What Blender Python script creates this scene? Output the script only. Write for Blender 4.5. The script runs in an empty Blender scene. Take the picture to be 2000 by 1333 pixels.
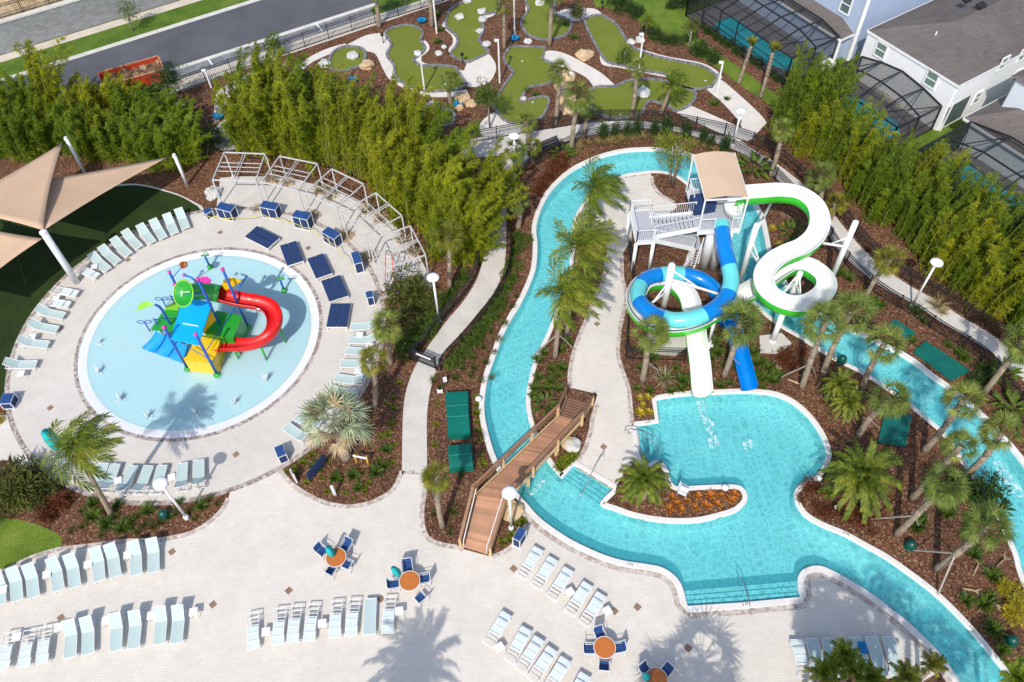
import bpy, bmesh, math, random
import numpy as np
from mathutils import Vector, Matrix, Euler
from mathutils.geometry import delaunay_2d_cdt
R = math.radians
S = bpy.context.scene
COL = S.collection
random.seed(7)

# ------------------------------------------------------------------ camera, sky, sun, exposure
CAM_H, CAM_F, DEP, ROLL = 44.0, 1610.0, R(52.7), R(-1.9)
cd = bpy.data.cameras.new('camera')
cd.sensor_width = 36.0
cd.lens = CAM_F / 2000.0 * 36.0
cd.clip_end = 2000.0
cam = bpy.data.objects.new('camera', cd)
cam.matrix_world = Matrix.Translation((0, 0, CAM_H)) @ Matrix.Rotation(math.pi / 2 - DEP, 4, 'X') @ Matrix.Rotation(ROLL, 4, 'Z')
COL.objects.link(cam)
S.camera = cam
SUN_EL, SHADOW_AZ = R(46.5), R(17.0)          # shadows run away from the camera and to the right
wd = bpy.data.worlds.new('World'); S.world = wd; wd.use_nodes = True
nt = wd.node_tree
sky = nt.nodes.new('ShaderNodeTexSky'); sky.sky_type = 'NISHITA'; sky.sun_disc = False
sky.sun_elevation = SUN_EL; sky.sun_rotation = math.pi + SHADOW_AZ
sky.air_density = 1.0; sky.dust_density = 1.5
bg = nt.nodes['Background']; bg.inputs[1].default_value = 0.15
nt.links.new(sky.outputs[0], bg.inputs[0])
sd = bpy.data.lights.new('sun', 'SUN'); sd.energy = 2.85; sd.angle = R(0.55); sd.color = (1.0, 0.95, 0.87)
sun = bpy.data.objects.new('sun', sd)
sv = Vector((math.sin(SHADOW_AZ) * math.cos(SUN_EL), math.cos(SHADOW_AZ) * math.cos(SUN_EL), -math.sin(SUN_EL)))
sun.rotation_euler = sv.to_track_quat('-Z', 'Y').to_euler()
sun.location = (-20, -40, 60)
COL.objects.link(sun)
S.view_settings.view_transform = 'Standard'; S.view_settings.look = 'None'
S.view_settings.gamma = 1.0; S.view_settings.exposure = 0.36
S.cycles.max_bounces = 8; S.cycles.transparent_max_bounces = 24
S.cycles.caustics_reflective = False; S.cycles.caustics_refractive = False

# ------------------------------------------------------------------ survey: picture point -> place
def ray(px, py):
    x = (px - 1000.0) / CAM_F; y = -(py - 666.5) / CAM_F
    c, s = math.cos(ROLL), math.sin(ROLL)
    x, y = c * x - s * y, s * x + c * y
    return Vector((x, math.cos(DEP) + y * math.sin(DEP), -math.sin(DEP) + y * math.cos(DEP)))
def G(px, py, z=0.0):
    r = ray(px, py); t = (z - CAM_H) / r.z
    return Vector((r.x * t, r.y * t, z))
def HT(b, t):
    B = G(*b); r = ray(*t)
    return CAM_H + r.z * math.hypot(B.x, B.y) / math.hypot(r.x, r.y)
def BT(b, t):
    """foot on the ground and top of an upright thing seen from foot b to top t"""
    h = HT(b, t); return G(*b), G(t[0], t[1], h), h
def PX(p):
    d = Vector(p) - Vector((0, 0, CAM_H))
    fw = d.y * math.cos(DEP) - d.z * math.sin(DEP); u = d.y * math.sin(DEP) + d.z * math.cos(DEP)
    x, y = d.x / fw, u / fw; c, s = math.cos(ROLL), math.sin(ROLL)
    x, y = c * x + s * y, -s * x + c * y
    return 1000 + CAM_F * x, 666.5 - CAM_F * y

def smooth(pts, n=6, closed=True):
    """pts: Vectors, or (Vector, True) for a corner"""
    P = []; C = []
    for p in pts:
        if isinstance(p, tuple): P.append(p[0]); C.append(True)
        else: P.append(p); C.append(False)
    N = len(P); out = []
    for i in range(N if closed else N - 1):
        p1, p2 = P[i], P[(i + 1) % N]
        p0 = p1 if (C[i] or (not closed and i == 0)) else P[i - 1]
        p3 = p2 if (C[(i + 1) % N] or (not closed and i == N - 2)) else P[(i + 2) % N]
        if C[i] and C[(i + 1) % N]: out.append(p1.copy()); continue
        for k in range(n):
            t = k / n
            out.append(0.5 * ((2 * p1) + (p2 - p0) * t + (2 * p0 - 5 * p1 + 4 * p2 - p3) * t * t + (3 * p1 - p0 - 3 * p2 + p3) * t ** 3))
    if not closed: out.append(P[-1].copy())
    return out
def trace(pts, z=0.0, n=5, closed=True, sm=True):
    v = [((G(p[0], p[1], z), True) if len(p) > 2 else G(p[0], p[1], z)) for p in pts]
    if not sm: return [a[0] if isinstance(a, tuple) else a for a in v]
    return smooth(v, n, closed)
def resample(pl, step, closed=False):
    P = list(pl) + ([pl[0]] if closed else [])
    out = [P[0].copy()]; acc = 0.0
    for a, b in zip(P, P[1:]):
        L = (b - a).length
        while acc + L >= step and L > 1e-9:
            t = (step - acc) / L; a = a.lerp(b, t); out.append(a.copy()); L = (b - a).length; acc = 0.0
        acc += L
    return out

# ------------------------------------------------------------------ mesh helper
class MB:
    def __init__(s): s.v = []; s.f = []; s.m = []; s.mi = 0
    def add(s, vs, fs):
        o = len(s.v); s.v.extend([tuple(x) for x in vs]); s.f.extend([tuple(o + i for i in f) for f in fs]); s.m.extend([s.mi] * len(fs))
    def box(s, c, d, rz=0.0, M=None):
        x, y, z = d[0] / 2, d[1] / 2, d[2] / 2
        vs = [Vector((a * x, b * y, e * z)) for e in (-1, 1) for b in (-1, 1) for a in (-1, 1)]
        m = M if M is not None else Matrix.Rotation(rz, 3, 'Z')
        s.add([m @ q + Vector(c) for q in vs], [(0, 2, 3, 1), (4, 5, 7, 6), (0, 1, 5, 4), (2, 6, 7, 3), (0, 4, 6, 2), (1, 3, 7, 5)])
    def bar(s, p, q, w, h=None, up=(0, 0, 1)):
        p, q = Vector(p), Vector(q); d = q - p
        if d.length < 1e-6: return
        h = w if h is None else h; d.normalize()
        sd = d.cross(Vector(up))
        if sd.length < 1e-4: sd = d.cross(Vector((0, 1, 0)))
        sd.normalize(); u = sd.cross(d)
        a, b = sd * w / 2, u * h / 2
        s.add([p - a - b, p + a - b, p + a + b, p - a + b, q - a - b, q + a - b, q + a + b, q - a + b],
              [(3, 2, 1, 0), (4, 5, 6, 7), (0, 1, 5, 4), (1, 2, 6, 5), (2, 3, 7, 6), (3, 0, 4, 7)])
    def tube(s, pts, r, n=8, caps=True):
        P = [Vector(p) for p in pts]; k = len(P)
        rs = r if isinstance(r, (list, tuple)) else [r] * k
        t0 = (P[1] - P[0]).normalized()
        a = t0.cross(Vector((0, 0, 1)))
        if a.length < 0.05: a = t0.cross(Vector((0, 1, 0)))
        a.normalize(); vs = []
        for i in range(k):
            t = (P[min(i + 1, k - 1)] - P[max(i - 1, 0)]).normalized()
            a = (a - t * a.dot(t)).normalized(); b = t.cross(a)
            for j in range(n):
                g = 2 * math.pi * j / n
                vs.append(P[i] + (a * math.cos(g) + b * math.sin(g)) * rs[i])
        fs = [(i * n + j, i * n + (j + 1) % n, (i + 1) * n + (j + 1) % n, (i + 1) * n + j) for i in range(k - 1) for j in range(n)]
        if caps: fs += [tuple(range(n - 1, -1, -1)), tuple((k - 1) * n + j for j in range(n))]
        s.add(vs, fs)
    def lathe(s, prof, c=(0, 0, 0), n=20, M=None, caps=True):
        vs = []; k = len(prof)
        for r, z in prof:
            for j in range(n):
                g = 2 * math.pi * j / n; q = Vector((r * math.cos(g), r * math.sin(g), z))
                vs.append((M @ q if M is not None else q) + Vector(c))
        fs = [(i * n + j, i * n + (j + 1) % n, (i + 1) * n + (j + 1) % n, (i + 1) * n + j) for i in range(k - 1) for j in range(n)]
        if caps: fs += [tuple(range(n - 1, -1, -1)), tuple((k - 1) * n + j for j in range(n))]
        s.add(vs, fs)
    def ball(s, c, r, n=10, m=6, sc=(1, 1, 1)):
        prof = [(max(1e-3, math.sin(math.pi * i / m)) * r, -math.cos(math.pi * i / m) * r) for i in range(m + 1)]
        M = Matrix.Diagonal(sc).to_3x3(); s.lathe(prof, c, n, M)
    def poly(s, pts): s.add(pts, [tuple(range(len(pts)))])
    def prism(s, pts, z0, z1):
        n = len(pts); a = [Vector((p[0], p[1], z0)) for p in pts]; b = [Vector((p[0], p[1], z1)) for p in pts]
        s.add(a + b, [tuple(range(n - 1, -1, -1)), tuple(range(n, 2 * n))] + [(i, (i + 1) % n, n + (i + 1) % n, n + i) for i in range(n)])
    def slab(s, pts, t):
        """any planar outline given thickness t downwards along -Z"""
        n = len(pts); a = [Vector(p) for p in pts]; b = [p - Vector((0, 0, t)) for p in a]
        s.add(a + b, [tuple(range(n)), tuple(range(2 * n - 1, n - 1, -1))] + [((i + 1) % n, i, n + i, n + (i + 1) % n) for i in range(n)])
    def sweep(s, rails, closed=False):
        """rails: list of equally long polylines, skinned between neighbours"""
        n = len(rails[0]); o = []
        for r in rails: o += [Vector(p) for p in r]
        fs = []
        for k in range(len(rails) - 1):
            for i in range(n if closed else n - 1):
                j = (i + 1) % n
                fs.append((k * n + i, k * n + j, (k + 1) * n + j, (k + 1) * n + i))
        s.add(o, fs)
    def build(s, name, mat, parent=None, smooth=False, origin=None):
        me = bpy.data.meshes.new(name)
        o = origin; q_ = parent
        while o is None and q_ is not None: o = q_.get('_o'); q_ = q_.parent
        V = s.v
        if o is not None and (o[0] or o[1] or o[2]):
            V = [(x - o[0], y - o[1], z - o[2]) for x, y, z in V]
        me.from_pydata(V, [], s.f); me.validate()
        for m in (mat if isinstance(mat, (list, tuple)) else [mat]): me.materials.append(m)
        if isinstance(mat, (list, tuple)) and len(me.polygons) == len(s.m): me.polygons.foreach_set('material_index', s.m)
        if smooth: me.polygons.foreach_set('use_smooth', [True] * len(me.polygons))
        me.update()
        ob = bpy.data.objects.new(name, me); COL.objects.link(ob)
        if parent is not None: ob.parent = parent
        elif origin is not None: ob.location = origin
        return ob

def tag(o, label=None, cat=None, group=None, kind=None):
    if label: o['label'] = label
    if cat: o['category'] = cat
    if group: o['group'] = group
    if kind: o['kind'] = kind
    return o
ROOTS = []
def thing(name, label, cat, loc=(0, 0, 0), rz=0.0, group=None, local=False):
    """Empty at the base. local=False: children meshes are given in world metres; local=True: in the thing's own frame"""
    o = bpy.data.objects.new(name, None); COL.objects.link(o)
    o.location = loc; o.rotation_euler = (0, 0, rz); o.empty_display_size = 0.3
    if not local: o['_o'] = tuple(loc)
    tag(o, label, cat, group); ROOTS.append(o); return o
def copy_tree(o, parent=None):
    c = o.copy(); COL.objects.link(c)
    if parent is not None: c.parent = parent
    for ch in list(o.children): copy_tree(ch, c)
    return c
_used = set()
def place(proto, loc, rz=0.0, label=None, group=None, sc=None, tilt=None):
    if proto.name in _used: o = copy_tree(proto)
    else: o = proto; _used.add(proto.name)
    o.location = loc; o.rotation_euler = (tilt[0], tilt[1], rz) if tilt else (0, 0, rz)
    if sc: o.scale = sc if isinstance(sc, (tuple, list)) else (sc, sc, sc)
    if label: o['label'] = label
    if group: o['group'] = group
    return o
ORD = ['first', 'second', 'third', 'fourth', 'fifth', 'sixth', 'seventh', 'eighth', 'ninth', 'tenth', 'eleventh', 'twelfth', 'thirteenth', 'fourteenth', 'fifteenth', 'sixteenth', 'seventeenth', 'eighteenth', 'nineteenth', 'twentieth',
       'twenty-first', 'twenty-second', 'twenty-third', 'twenty-fourth', 'twenty-fifth', 'twenty-sixth', 'twenty-seventh', 'twenty-eighth', 'twenty-ninth', 'thirtieth'] + ['thirty-' + w for w in ('first', 'second', 'third', 'fourth', 'fifth', 'sixth', 'seventh', 'eighth', 'ninth')]
def nth(i, n, side='left'):
    if n == 1: return 'only one'
    if i == 0: return side + 'most'
    if i == n - 1: return ('rightmost' if side == 'left' else 'bottommost')
    return ORD[i] + ' from the ' + side

# ------------------------------------------------------------------ materials
MATS = {}
def newmat(name):
    m = bpy.data.materials.new(name); m.use_nodes = True
    return m, m.node_tree, m.node_tree.nodes['Principled BSDF']
def nd(t, k, **kw):
    n = t.nodes.new(k)
    for a, b in kw.items(): setattr(n, a, b)
    return n
def ramp(t, src, stops, interp='LINEAR'):
    r = nd(t, 'ShaderNodeValToRGB'); r.color_ramp.interpolation = interp
    e = r.color_ramp.elements
    while len(e) < len(stops): e.new(0.5)
    for q, (p, c) in zip(e, stops): q.position = p; q.color = (c[0], c[1], c[2], 1)
    t.links.new(src, r.inputs[0]); return r.outputs[0]
def coords(t, obj=True, scale=None):
    tc = nd(t, 'ShaderNodeTexCoord'); return tc.outputs['Object']
def noise(t, vec, scale, detail=3, rough=0.6, dist=0.0):
    n = nd(t, 'ShaderNodeTexNoise'); n.inputs['Scale'].default_value = scale; n.inputs['Detail'].default_value = detail
    n.inputs['Roughness'].default_value = rough; n.inputs['Distortion'].default_value = dist
    t.links.new(vec, n.inputs['Vector']); return n.outputs[0]
def mixc(t, a, b, f, mode='MIX'):
    n = nd(t, 'ShaderNodeMix', data_type='RGBA', blend_type=mode)
    for s, i in ((f, 0), (a, 6), (b, 7)):
        if hasattr(s, 'links'): t.links.new(s, n.inputs[i])
        elif i == 0: n.inputs[0].default_value = s
        else: n.inputs[i].default_value = (s[0], s[1], s[2], 1)
    return n.outputs[2]
def bump(t, b, h, strength=0.4, dist=0.05):
    n = nd(t, 'ShaderNodeBump'); n.inputs['Strength'].default_value = strength; n.inputs['Distance'].default_value = dist
    t.links.new(h, n.inputs['Height']); t.links.new(n.outputs[0], b.inputs['Normal'])
def plain(name, c, rough=0.6, var=0.12, scale=3.0, metal=0.0, spec=0.5, coat=0.0, fine=0.0):
    """a painted or moulded surface with a little wear in its colour"""
    if name in MATS: return MATS[name]
    m, t, b = newmat(name); v = coords(t)
    n = noise(t, v, scale, 4)
    lo = [x * (1 - var) for x in c]; hi = [min(1, x * (1 + var)) for x in c]
    col = ramp(t, n, [(0.3, lo), (0.7, hi)])
    if fine:
        col = mixc(t, col, (0, 0, 0), ramp(t, noise(t, v, 30, 2), [(0.45, (fine,) * 3), (0.6, (0, 0, 0))]))
    t.links.new(col, b.inputs['Base Color']); b.inputs['Roughness'].default_value = rough
    b.inputs['Metallic'].default_value = metal; b.inputs['Specular IOR Level'].default_value = spec
    b.inputs['Coat Weight'].default_value = coat
    MATS[name] = m; return m
def leafmat(name, a, b_, c_, trans=0.35, rough=0.55, scale=0.6):
    """leaf colour varies leaf to leaf, clump to clump and plant to plant; light passes through the blade"""
    if name in MATS: return MATS[name]
    m, t, b = newmat(name); v = coords(t)
    geo = nd(t, 'ShaderNodeNewGeometry'); oi = nd(t, 'ShaderNodeObjectInfo')
    n1 = noise(t, v, scale, 3)
    col = ramp(t, n1, [(0.25, a), (0.5, b_), (0.75, c_)])
    rnd = ramp(t, geo.outputs['Random Per Island'], [(0, (0.62, 0.66, 0.6)), (1, (1.3, 1.25, 1.15))])
    col = mixc(t, col, rnd, 1.0, 'MULTIPLY')
    col = mixc(t, col, ramp(t, noise(t, v, scale * 3.5, 2), [(0.3, (0.7, 0.73, 0.7)), (0.7, (1.3, 1.24, 1.1))]), 1.0, 'MULTIPLY')
    orn = ramp(t, oi.outputs['Random'], [(0, (0.8, 0.88, 0.8)), (1, (1.15, 1.08, 1.0))])
    col = mixc(t, col, orn, 1.0, 'MULTIPLY')
    t.links.new(col, b.inputs['Base Color']); b.inputs['Roughness'].default_value = rough
    b.inputs['Specular IOR Level'].default_value = 0.3
    tr = nd(t, 'ShaderNodeBsdfTranslucent'); t.links.new(mixc(t, col, (1.0, 1.0, 0.5), 1.0, 'MULTIPLY'), tr.inputs[0])
    mx = nd(t, 'ShaderNodeMixShader'); mx.inputs[0].default_value = trans
    t.links.new(b.outputs[0], mx.inputs[1]); t.links.new(tr.outputs[0], mx.inputs[2])
    t.links.new(mx.outputs[0], t.nodes['Material Output'].inputs[0])
    MATS[name] = m; return m

def mat_mulch():
    m, t, b = newmat('mulch'); v = coords(t)
    vo = nd(t, 'ShaderNodeTexVoronoi'); vo.inputs['Scale'].default_value = 12; t.links.new(v, vo.inputs['Vector'])
    wn = nd(t, 'ShaderNodeSeparateColor'); t.links.new(vo.outputs['Color'], wn.inputs[0])
    chip = ramp(t, wn.outputs[0], [(0.0, (0.06, 0.028, 0.018)), (0.45, (0.14, 0.062, 0.036)), (0.85, (0.21, 0.1, 0.06)), (1.0, (0.36, 0.23, 0.15))])
    big = ramp(t, noise(t, v, 0.35, 4), [(0.3, (0.7, 0.72, 0.75)), (0.55, (1, 1, 1)), (0.8, (1.25, 1.15, 1.05))])
    col = mixc(t, chip, big, 1.0, 'MULTIPLY')
    wdd = ramp(t, noise(t, v, 1.6, 6, 0.8), [(0.54, (0, 0, 0)), (0.68, (0.75, 0.75, 0.75))])
    wc = ramp(t, noise(t, v, 6, 2), [(0.35, (0.045, 0.075, 0.015)), (0.65, (0.15, 0.14, 0.05))])
    col = mixc(t, col, wc, wdd)
    t.links.new(col, b.inputs['Base Color']); b.inputs['Roughness'].default_value = 0.95; b.inputs['Specular IOR Level'].default_value = 0.1
    bump(t, b, noise(t, v, 14, 3), 0.9, 0.06); return m
def mat_pavers(name, c, brick=(0.42, 0.21), strength=0.12, blot=0.08):
    m, t, b = newmat(name); v = coords(t)
    br = nd(t, 'ShaderNodeTexBrick'); br.inputs['Scale'].default_value = 1.0
    br.inputs['Brick Width'].default_value = brick[0]; br.inputs['Row Height'].default_value = brick[1]
    br.inputs['Mortar Size'].default_value = 0.012; br.inputs['Bias'].default_value = 0.0
    br.inputs['Color1'].default_value = (1, 1, 1, 1); br.inputs['Color2'].default_value = (1 - strength,) * 3 + (1,)
    br.inputs['Mortar'].default_value = (1 - 2.2 * strength,) * 3 + (1,)
    t.links.new(v, br.inputs['Vector'])
    n = ramp(t, noise(t, v, 0.22, 5, 0.65), [(0.3, [x * (1 - blot) for x in c]), (0.7, [min(1, x * (1 + blot)) for x in c])])
    st = ramp(t, noise(t, v, 1.1, 6, 0.75), [(0.35, (0.93, 0.92, 0.9)), (0.6, (1, 1, 1))])
    sp = ramp(t, noise(t, v, 9, 3, 0.7), [(0.3, (0.94, 0.93, 0.92)), (0.65, (1.02, 1.02, 1.02))])
    col = mixc(t, mixc(t, mixc(t, n, br.outputs[0], 1.0, 'MULTIPLY'), st, 1.0, 'MULTIPLY'), sp, 1.0, 'MULTIPLY')
    t.links.new(col, b.inputs['Base Color']); b.inputs['Roughness'].default_value = 0.85; b.inputs['Specular IOR Level'].default_value = 0.25
    return m
def mat_noise(name, stops, scale, rough=0.9, detail=5, bmp=0.0, bscale=20, scale2=None, amp2=0.25):
    m, t, b = newmat(name); v = coords(t)
    col = ramp(t, noise(t, v, scale, detail, 0.7), stops)
    if scale2:
        col = mixc(t, col, ramp(t, noise(t, v, scale2, 3, 0.7), [(0.3, (1 - amp2,) * 3), (0.7, (1 + amp2,) * 3)]), 1.0, 'MULTIPLY')
    t.links.new(col, b.inputs['Base Color']); b.inputs['Roughness'].default_value = rough; b.inputs['Specular IOR Level'].default_value = 0.2
    if bmp: bump(t, b, noise(t, v, bscale, 3), bmp, 0.05)
    return m
def mat_water(name, tint, lo, scale, bs=0.25, fres=1.33, body=(.1, .72, .78), bmix=.2):
    """clear water: tinted pass-through with a net of caustic light painted into the tint, and sky reflections off the ripples"""
    m, t, b = newmat(name); v = coords(t)
    t.nodes.remove(b)
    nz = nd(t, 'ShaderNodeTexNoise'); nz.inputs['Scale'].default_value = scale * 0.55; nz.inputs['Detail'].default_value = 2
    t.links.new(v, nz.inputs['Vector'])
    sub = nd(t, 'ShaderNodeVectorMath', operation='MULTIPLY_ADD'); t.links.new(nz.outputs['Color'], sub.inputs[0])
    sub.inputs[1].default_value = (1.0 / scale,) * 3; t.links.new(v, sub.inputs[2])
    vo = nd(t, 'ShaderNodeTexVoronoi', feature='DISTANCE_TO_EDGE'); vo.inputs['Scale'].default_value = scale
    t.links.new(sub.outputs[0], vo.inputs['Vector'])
    cau = ramp(t, vo.outputs['Distance'], [(0.0, (1, 1, 1)), (0.1, (lo * .45 + .55,) * 3), (0.3, (lo,) * 3)])  # caustic sunlight net painted as a cell pattern into the water tint
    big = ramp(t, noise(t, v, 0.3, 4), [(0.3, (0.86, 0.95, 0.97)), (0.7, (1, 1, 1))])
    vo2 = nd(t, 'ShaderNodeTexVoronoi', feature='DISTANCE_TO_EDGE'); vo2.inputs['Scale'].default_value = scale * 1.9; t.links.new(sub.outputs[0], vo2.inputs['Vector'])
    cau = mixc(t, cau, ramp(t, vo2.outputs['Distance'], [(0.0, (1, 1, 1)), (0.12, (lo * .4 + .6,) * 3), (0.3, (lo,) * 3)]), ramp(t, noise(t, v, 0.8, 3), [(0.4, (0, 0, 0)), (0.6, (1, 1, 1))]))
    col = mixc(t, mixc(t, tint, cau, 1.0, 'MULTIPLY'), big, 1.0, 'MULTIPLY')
    tr = nd(t, 'ShaderNodeBsdfTransparent'); t.links.new(col, tr.inputs[0])
    gl = nd(t, 'ShaderNodeBsdfGlossy'); gl.inputs['Roughness'].default_value = 0.12
    bp = nd(t, 'ShaderNodeBump'); bp.inputs['Strength'].default_value = bs; bp.inputs['Distance'].default_value = 0.12
    t.links.new(noise(t, v, scale * 1.3, 3), bp.inputs['Height']); t.links.new(bp.outputs[0], gl.inputs['Normal'])
    fr = nd(t, 'ShaderNodeFresnel'); fr.inputs[0].default_value = fres; t.links.new(bp.outputs[0], fr.inputs['Normal'])
    df = nd(t, 'ShaderNodeBsdfDiffuse'); df.inputs[0].default_value = (*body, 1); m0 = nd(t, 'ShaderNodeMixShader'); m0.inputs[0].default_value = bmix
    t.links.new(tr.outputs[0], m0.inputs[1]); t.links.new(df.outputs[0], m0.inputs[2])
    mx = nd(t, 'ShaderNodeMixShader'); t.links.new(fr.outputs[0], mx.inputs[0]); t.links.new(m0.outputs[0], mx.inputs[1]); t.links.new(gl.outputs[0], mx.inputs[2])
    t.links.new(mx.outputs[0], t.nodes['Material Output'].inputs[0]); return m
def mat_bricks(name, stops, scale=7):
    m, t, b = newmat(name); v = coords(t)
    vo = nd(t, 'ShaderNodeTexVoronoi'); vo.inputs['Scale'].default_value = scale; t.links.new(v, vo.inputs['Vector'])
    sc = nd(t, 'ShaderNodeSeparateColor'); t.links.new(vo.outputs['Color'], sc.inputs[0])
    t.links.new(ramp(t, sc.outputs[0], stops), b.inputs['Base Color']); b.inputs['Roughness'].default_value = 0.9
    return m

M_mulch = mat_mulch()
M_deck = mat_pavers('deck_pavers', (0.705, 0.655, 0.588), (0.3, 0.15), 0.05, 0.06)
M_ring = mat_pavers('ring_pavers', (0.64, 0.6, 0.545), (0.3, 0.15), 0.04, 0.05)
M_conc = mat_noise('pale_concrete', [(0.3, (0.52, 0.485, 0.44)), (0.7, (0.64, 0.6, 0.55))], 0.8, scale2=8, amp2=0.07)
M_golfconc = mat_noise('golf_concrete', [(0.3, (0.6, 0.555, 0.5)), (0.7, (0.72, 0.67, 0.61))], 0.9, scale2=8, amp2=0.06)
M_grass = mat_noise('lawn_grass', [(0.3, (0.075, 0.125, 0.014)), (0.55, (0.13, 0.2, 0.022)), (0.75, (0.2, 0.24, 0.045))], 0.5, bmp=0.8, bscale=16, scale2=11, amp2=0.4)
M_grass2 = mat_noise('street_grass', [(0.3, (0.05, 0.1, 0.012)), (0.55, (0.1, 0.17, 0.02)), (0.75, (0.17, 0.2, 0.05))], 0.4, bmp=0.8, bscale=14, scale2=9, amp2=0.4)
M_drygrass = mat_noise('dry_grass', [(0.3, (0.055, 0.06, 0.02)), (0.7, (0.15, 0.13, 0.05))], 0.7, scale2=8, amp2=0.4)
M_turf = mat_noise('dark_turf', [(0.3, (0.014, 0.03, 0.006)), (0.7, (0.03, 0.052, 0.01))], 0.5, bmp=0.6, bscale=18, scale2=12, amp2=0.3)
M_green = mat_noise('putting_turf', [(0.3, (0.135, 0.165, 0.022)), (0.7, (0.175, 0.205, 0.03))], 0.35, bmp=0.2, bscale=30, scale2=14, amp2=0.1)
M_asphalt = mat_noise('asphalt', [(0.3, (0.085, 0.088, 0.1)), (0.7, (0.12, 0.122, 0.135))], 0.25, scale2=10, amp2=0.1)
M_bay = mat_noise('parking_asphalt', [(0.35, (0.13, 0.135, 0.15)), (0.65, (0.27, 0.27, 0.28))], 1.2, scale2=9, amp2=0.25)
M_kerb = mat_noise('kerb_concrete', [(0.3, (0.5, 0.48, 0.43)), (0.7, (0.68, 0.66, 0.6))], 1.0, scale2=8, amp2=0.08)
M_walk = mat_noise('sidewalk_concrete', [(0.3, (0.5, 0.44, 0.36)), (0.7, (0.66, 0.59, 0.49))], 0.5, scale2=7, amp2=0.1)
M_sand = mat_noise('sand', [(0.3, (0.33, 0.22, 0.1)), (0.5, (0.5, 0.36, 0.2)), (0.7, (0.62, 0.48, 0.3))], 0.5, scale2=4, amp2=0.3)
M_wallblock = mat_pavers('grey_blocks', (0.29, 0.3, 0.31), (0.45, 0.2), 0.22, 0.12)
M_coping = mat_noise('white_coping', [(0.3, (0.66, 0.63, 0.59)), (0.7, (0.76, 0.73, 0.69))], 1.2, rough=0.7, scale2=10, amp2=0.05)
M_brick = mat_bricks('border_bricks', [(0, (0.2, 0.15, 0.13)), (0.4, (0.33, 0.27, 0.24)), (0.75, (0.43, 0.37, 0.33)), (1, (0.55, 0.5, 0.46))], 5.5)
M_brickpale = mat_bricks('pale_border_bricks', [(0, (0.34, 0.27, 0.23)), (0.4, (0.45, 0.38, 0.33)), (0.75, (0.55, 0.48, 0.43)), (1, (0.62, 0.57, 0.52))], 5.5)
M_plaster = mat_noise('pool_plaster', [(0.3, (0.82, 0.9, 0.91)), (0.7, (0.88, 0.94, 0.945))], 0.6, scale2=6, amp2=0.05)
M_splashfloor = mat_noise('splash_floor', [(0.3, (0.8, 0.87, 0.885)), (0.7, (0.85, 0.91, 0.92))], 0.35, scale2=9, amp2=0.03)
M_white = plain('white_paint', (0.78, 0.78, 0.78), 0.45, 0.05)
M_rail = plain('white_rail', (0.74, 0.75, 0.77), 0.4, 0.05)
M_steelw = plain('weathered_white_steel', (0.56, 0.56, 0.56), 0.5, 0.08)
M_black = plain('black_metal', (0.018, 0.018, 0.02), 0.45, 0.2)
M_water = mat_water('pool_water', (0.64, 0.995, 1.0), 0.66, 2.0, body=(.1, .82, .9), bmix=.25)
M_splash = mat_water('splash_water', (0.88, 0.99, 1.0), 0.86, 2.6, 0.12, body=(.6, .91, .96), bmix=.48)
# ------------------------------------------------------------------ ground plan
OUTER = [(1300.5,295.5),(1263,294),(1219.5,297),(1182,305.6),(1152,317),(1121.6,332.6),(1094.5,354.5),(1074,378),(1061,402),(1052,425),(1047.5,450),(1050,474),(1049,507.5),(1044,534.5),(1032,565),(1017,595),(1000,623),(983,656),(968,697),(954,737),(947,778),(947,808),(954,845),(968,890),(989,930),(1015,967),(1030,984),(1051,1008),(1081,1031.6),(1115,1053.5),(1152,1072),(1189,1087),(1223,1096),(1257,1101),(1287,1106.5),(1307,1116),(1324,1131),(1334,1150),(1343,1183.5,1),(1448,1177,1),(1563,1166,1),(1558,1146),(1559,1126),(1568,1112.6),(1585,1106),(1605,1106),(1628.6,1116),(1662,1134.6),(1699.5,1158),(1736.6,1185),(1774,1215.6),(1804,1244),(1831,1271),(1855,1302),(1880,1340),(1910,1400),(1960,1480),(2090,1530),(2200,1440),(2190,1300),(2140,1180),(2090,1070),(2040,980),(2000,912),(1960,862),(1912,812),(1861.6,768),(1818,737),(1784,710),(1750,689),(1723,676),(1689,659.5),(1640,638),(1600,615),(1563,588),(1530,555),(1508,522),(1498,492),(1491,455),(1482,420),(1458,382),(1422,350),(1380,322),(1340,303)]
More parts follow.
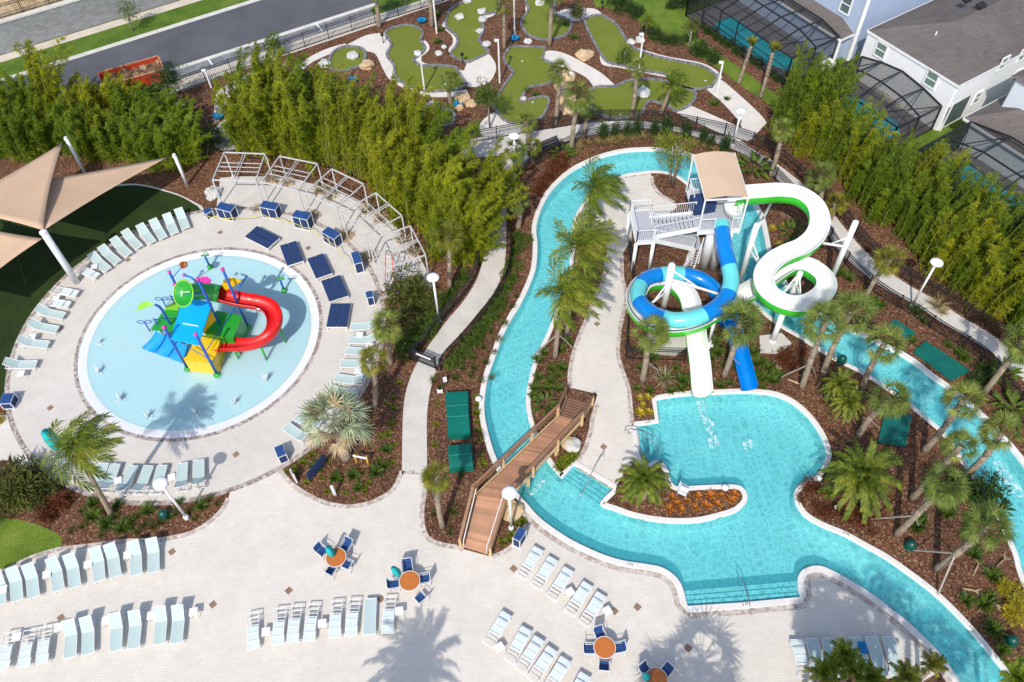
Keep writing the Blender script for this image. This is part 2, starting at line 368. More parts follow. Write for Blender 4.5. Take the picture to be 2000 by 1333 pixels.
ISLAND = [(1415,460),(1402,420),(1375,385),(1345,358),(1323,343),(1298,335),(1270,334),(1236,338),(1209,344),(1182,358),(1145,388),(1128,412),(1118,442),(1116,480),(1111,520),(1104,560),(1092,592),(1081,619),(1064,659.5),(1047,693),(1037,723.6),(1029,761),(1027,788),(1030,811),(1037,837),(1051,870),(1072,906),(1098,935,1),(1121.6,908,1),(1199,954,1),(1172,984),(1202.6,998),(1236,1009.6),(1277,1018),(1321,1022),(1365,1020),(1405,1011),(1439,999.5),(1456,984),(1460,971),(1454,955.6),(1439,947.5),(1405,947),(1354.5,949),(1324,950.5),(1310.6,940),(1305.6,920),(1297,906.6),(1283,900),(1262,905),(1249,890,1),(1246,860),(1243,832,1),(1287,825,1),(1282,781,1),(1310,776),(1344,772),(1385,770),(1449,767.5),(1480,768.5),(1514,773),(1547.5,788),(1578,815),(1601.6,848.6),(1613,879),(1613,893),(1605,913),(1585,934),(1561,947),(1551,964),(1556,988),(1574.6,1011),(1608,1030),(1649,1047),(1689,1069),(1730,1092),(1774,1123),(1818,1156.5),(1858,1193.6),(1899,1237.5),(1932.5,1278),(1959.5,1312),(1990,1360),(2030,1410),(2085,1420),(2095,1340),(2045,1230),(2000,1126),(1986.5,1079),(1959.5,1021.5),(1926,960.7),(1902,927),(1848,848.6),(1811,815),(1770,781),(1716,744),(1676,720),(1635,700),(1591,673),(1565,656),(1524,632.5),(1490,605),(1462,575),(1442,545),(1425,505)]
outer = trace(OUTER); island = trace(ISLAND)
EL = [(159.5,659),(176,626),(203,590),(239,558.5),(278,530),(323,509),(380,491.8),(435,485.8),(495,491),(534,502.3),(574.5,524),(601.5,548),(619.5,579.5),(627,614),(623.3,665),(607.5,707.5),(574.5,753),(540,784),(507,808.8),(462,832.8),(412.5,848.5),(342.5,860.5),(296,858),(233,842.5),(185,809.5),(156.5,766),(147,719.5),(150,685)]
_q = np.array([G(*p)[:2] for p in EL]); _s = np.linalg.lstsq(np.c_[2 * _q, np.ones(len(_q))], (_q ** 2).sum(1), rcond=None)[0]
SC = Vector((_s[0], _s[1], 0)); SR = math.sqrt(_s[2] + _s[0] ** 2 + _s[1] ** 2) + 0.1
def circle(r, n=120, c=SC): return [c + Vector((r * math.cos(2 * math.pi * i / n), r * math.sin(2 * math.pi * i / n), 0)) for i in range(n)]
def arcpts(r0, r1, a0, a1, n=40):
    A = [a0 + (a1 - a0) * i / n for i in range(n + 1)]
    f = lambda r, a: SC + Vector((r * math.cos(R(a)), r * math.sin(R(a)), 0))
    return [f(r1, a) for a in A] + [f(r0, a) for a in reversed(A)]
def line_strip(p, q, w0, w1=None):
    """picture-line p-q continued far both ways; strip between offsets w0..w1 metres (to the left of p->q)"""
    a, b = G(*p), G(*q); d = (b - a).normalized(); n = Vector((-d.y, d.x, 0))
    a = a - d * 90; b = b + d * 90
    return [a + n * w0, b + n * w0, b + n * w1, a + n * w1]
kf = ((0, 160), (500, 2)); kn = ((331, 138.5), (733, 8.4))
T = lambda pts, sm=True: trace(pts, sm=sm)
GREENS = [
 ('small clipped green beside white concrete, far left of the mini golf', [(645,132),(652,105),(675,93),(707,98),(711,118),(700,130),(670,138)]),
 ('long bent green with a rounded top and a square right foot', [(755,66),(770,56),(794,51),(814,56),(824,67.5),(819,79),(827.5,98),(804,118,1),(821,130),(854.6,130),(888,133,1),(908.6,165.5,1),(888,175.6),(831,177),(797,165.5),(775,152),(772,128),(758,108),(767,88)]),
 ('tall green with white boulders on its edge, top of the mini golf', [(875,34),(885,17),(915,3),(966,-4),(969,22),(939,32),(942,61),(934,81),(954,103,1),(915,121.6,1),(883,108),(895,88),(893,71),(875,54)]),
 ('largest green with a slanting arm, in the middle of the mini golf', [(999,93,1),(1064,94.5,1),(1057,116.5,1),(1081,133),(1071,162),(1030,172),(1013.5,202.6,1),(1061,191),(1069,202.6),(1050.6,233),(1000,240),(975,222),(969,199),(1005,142,1),(986,115)]),
 ('round ended green below the top edge, beside the tall palm trunk', [(1020,44),(1034,20),(1030,-6),(1075,-10),(1081,10),(1083,29),(1108,40.5),(1113,54),(1101,69),(1067.5,77.7),(1034,69)]),
 ('longest green, a bent strip running down to a round end on the right', [(1145,47),(1149,37),(1172,32),(1199,47),(1216,71),(1230,91),(1256.6,105),(1304,118),(1365,130),(1388,142),(1397,155),(1381.6,170.5),(1340,172),(1304,147),(1256.6,138),(1209,126.6),(1189,121.6),(1172,101)]),
 ('wide wavy green with one grey boulder, nearest the black fence', [(1159,175.6),(1202.6,170.5),(1233,159),(1283.6,158),(1321,169),(1354.6,181),(1348,202.6),(1321,216),(1304,206),(1270,197.5),(1256.6,209),(1250,223),(1209,231),(1175.6,224.5),(1159,212)]),
 ('shaded green half hidden behind bamboo and a white lamp', [(835,207),(862,212),(884,222),(880,242),(845,245),(828,225)])]
REG = []                                        # (key, outline) later ones lie on top
REG.append(('sand', [p for p in line_strip(kf[0], kf[1], 9.2, 120)]))
REG.append(('verge_dry', line_strip(kf[0], kf[1], 4.2, 9.2)))
REG.append(('sidewalk', line_strip(kf[0], kf[1], 3.1, 4.25)))
REG.append(('verge', line_strip(kf[0], kf[1], 0.45, 3.1)))
REG.append(('kerb', line_strip(kf[0], kf[1], -0.15, 0.45)))
ka, kb = line_strip(kf[0], kf[1], -0.15, 0.0)[:2]; na, nb = line_strip(kn[0], kn[1], 0.25, 0.3)[:2]
REG.append(('road', [ka, kb, nb, na]))
REG.append(('kerb', line_strip(kn[0], kn[1], -0.25, 0.25)))
REG.append(('bay', line_strip(kn[0], kn[1], -1.8, -0.25)))
REG.append(('verge', [G(736, 8), G(722, 20), G(735, 30), G(900, -22), G(900, -60), G(760, -40)]))
REG.append(('sidewalk', line_strip(kn[0], kn[1], -3.7, -1.8)))
REG.append(('mulch', T([(-300,390),(340,183),(545,112.5),(832,16),(900,-7),(1000,-30),(1150,-30),(1162,13),(1216,20),(1245,40),(1263,50),(1304,67),(1341,88),(1381,121),(1405,135),(1439,162),(1480,189),(1513,213),(1600,240),(1800,330),(2100,500),(2500,700),(2600,1500),(2400,1800),(-500,1800),(-500,900)], False)))
REG.append(('mulch', T([(1372,45),(1385,60),(1470,118),(1545,168),(1560,205),(1530,195),(1455,140),(1390,95),(1360,70)])))
REG.append(('lawn', T([(1500,185),(1560,212),(1580,225),(1560,245),(1520,220)])))
# dark turf under the sails, with its pale edging
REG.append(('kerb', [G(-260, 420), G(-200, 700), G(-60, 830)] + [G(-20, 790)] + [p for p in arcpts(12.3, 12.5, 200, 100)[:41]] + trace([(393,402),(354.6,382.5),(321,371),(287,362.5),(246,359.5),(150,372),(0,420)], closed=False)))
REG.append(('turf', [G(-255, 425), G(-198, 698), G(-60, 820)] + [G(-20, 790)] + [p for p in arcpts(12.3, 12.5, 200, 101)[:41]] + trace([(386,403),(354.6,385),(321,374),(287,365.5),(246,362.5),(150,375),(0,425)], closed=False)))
REG.append(('deck', T([(-300,1900),(-300,1190),(0,1119),(34,1102.5),(67.5,1087),(101,1077),(121.6,1072),(169,1067),(236,1058),(304,1055),(338,1050),(371.5,1041.7),(405,1023),(432,998),(446,974),(449,955,1),(480,930),(520,900),(544,915,1),(567.5,944),(601,967),(635,982.6),(669,989),(702.6,987.7),(736,977.5),(767,957),(780,934),(785,922,1),(834,922,1),(832,940),(828,970),(824,1000),(826,1030),(835,1050),(855,1062),(890,1069),(905,1073,1),(960,1088,1),(985,1078),(1003,1064),(1016,1044),(1030,1022),(1041,1010,1),(1060,1012),(1081,1031),(1115,1053),(1152,1071),(1189,1086),(1223,1095),(1287,1106),(1307,1116),(1324,1131),(1343,1183,1),(1448,1176,1),(1560,1165,1),(1590,1106),(1628,1116),(1662,1134),(1699,1158),(1774,1215),(1831,1271),(1880,1340,1),(1990,1500),(2000,1900)])))
REG.append(('mulch', T([(1795,1345),(1822,1320),(1850,1312),(1872,1340),(1910,1410),(1800,1420)])))
REG.append(('mulch', T([(1540,1400),(1600,1330),(1680,1322),(1760,1335),(1790,1400)])))
REG.append(('deck', T([(-200,820),(0,812),(40,800,1),(75,900,1),(40,915),(0,900),(-200,960)])))
REG.append(('lawn', T([(-300,1180),(0,1117),(34,1100),(67.5,1085),(101,1075),(119,1070,1),(118,1048),(80,1028),(40,1016),(0,1012),(-300,1000)])))
# walks
REG.append(('path', T([(785,923,1),(787,811),(794,761),(810.6,717),(834,680),(871,629),(905,588.6),(929,551),(942,514),(948,480),(952,440),(950,400),(950,365),(956,335),(975,313),(1000,300),(1025,296,1),(1035,310,1),(1020,325),(1003,345),(992,380),(989,420),(989,460),(988,490.6),(983,531),(962.6,575),(935.6,609),(905,646),(870,686.5),(851,727),(841,761),(834,811),(834,890),(834,923,1)])))
REG.append(('path', T([(900,277),(939,268),(1000,261),(1081,250),(1152,238),(1202.6,235),(1256.6,237),(1304,245),(1371.5,259),(1439,273.5),(1473,293),(1514,318),(1547.5,342.7),(1578,368),(1615,402),(1645.5,440),(1682.6,484),(1723,521),(1774,556.5),(1831,588.6),(1878,619),(1929,649),(1966,676),(2030,722),(2120,780),(2110,810),(2000,745),(1956,706),(1926,682),(1885,656),(1838,629),(1777,592),(1716,556.5),(1690,536),(1659,511),(1630,477),(1600,434),(1570,402),(1541,375),(1507,341),(1466,309),(1422,288),(1371.5,271),(1321,257.6),(1263,251),(1216,252.5),(1169,261),(1121,271),(1085,285),(1040,299),(1000,304),(960,305),(900,308)])))
REG.append(('path', T([(419,210,1),(419,192),(430,176),(449,163,1),(470,150),(500,140),(508,152),(480,165),(455,182),(444,200),(437,225),(418,240)])))
REG.append(('path', T([(415,260),(430,240),(449,231),(461,250),(466,285),(440,296),(420,284)])))
# golf walks
GC = [[(571,138),(594.6,118),(632,98),(672,86),(679,87),(716,69),(753,64,1),(763,88),(757,108),(770,130),(775,153),(797,167),(829,179),(888,178),(912,176),(909,186),(870,190),(838,189),(804,181),(763,157),(748,135),(733,106),(712,100),(709,97,1),(676,92),(650,104),(630,112),(605,125),(582,145)],
      [(1055,118,1),(1067.5,100),(1101,104),(1142,124),(1175.6,144),(1203,168,1),(1163,176,1),(1145,152),(1111,135),(1077.7,125)],
      [(1392,172),(1403,154),(1439,181),(1493,233),(1488,250),(1460,277,1),(1425,268),(1449,250),(1419,209),(1380,174)],
      [(1321,221,1),(1341,203,1),(1442,248),(1475,272,1),(1440,276,1)],
      [(1081,31),(1105,18),(1159,17),(1178,31,1),(1145,36,1),(1132,41),(1110,42,1)],
      [(905,138),(912,121,1),(954,104,1),(968,125),(966,145),(952,163),(922,170.5),(907,163),(888,134)],
      [(939,264),(942,236),(976,217),(1006,235),(1030,250),(1000,263)],
      [(862,50),(876,36),(878,54),(893,72),(895,89),(883,107),(876,98),(884,85),(882,70)],
      [(940,32),(968,24),(962,32),(944,40),(944,62),(938,80),(944,92),(934,84),(938,64)],
      [(1020,46),(1034,20),(1028,8),(1024,30),(1016,42)],
      [(1172,103),(1180,116),(1210,125),(1256,136),(1306,147),(1306,152),(1256,142),(1206,132),(1176,126)],
      [(1225,88),(1256,103),(1304,116),(1365,127),(1390,139),(1402,155),(1410,150),(1395,135),(1366,122),(1305,111),(1258,98)],
      [(827,80),(836,85),(838,98),(822,113),(830,124),(860,127),(888,131),(890,136),(850,133),(818,131),(803,118),(826,99)],
      [(969,199),(1003,143),(1010,150),(976,204)]]
for g in GC: REG.append(('golfpath', T(g)))
for i, (lb, g) in enumerate(GREENS): REG.append(('green%d' % i, T(g)))
# river beds come through the island: everything inside it that is not walk stays mulch
REG.append(('water', outer)); REG.append(('mulch', island))
REG.append(('deck', T([(1209,350),(1236,344),(1272,340,1),(1273,360),(1285,380),(1315,395),(1322,405,1),(1300,420),(1250,430),(1235,440),(1233,470),(1226,480),(1216,500),(1215,540),(1222,570),(1222,592),(1211,640),(1207,690),(1213,717),(1227,757),(1231,790),(1234,830),(1243,832,1),(1247,860),(1250,892,1),(1240,905),(1222,918),(1210,940),(1199,954,1),(1121.6,908,1),(1140,880),(1151,840),(1152,820,1),(1167,770,1),(1112,757,1),(1113,720),(1124,675),(1147,618),(1163,580),(1178,545),(1185,500),(1178,470),(1150,470),(1120,455),(1123,425),(1150,393),(1182,364)])))
REG.append(('brick', circle(12.62))); REG.append(('ring', circle(12.3)))
REG.append(('conc', arcpts(12.62, 16.1, 12.5, 96)))
REG.append(('brick', circle(SR + 0.0))); REG.append(('rim', circle(SR - 0.26))); REG.append(('hole', circle(SR - 1.0)))

def cdt_regions():
    big = [Vector((-500, -120, 0)), Vector((500, -120, 0)), Vector((500, 700, 0)), Vector((-500, 700, 0))]
    loops = [('ground', big)] + REG
    V = []; Ed = []
    for k, lp in loops:
        o = len(V); n = len(lp); V += [Vector((p.x, p.y)) for p in lp]; Ed += [(o + i, o + (i + 1) % n) for i in range(n)]
    vo, eo, fo, _, _, _ = delaunay_2d_cdt(V, Ed, [], 0, 1e-4)
    P = np.array([(p.x, p.y) for p in vo]); F = np.array([tuple(f) for f in fo])
    Cn = P[F].mean(1); own = np.zeros(len(F), int)
    for ri, (k, lp) in enumerate(loops):
        q = np.array([(p.x, p.y) for p in lp]); lo, hi = q.min(0), q.max(0)
        idx = np.where((Cn >= lo).all(1) & (Cn <= hi).all(1))[0]
        if not len(idx): continue
        c = Cn[idx]; ins = np.zeros(len(idx), bool); a = q; b = np.roll(q, -1, 0)
        for (x1, y1), (x2, y2) in zip(a, b):
            cr = ((y1 > c[:, 1]) != (y2 > c[:, 1]))
            if cr.any():
                with np.errstate(divide='ignore', invalid='ignore'):
                    ins ^= cr & (c[:, 0] < (x2 - x1) * (c[:, 1] - y1) / (y2 - y1) + x1)
        own[idx[ins]] = ri
    keys = [k for k, _ in loops]; out = {}
    for i, f in enumerate(F): out.setdefault(keys[own[i]], []).append(f)
    return P, out
_P, _F = cdt_regions()
def region(key, name, mat, z=0.0, parent=None, kind='structure'):
    fs = _F.get(key, []); ids = sorted({i for f in fs for i in f}); mp = {j: k for k, j in enumerate(ids)}
    me = bpy.data.meshes.new(name)
    FF = []
    for f in fs:
        a, b, c = (_P[i] for i in f)
        ccw = (b[0] - a[0]) * (c[1] - a[1]) - (b[1] - a[1]) * (c[0] - a[0]) > 0
        t = [mp[i] for i in f]; FF.append(t if ccw else t[::-1])
    o = parent.location if parent is not None else Vector((0, 0, 0))
    me.from_pydata([(_P[i][0] - o.x, _P[i][1] - o.y, z - o.z) for i in ids], [], FF); me.materials.append(mat)
    ob = bpy.data.objects.new(name, me); COL.objects.link(ob)
    if parent is not None: ob.parent = parent
    else: ob['kind'] = kind
    return ob
for key, name, mat in (('ground', 'ground', M_grass), ('sand', 'sand', M_sand), ('verge_dry', 'grass_verge', M_drygrass), ('verge', 'grass_verge', M_grass2), ('sidewalk', 'sidewalk', M_walk),
                       ('kerb', 'kerb', M_kerb), ('road', 'road', M_asphalt), ('bay', 'parking_bay', M_bay), ('mulch', 'planting_bed', M_mulch), ('lawn', 'lawn', M_grass),
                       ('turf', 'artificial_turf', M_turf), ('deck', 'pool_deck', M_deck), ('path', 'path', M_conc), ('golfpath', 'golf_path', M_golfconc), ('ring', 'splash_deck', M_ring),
                       ('conc', 'cabana_terrace', M_conc), ('brick', 'brick_border', M_brick)):
    region(key, name, mat)
region('water', 'pool_floor', M_plaster, -1.15)
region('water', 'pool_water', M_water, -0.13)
# splash pool: a shallow dish with a white rim
mb = MB(); n = 120
rims = [[SC + Vector((r * math.cos(2 * math.pi * i / n), r * math.sin(2 * math.pi * i / n), z)) for i in range(n)] for r, z in ((SR - 1.0, -0.07), (SR - 0.26, 0.0))]
mb.sweep(rims, True); mb.build('splash_pool_rim', plain('rim_white', (0.74, 0.74, 0.73), 0.6, 0.04), smooth=True)['kind'] = 'structure'
mb = MB()
rims = [[SC + Vector((r * math.cos(2 * math.pi * i / n), r * math.sin(2 * math.pi * i / n), z)) for i in range(n)] for r, z in ((0.01, -0.32), (4, -0.3), (SR - 1.0, -0.07))]
mb.sweep(rims, True); mb.build('splash_pool_floor', M_splashfloor, smooth=True)['kind'] = 'structure'
mb = MB(); mb.poly(circle(SR - 0.82)); o = mb.build('splash_pool_water', M_splash); o.location.z = -0.045; o['kind'] = 'structure'

def offset(pl, d, closed=True):
    n = len(pl); out = []
    for i in range(n):
        a = pl[i - 1] if (closed or i > 0) else pl[i]; b = pl[(i + 1) % n] if (closed or i < n - 1) else pl[i]
        t = (b - a); t.z = 0
        if t.length < 1e-9: out.append(pl[i].copy()); continue
        t.normalize(); out.append(pl[i] + Vector((-t.y, t.x, 0)) * d)
    return out
def area(pl): return 0.5 * sum(a.x * b.y - b.x * a.y for a, b in zip(pl, pl[1:] + pl[:1]))
def dedupe(pl, eps=0.02):
    out = []
    for p in pl:
        if not out or (p - out[-1]).length > eps: out.append(p)
    return out
def zed(pl, z): return [Vector((p.x, p.y, z)) for p in pl]
for nm, lp, sgn in (('pool_coping', outer, -1), ('island_coping', island, 1)):
    lp = dedupe(lp); s = sgn * (1 if area(lp) > 0 else -1)
    off = lambda d: offset(lp, d * s)
    mb = MB()
    w = 0.36 if sgn < 0 else 0.3
    # outwards = away from the water
    a, b = zed(lp, -1.2), zed(lp, 0.03); c = zed(off(0.03), 0.055); d = zed(off(w - 0.02), 0.055); e = zed(off(w), 0.035); f = zed(off(w), -0.02)
    mb.sweep([b, c, d, e, f], True); o = mb.build(nm, M_coping, smooth=False); o['kind'] = 'structure'
    mb = MB(); mb.sweep([a, b], True); o = mb.build(nm.split('_')[0] + '_wall', M_plaster); o['kind'] = 'structure'
# brick strip behind the coping where it meets paving, and round the beds in the deck
def ribbon(pts, w, name, mat, z=0.006, side=0.0, closed=False, sm=True):
    pl = dedupe(trace(pts, closed=closed)) if not isinstance(pts[0], Vector) else pts
    mb = MB(); mb.sweep([zed(offset(pl, side - w / 2, closed), z), zed(offset(pl, side + w / 2, closed), z)], closed)
    o = mb.build(name, mat); o['kind'] = 'structure'
    # faces up
    if o.data.polygons[0].normal.z < 0: o.data.flip_normals()
    return o
lp = dedupe(trace(OUTER[26:46], closed=False)); ribbon(offset(lp, -0.52, False), 0.3, 'brick_border', M_brickpale)
lp = dedupe(trace(OUTER[46:56], closed=False)); ribbon(offset(lp, -0.52, False), 0.3, 'brick_border', M_brickpale)
for pts in ([(446,974),(432,998),(405,1023),(371.5,1041.7),(338,1050),(304,1055),(236,1058),(169,1067),(121,1072),(101,1077),(67,1087),(34,1102),(0,1119),(-60,1140)],
            [(544,915),(567.5,944),(601,967),(635,982.6),(669,989),(702.6,987.7),(736,977.5),(767,957),(780,934),(785,920)], [(785,923),(834,923)],
            [(834,923),(832,940),(828,970),(824,1000),(826,1030),(835,1050),(855,1062),(890,1069),(905,1073)], [(962,1088),(985,1078),(1003,1064),(1016,1044),(1030,1022)],
            [(1273,345),(1276,362),(1290,380),(1318,396)], [(1215,500),(1215,540),(1222,570),(1222,592),(1211,640),(1207,690),(1213,717),(1227,757),(1231,790),(1234,828)],
            [(1113,757),(1114,720),(1125,675),(1148,618),(1164,580),(1179,545),(1186,500)], [(1167,790),(1158,815),(1153,845),(1142,878),(1124,906)], [(1128,912),(1198,953)], [(1241,838),(1244,862),(1247,890)],
            [(1122,452),(1125,425),(1151,394),(1183,364),(1211,349),(1236,343),(1270,339)]):
    ribbon(pts, 0.28, 'brick_border', M_brickpale)
# dark square paver insets
for k, (x, y) in enumerate([(430,454),(250,508),(119,642),(98,797),(461,888),(602,485),(564,1154),(744,1170),(336,1078),(416,1181),(119,1207),(1003,1111),(1200,1194),(1245,1186),(1344,1266),(1166,633),(1179,873),(1190,470)]):
    mb = MB(); c = G(x, y); s_ = 0.2
    mb.poly([c + Vector((0, -s_ * 1.2, 0.005)), c + Vector((s_ * 1.2, 0, 0.005)), c + Vector((0, s_ * 1.2, 0.005)), c + Vector((-s_ * 1.2, 0, 0.005))])
    o = mb.build('paver_inset', plain('inset_brown', (0.26, 0.16, 0.11), 0.85, 0.25)); o['kind'] = 'structure'
# ------------------------------------------------------------------ plants: shared crowns
WIND = Vector((1.0, 0.12, 0)).normalized()
L_bamboo = leafmat('bamboo_leaf', (0.13, 0.18, 0.008), (0.31, 0.35, 0.018), (0.52, 0.51, 0.04), 0.45, scale=0.35)
L_bamboodk = leafmat('bamboo_leaf_dark', (0.065, 0.13, 0.008), (0.18, 0.265, 0.016), (0.33, 0.4, 0.035), 0.42, scale=0.35)
L_sabal = leafmat('sabal_leaf', (0.085, 0.13, 0.03), (0.185, 0.24, 0.06), (0.34, 0.37, 0.11), 0.33, scale=0.8)
L_sabaly = leafmat('sabal_leaf_yellow', (0.11, 0.13, 0.02), (0.2, 0.21, 0.03), (0.32, 0.28, 0.045), 0.3, scale=0.8)
L_queen = leafmat('queen_leaf', (0.07, 0.12, 0.015), (0.17, 0.23, 0.025), (0.36, 0.37, 0.08), 0.38, scale=0.7)
L_date = leafmat('date_leaf', (0.075, 0.125, 0.02), (0.17, 0.22, 0.03), (0.34, 0.33, 0.05), 0.33, scale=0.7)
L_silver = leafmat('silver_leaf', (0.2, 0.27, 0.2), (0.33, 0.4, 0.32), (0.48, 0.52, 0.44), 0.15, scale=0.8)
L_dead = leafmat('dead_leaf', (0.25, 0.19, 0.13), (0.4, 0.32, 0.25), (0.5, 0.42, 0.34), 0.15, scale=0.8)
L_shrub = leafmat('shrub_leaf', (0.045, 0.095, 0.014), (0.095, 0.16, 0.024), (0.18, 0.24, 0.045), 0.3, scale=2)
L_olive = leafmat('olive_leaf', (0.06, 0.075, 0.02), (0.11, 0.125, 0.03), (0.19, 0.2, 0.06), 0.3, scale=2)
L_lime = leafmat('lime_leaf', (0.1, 0.16, 0.015), (0.19, 0.25, 0.02), (0.34, 0.36, 0.04), 0.35, scale=2)
L_gold = leafmat('gold_leaf', (0.3, 0.24, 0.02), (0.5, 0.4, 0.03), (0.62, 0.5, 0.08), 0.3, scale=2)
L_orange = leafmat('orange_leaf', (0.28, 0.08, 0.02), (0.5, 0.17, 0.03), (0.62, 0.32, 0.06), 0.25, scale=2)
L_red = leafmat('red_leaf', (0.1, 0.025, 0.015), (0.16, 0.045, 0.022), (0.2, 0.09, 0.035), 0.25, scale=2)
L_tan = leafmat('tan_grass', (0.22, 0.16, 0.07), (0.34, 0.26, 0.13), (0.42, 0.34, 0.2), 0.25, scale=2)
L_dark = leafmat('dark_leaf', (0.02, 0.05, 0.012), (0.04, 0.085, 0.018), (0.075, 0.12, 0.03), 0.25, scale=2)
M_bark = mat_noise('palm_bark', [(0.3, (0.2, 0.15, 0.11)), (0.6, (0.34, 0.27, 0.2)), (0.8, (0.45, 0.37, 0.29))], 2.0, bmp=0.6, bscale=12, scale2=14, amp2=0.3)
M_boots = mat_noise('palm_boots', [(0.35, (0.13, 0.09, 0.06)), (0.5, (0.3, 0.24, 0.18)), (0.7, (0.5, 0.43, 0.35))], 5.0, bmp=0.9, bscale=14)
M_culm = plain('bamboo_culm', (0.2, 0.21, 0.06), 0.5, 0.3, 2)
M_bark2 = mat_noise('tree_bark', [(0.3, (0.2, 0.17, 0.13)), (0.7, (0.4, 0.36, 0.3))], 3.0, scale2=14, amp2=0.2)

def blade(mb, p, d, up, L, w, droop=0.0, seg=2):
    """a tapering leaf blade from p along d"""
    d = d.normalized(); s = d.cross(up)
    if s.length < 1e-3: s = d.cross(Vector((1, 0, 0)))
    s.normalize(); vs = []; q = p.copy(); dd = d.copy()
    for i in range(seg + 1):
        t = i / seg; ww = w * (0.55 if i == 0 else (1.0 if i < seg else 0.12))
        vs += [q - s * ww / 2, q + s * ww / 2]
        dd = (dd + Vector((0, 0, -droop / seg))).normalized(); q = q + dd * L / seg
    mb.add(vs, [(2 * i, 2 * i + 1, 2 * i + 3, 2 * i + 2) for i in range(seg)])
def rv(rn, s=1.0): return Vector((rn.uniform(-s, s), rn.uniform(-s, s), rn.uniform(-s, s)))
def bamboo_meshes(seed, n=20, H=8.0, spread=1.25, lean=2.0, leaves=17, t0=.08):
    rn = random.Random(seed); cu = MB(); lf = MB()
    for k in range(n):
        a = rn.uniform(0, 6.28); o = Vector((math.cos(a), math.sin(a), 0)); b = o * rn.uniform(0.05, spread)
        h = H * rn.uniform(0.55, 1.06); out = o * rn.uniform(0.2, 1.3) + WIND * lean * rn.uniform(0.5, 1.2) + rv(rn, .3) * 0.6; out.z = 0
        pt = lambda t: b + out * (t ** 2.1) + Vector((0, 0, h * (t - 0.13 * t ** 3)))
        pts = [pt(i / 7) for i in range(8)]
        cu.tube(pts, [0.045 * (1 - 0.85 * i / 7) for i in range(8)], 4, False)
        for j in range(30):
            t = t0 + (1 - t0) * (j + rn.random()) / 30; p = pt(t); tan = (pt(min(1, t + .02)) - pt(max(0, t - .02))).normalized()
            for br in range(2):
                d = (rv(rn) * 1.0 + WIND * 0.6 + tan * 0.5); d.normalize(); bl = rn.uniform(0.45, 1.05) * (1.2 - 0.7 * t)
                for i in range(leaves):
                    q = p + d * bl * (0.15 + 0.85 * i / leaves) + rv(rn, .05)
                    blade(lf, q, d * 0.5 + rv(rn) * 0.75 + WIND * 0.45 + Vector((0, 0, -0.25)), rv(rn, .5) + Vector((0, 0, 1)), rn.uniform(0.16, 0.3), rn.uniform(0.06, 0.1), 0.3, 1)
    return cu, lf
def fan_crown(seed, n=36, pet=0.85, blade_l=0.85, wind=0.35, seg=15, low=-50, wd=0.085):
    rn = random.Random(seed); mb = MB()
    for k in range(n):
        az = k * 2.399 + rn.uniform(-.3, .3); el = R(82 - (82 - low) * (k / n) ** 0.85 + rn.uniform(-8, 8))
        d = Vector((math.cos(az) * math.cos(el), math.sin(az) * math.cos(el), math.sin(el))) + WIND * wind * rn.uniform(.5, 1.3); d.normalize()
        L = pet * rn.uniform(0.8, 1.2); p = d * 0.12; mid = p + d * L * 0.6; e = mid + (d + Vector((0, 0, -0.22))).normalized() * L * 0.4
        mb.tube([p, mid, e], [0.022, 0.016, 0.012], 3, False)
        d2 = (e - mid).normalized(); sd = d2.cross(Vector((0, 0, 1)))
        if sd.length < .05: sd = Vector((-math.sin(az), math.cos(az), 0))
        sd.normalize(); up = sd.cross(d2)
        for i in range(seg):
            f = R(-105 + 210 * i / (seg - 1)); v = d2 * math.cos(f) + sd * math.sin(f) * 0.95 + up * (0.22 * abs(math.sin(f)) + rn.uniform(-.06, .06))
            blade(mb, e, v + WIND * wind * 0.25, up + rv(rn, .35), blade_l * (0.72 + 0.28 * math.cos(f)) * rn.uniform(.85, 1.1), wd, 0.55 * rn.uniform(.6, 1.4), 2)
    return mb
def pinnate_crown(seed, n=20, L=2.6, wind=0.8, leaflet=0.55, step=22, droop=1.1, low=-15, w=0.05):
    rn = random.Random(seed); mb = MB()
    for k in range(n):
        az = k * 2.399 + rn.uniform(-.25, .25); el = R(80 - (80 - low) * (k / n) + rn.uniform(-8, 8)); l = L * rn.uniform(.8, 1.1)
        d = Vector((math.cos(az) * math.cos(el), math.sin(az) * math.cos(el), math.sin(el))); p = Vector((0, 0, 0)); pts = [p.copy()]
        for i in range(8):
            d = (d + Vector((0, 0, -droop / 8 * (0.5 + i / 5))) + WIND * wind * (0.06 + 0.03 * i)).normalized(); p = p + d * l / 8; pts.append(p.copy())
        mb.tube(pts, [0.03 * (1 - .8 * i / 8) for i in range(9)], 3, False)
        for i in range(step):
            t = 0.12 + 0.88 * i / step; x = t * 8; a = int(min(7, x)); q = pts[a].lerp(pts[a + 1], x - a); tn = (pts[a + 1] - pts[a]).normalized()
            sd = tn.cross(Vector((0, 0, 1)))
            if sd.length < .05: sd = Vector((1, 0, 0))
            sd.normalize(); up = sd.cross(tn)
            for s in (-1, 1):
                v = sd * s * 0.9 + tn * (0.55 + 0.5 * t) + up * rn.uniform(-.05, .35) + WIND * wind * 0.35
                blade(mb, q, v, up + rv(rn, .4), leaflet * (1.0 - 0.55 * abs(t - 0.4)) * rn.uniform(.85, 1.15), w, 0.5 * rn.uniform(.5, 1.5), 2)
    return mb
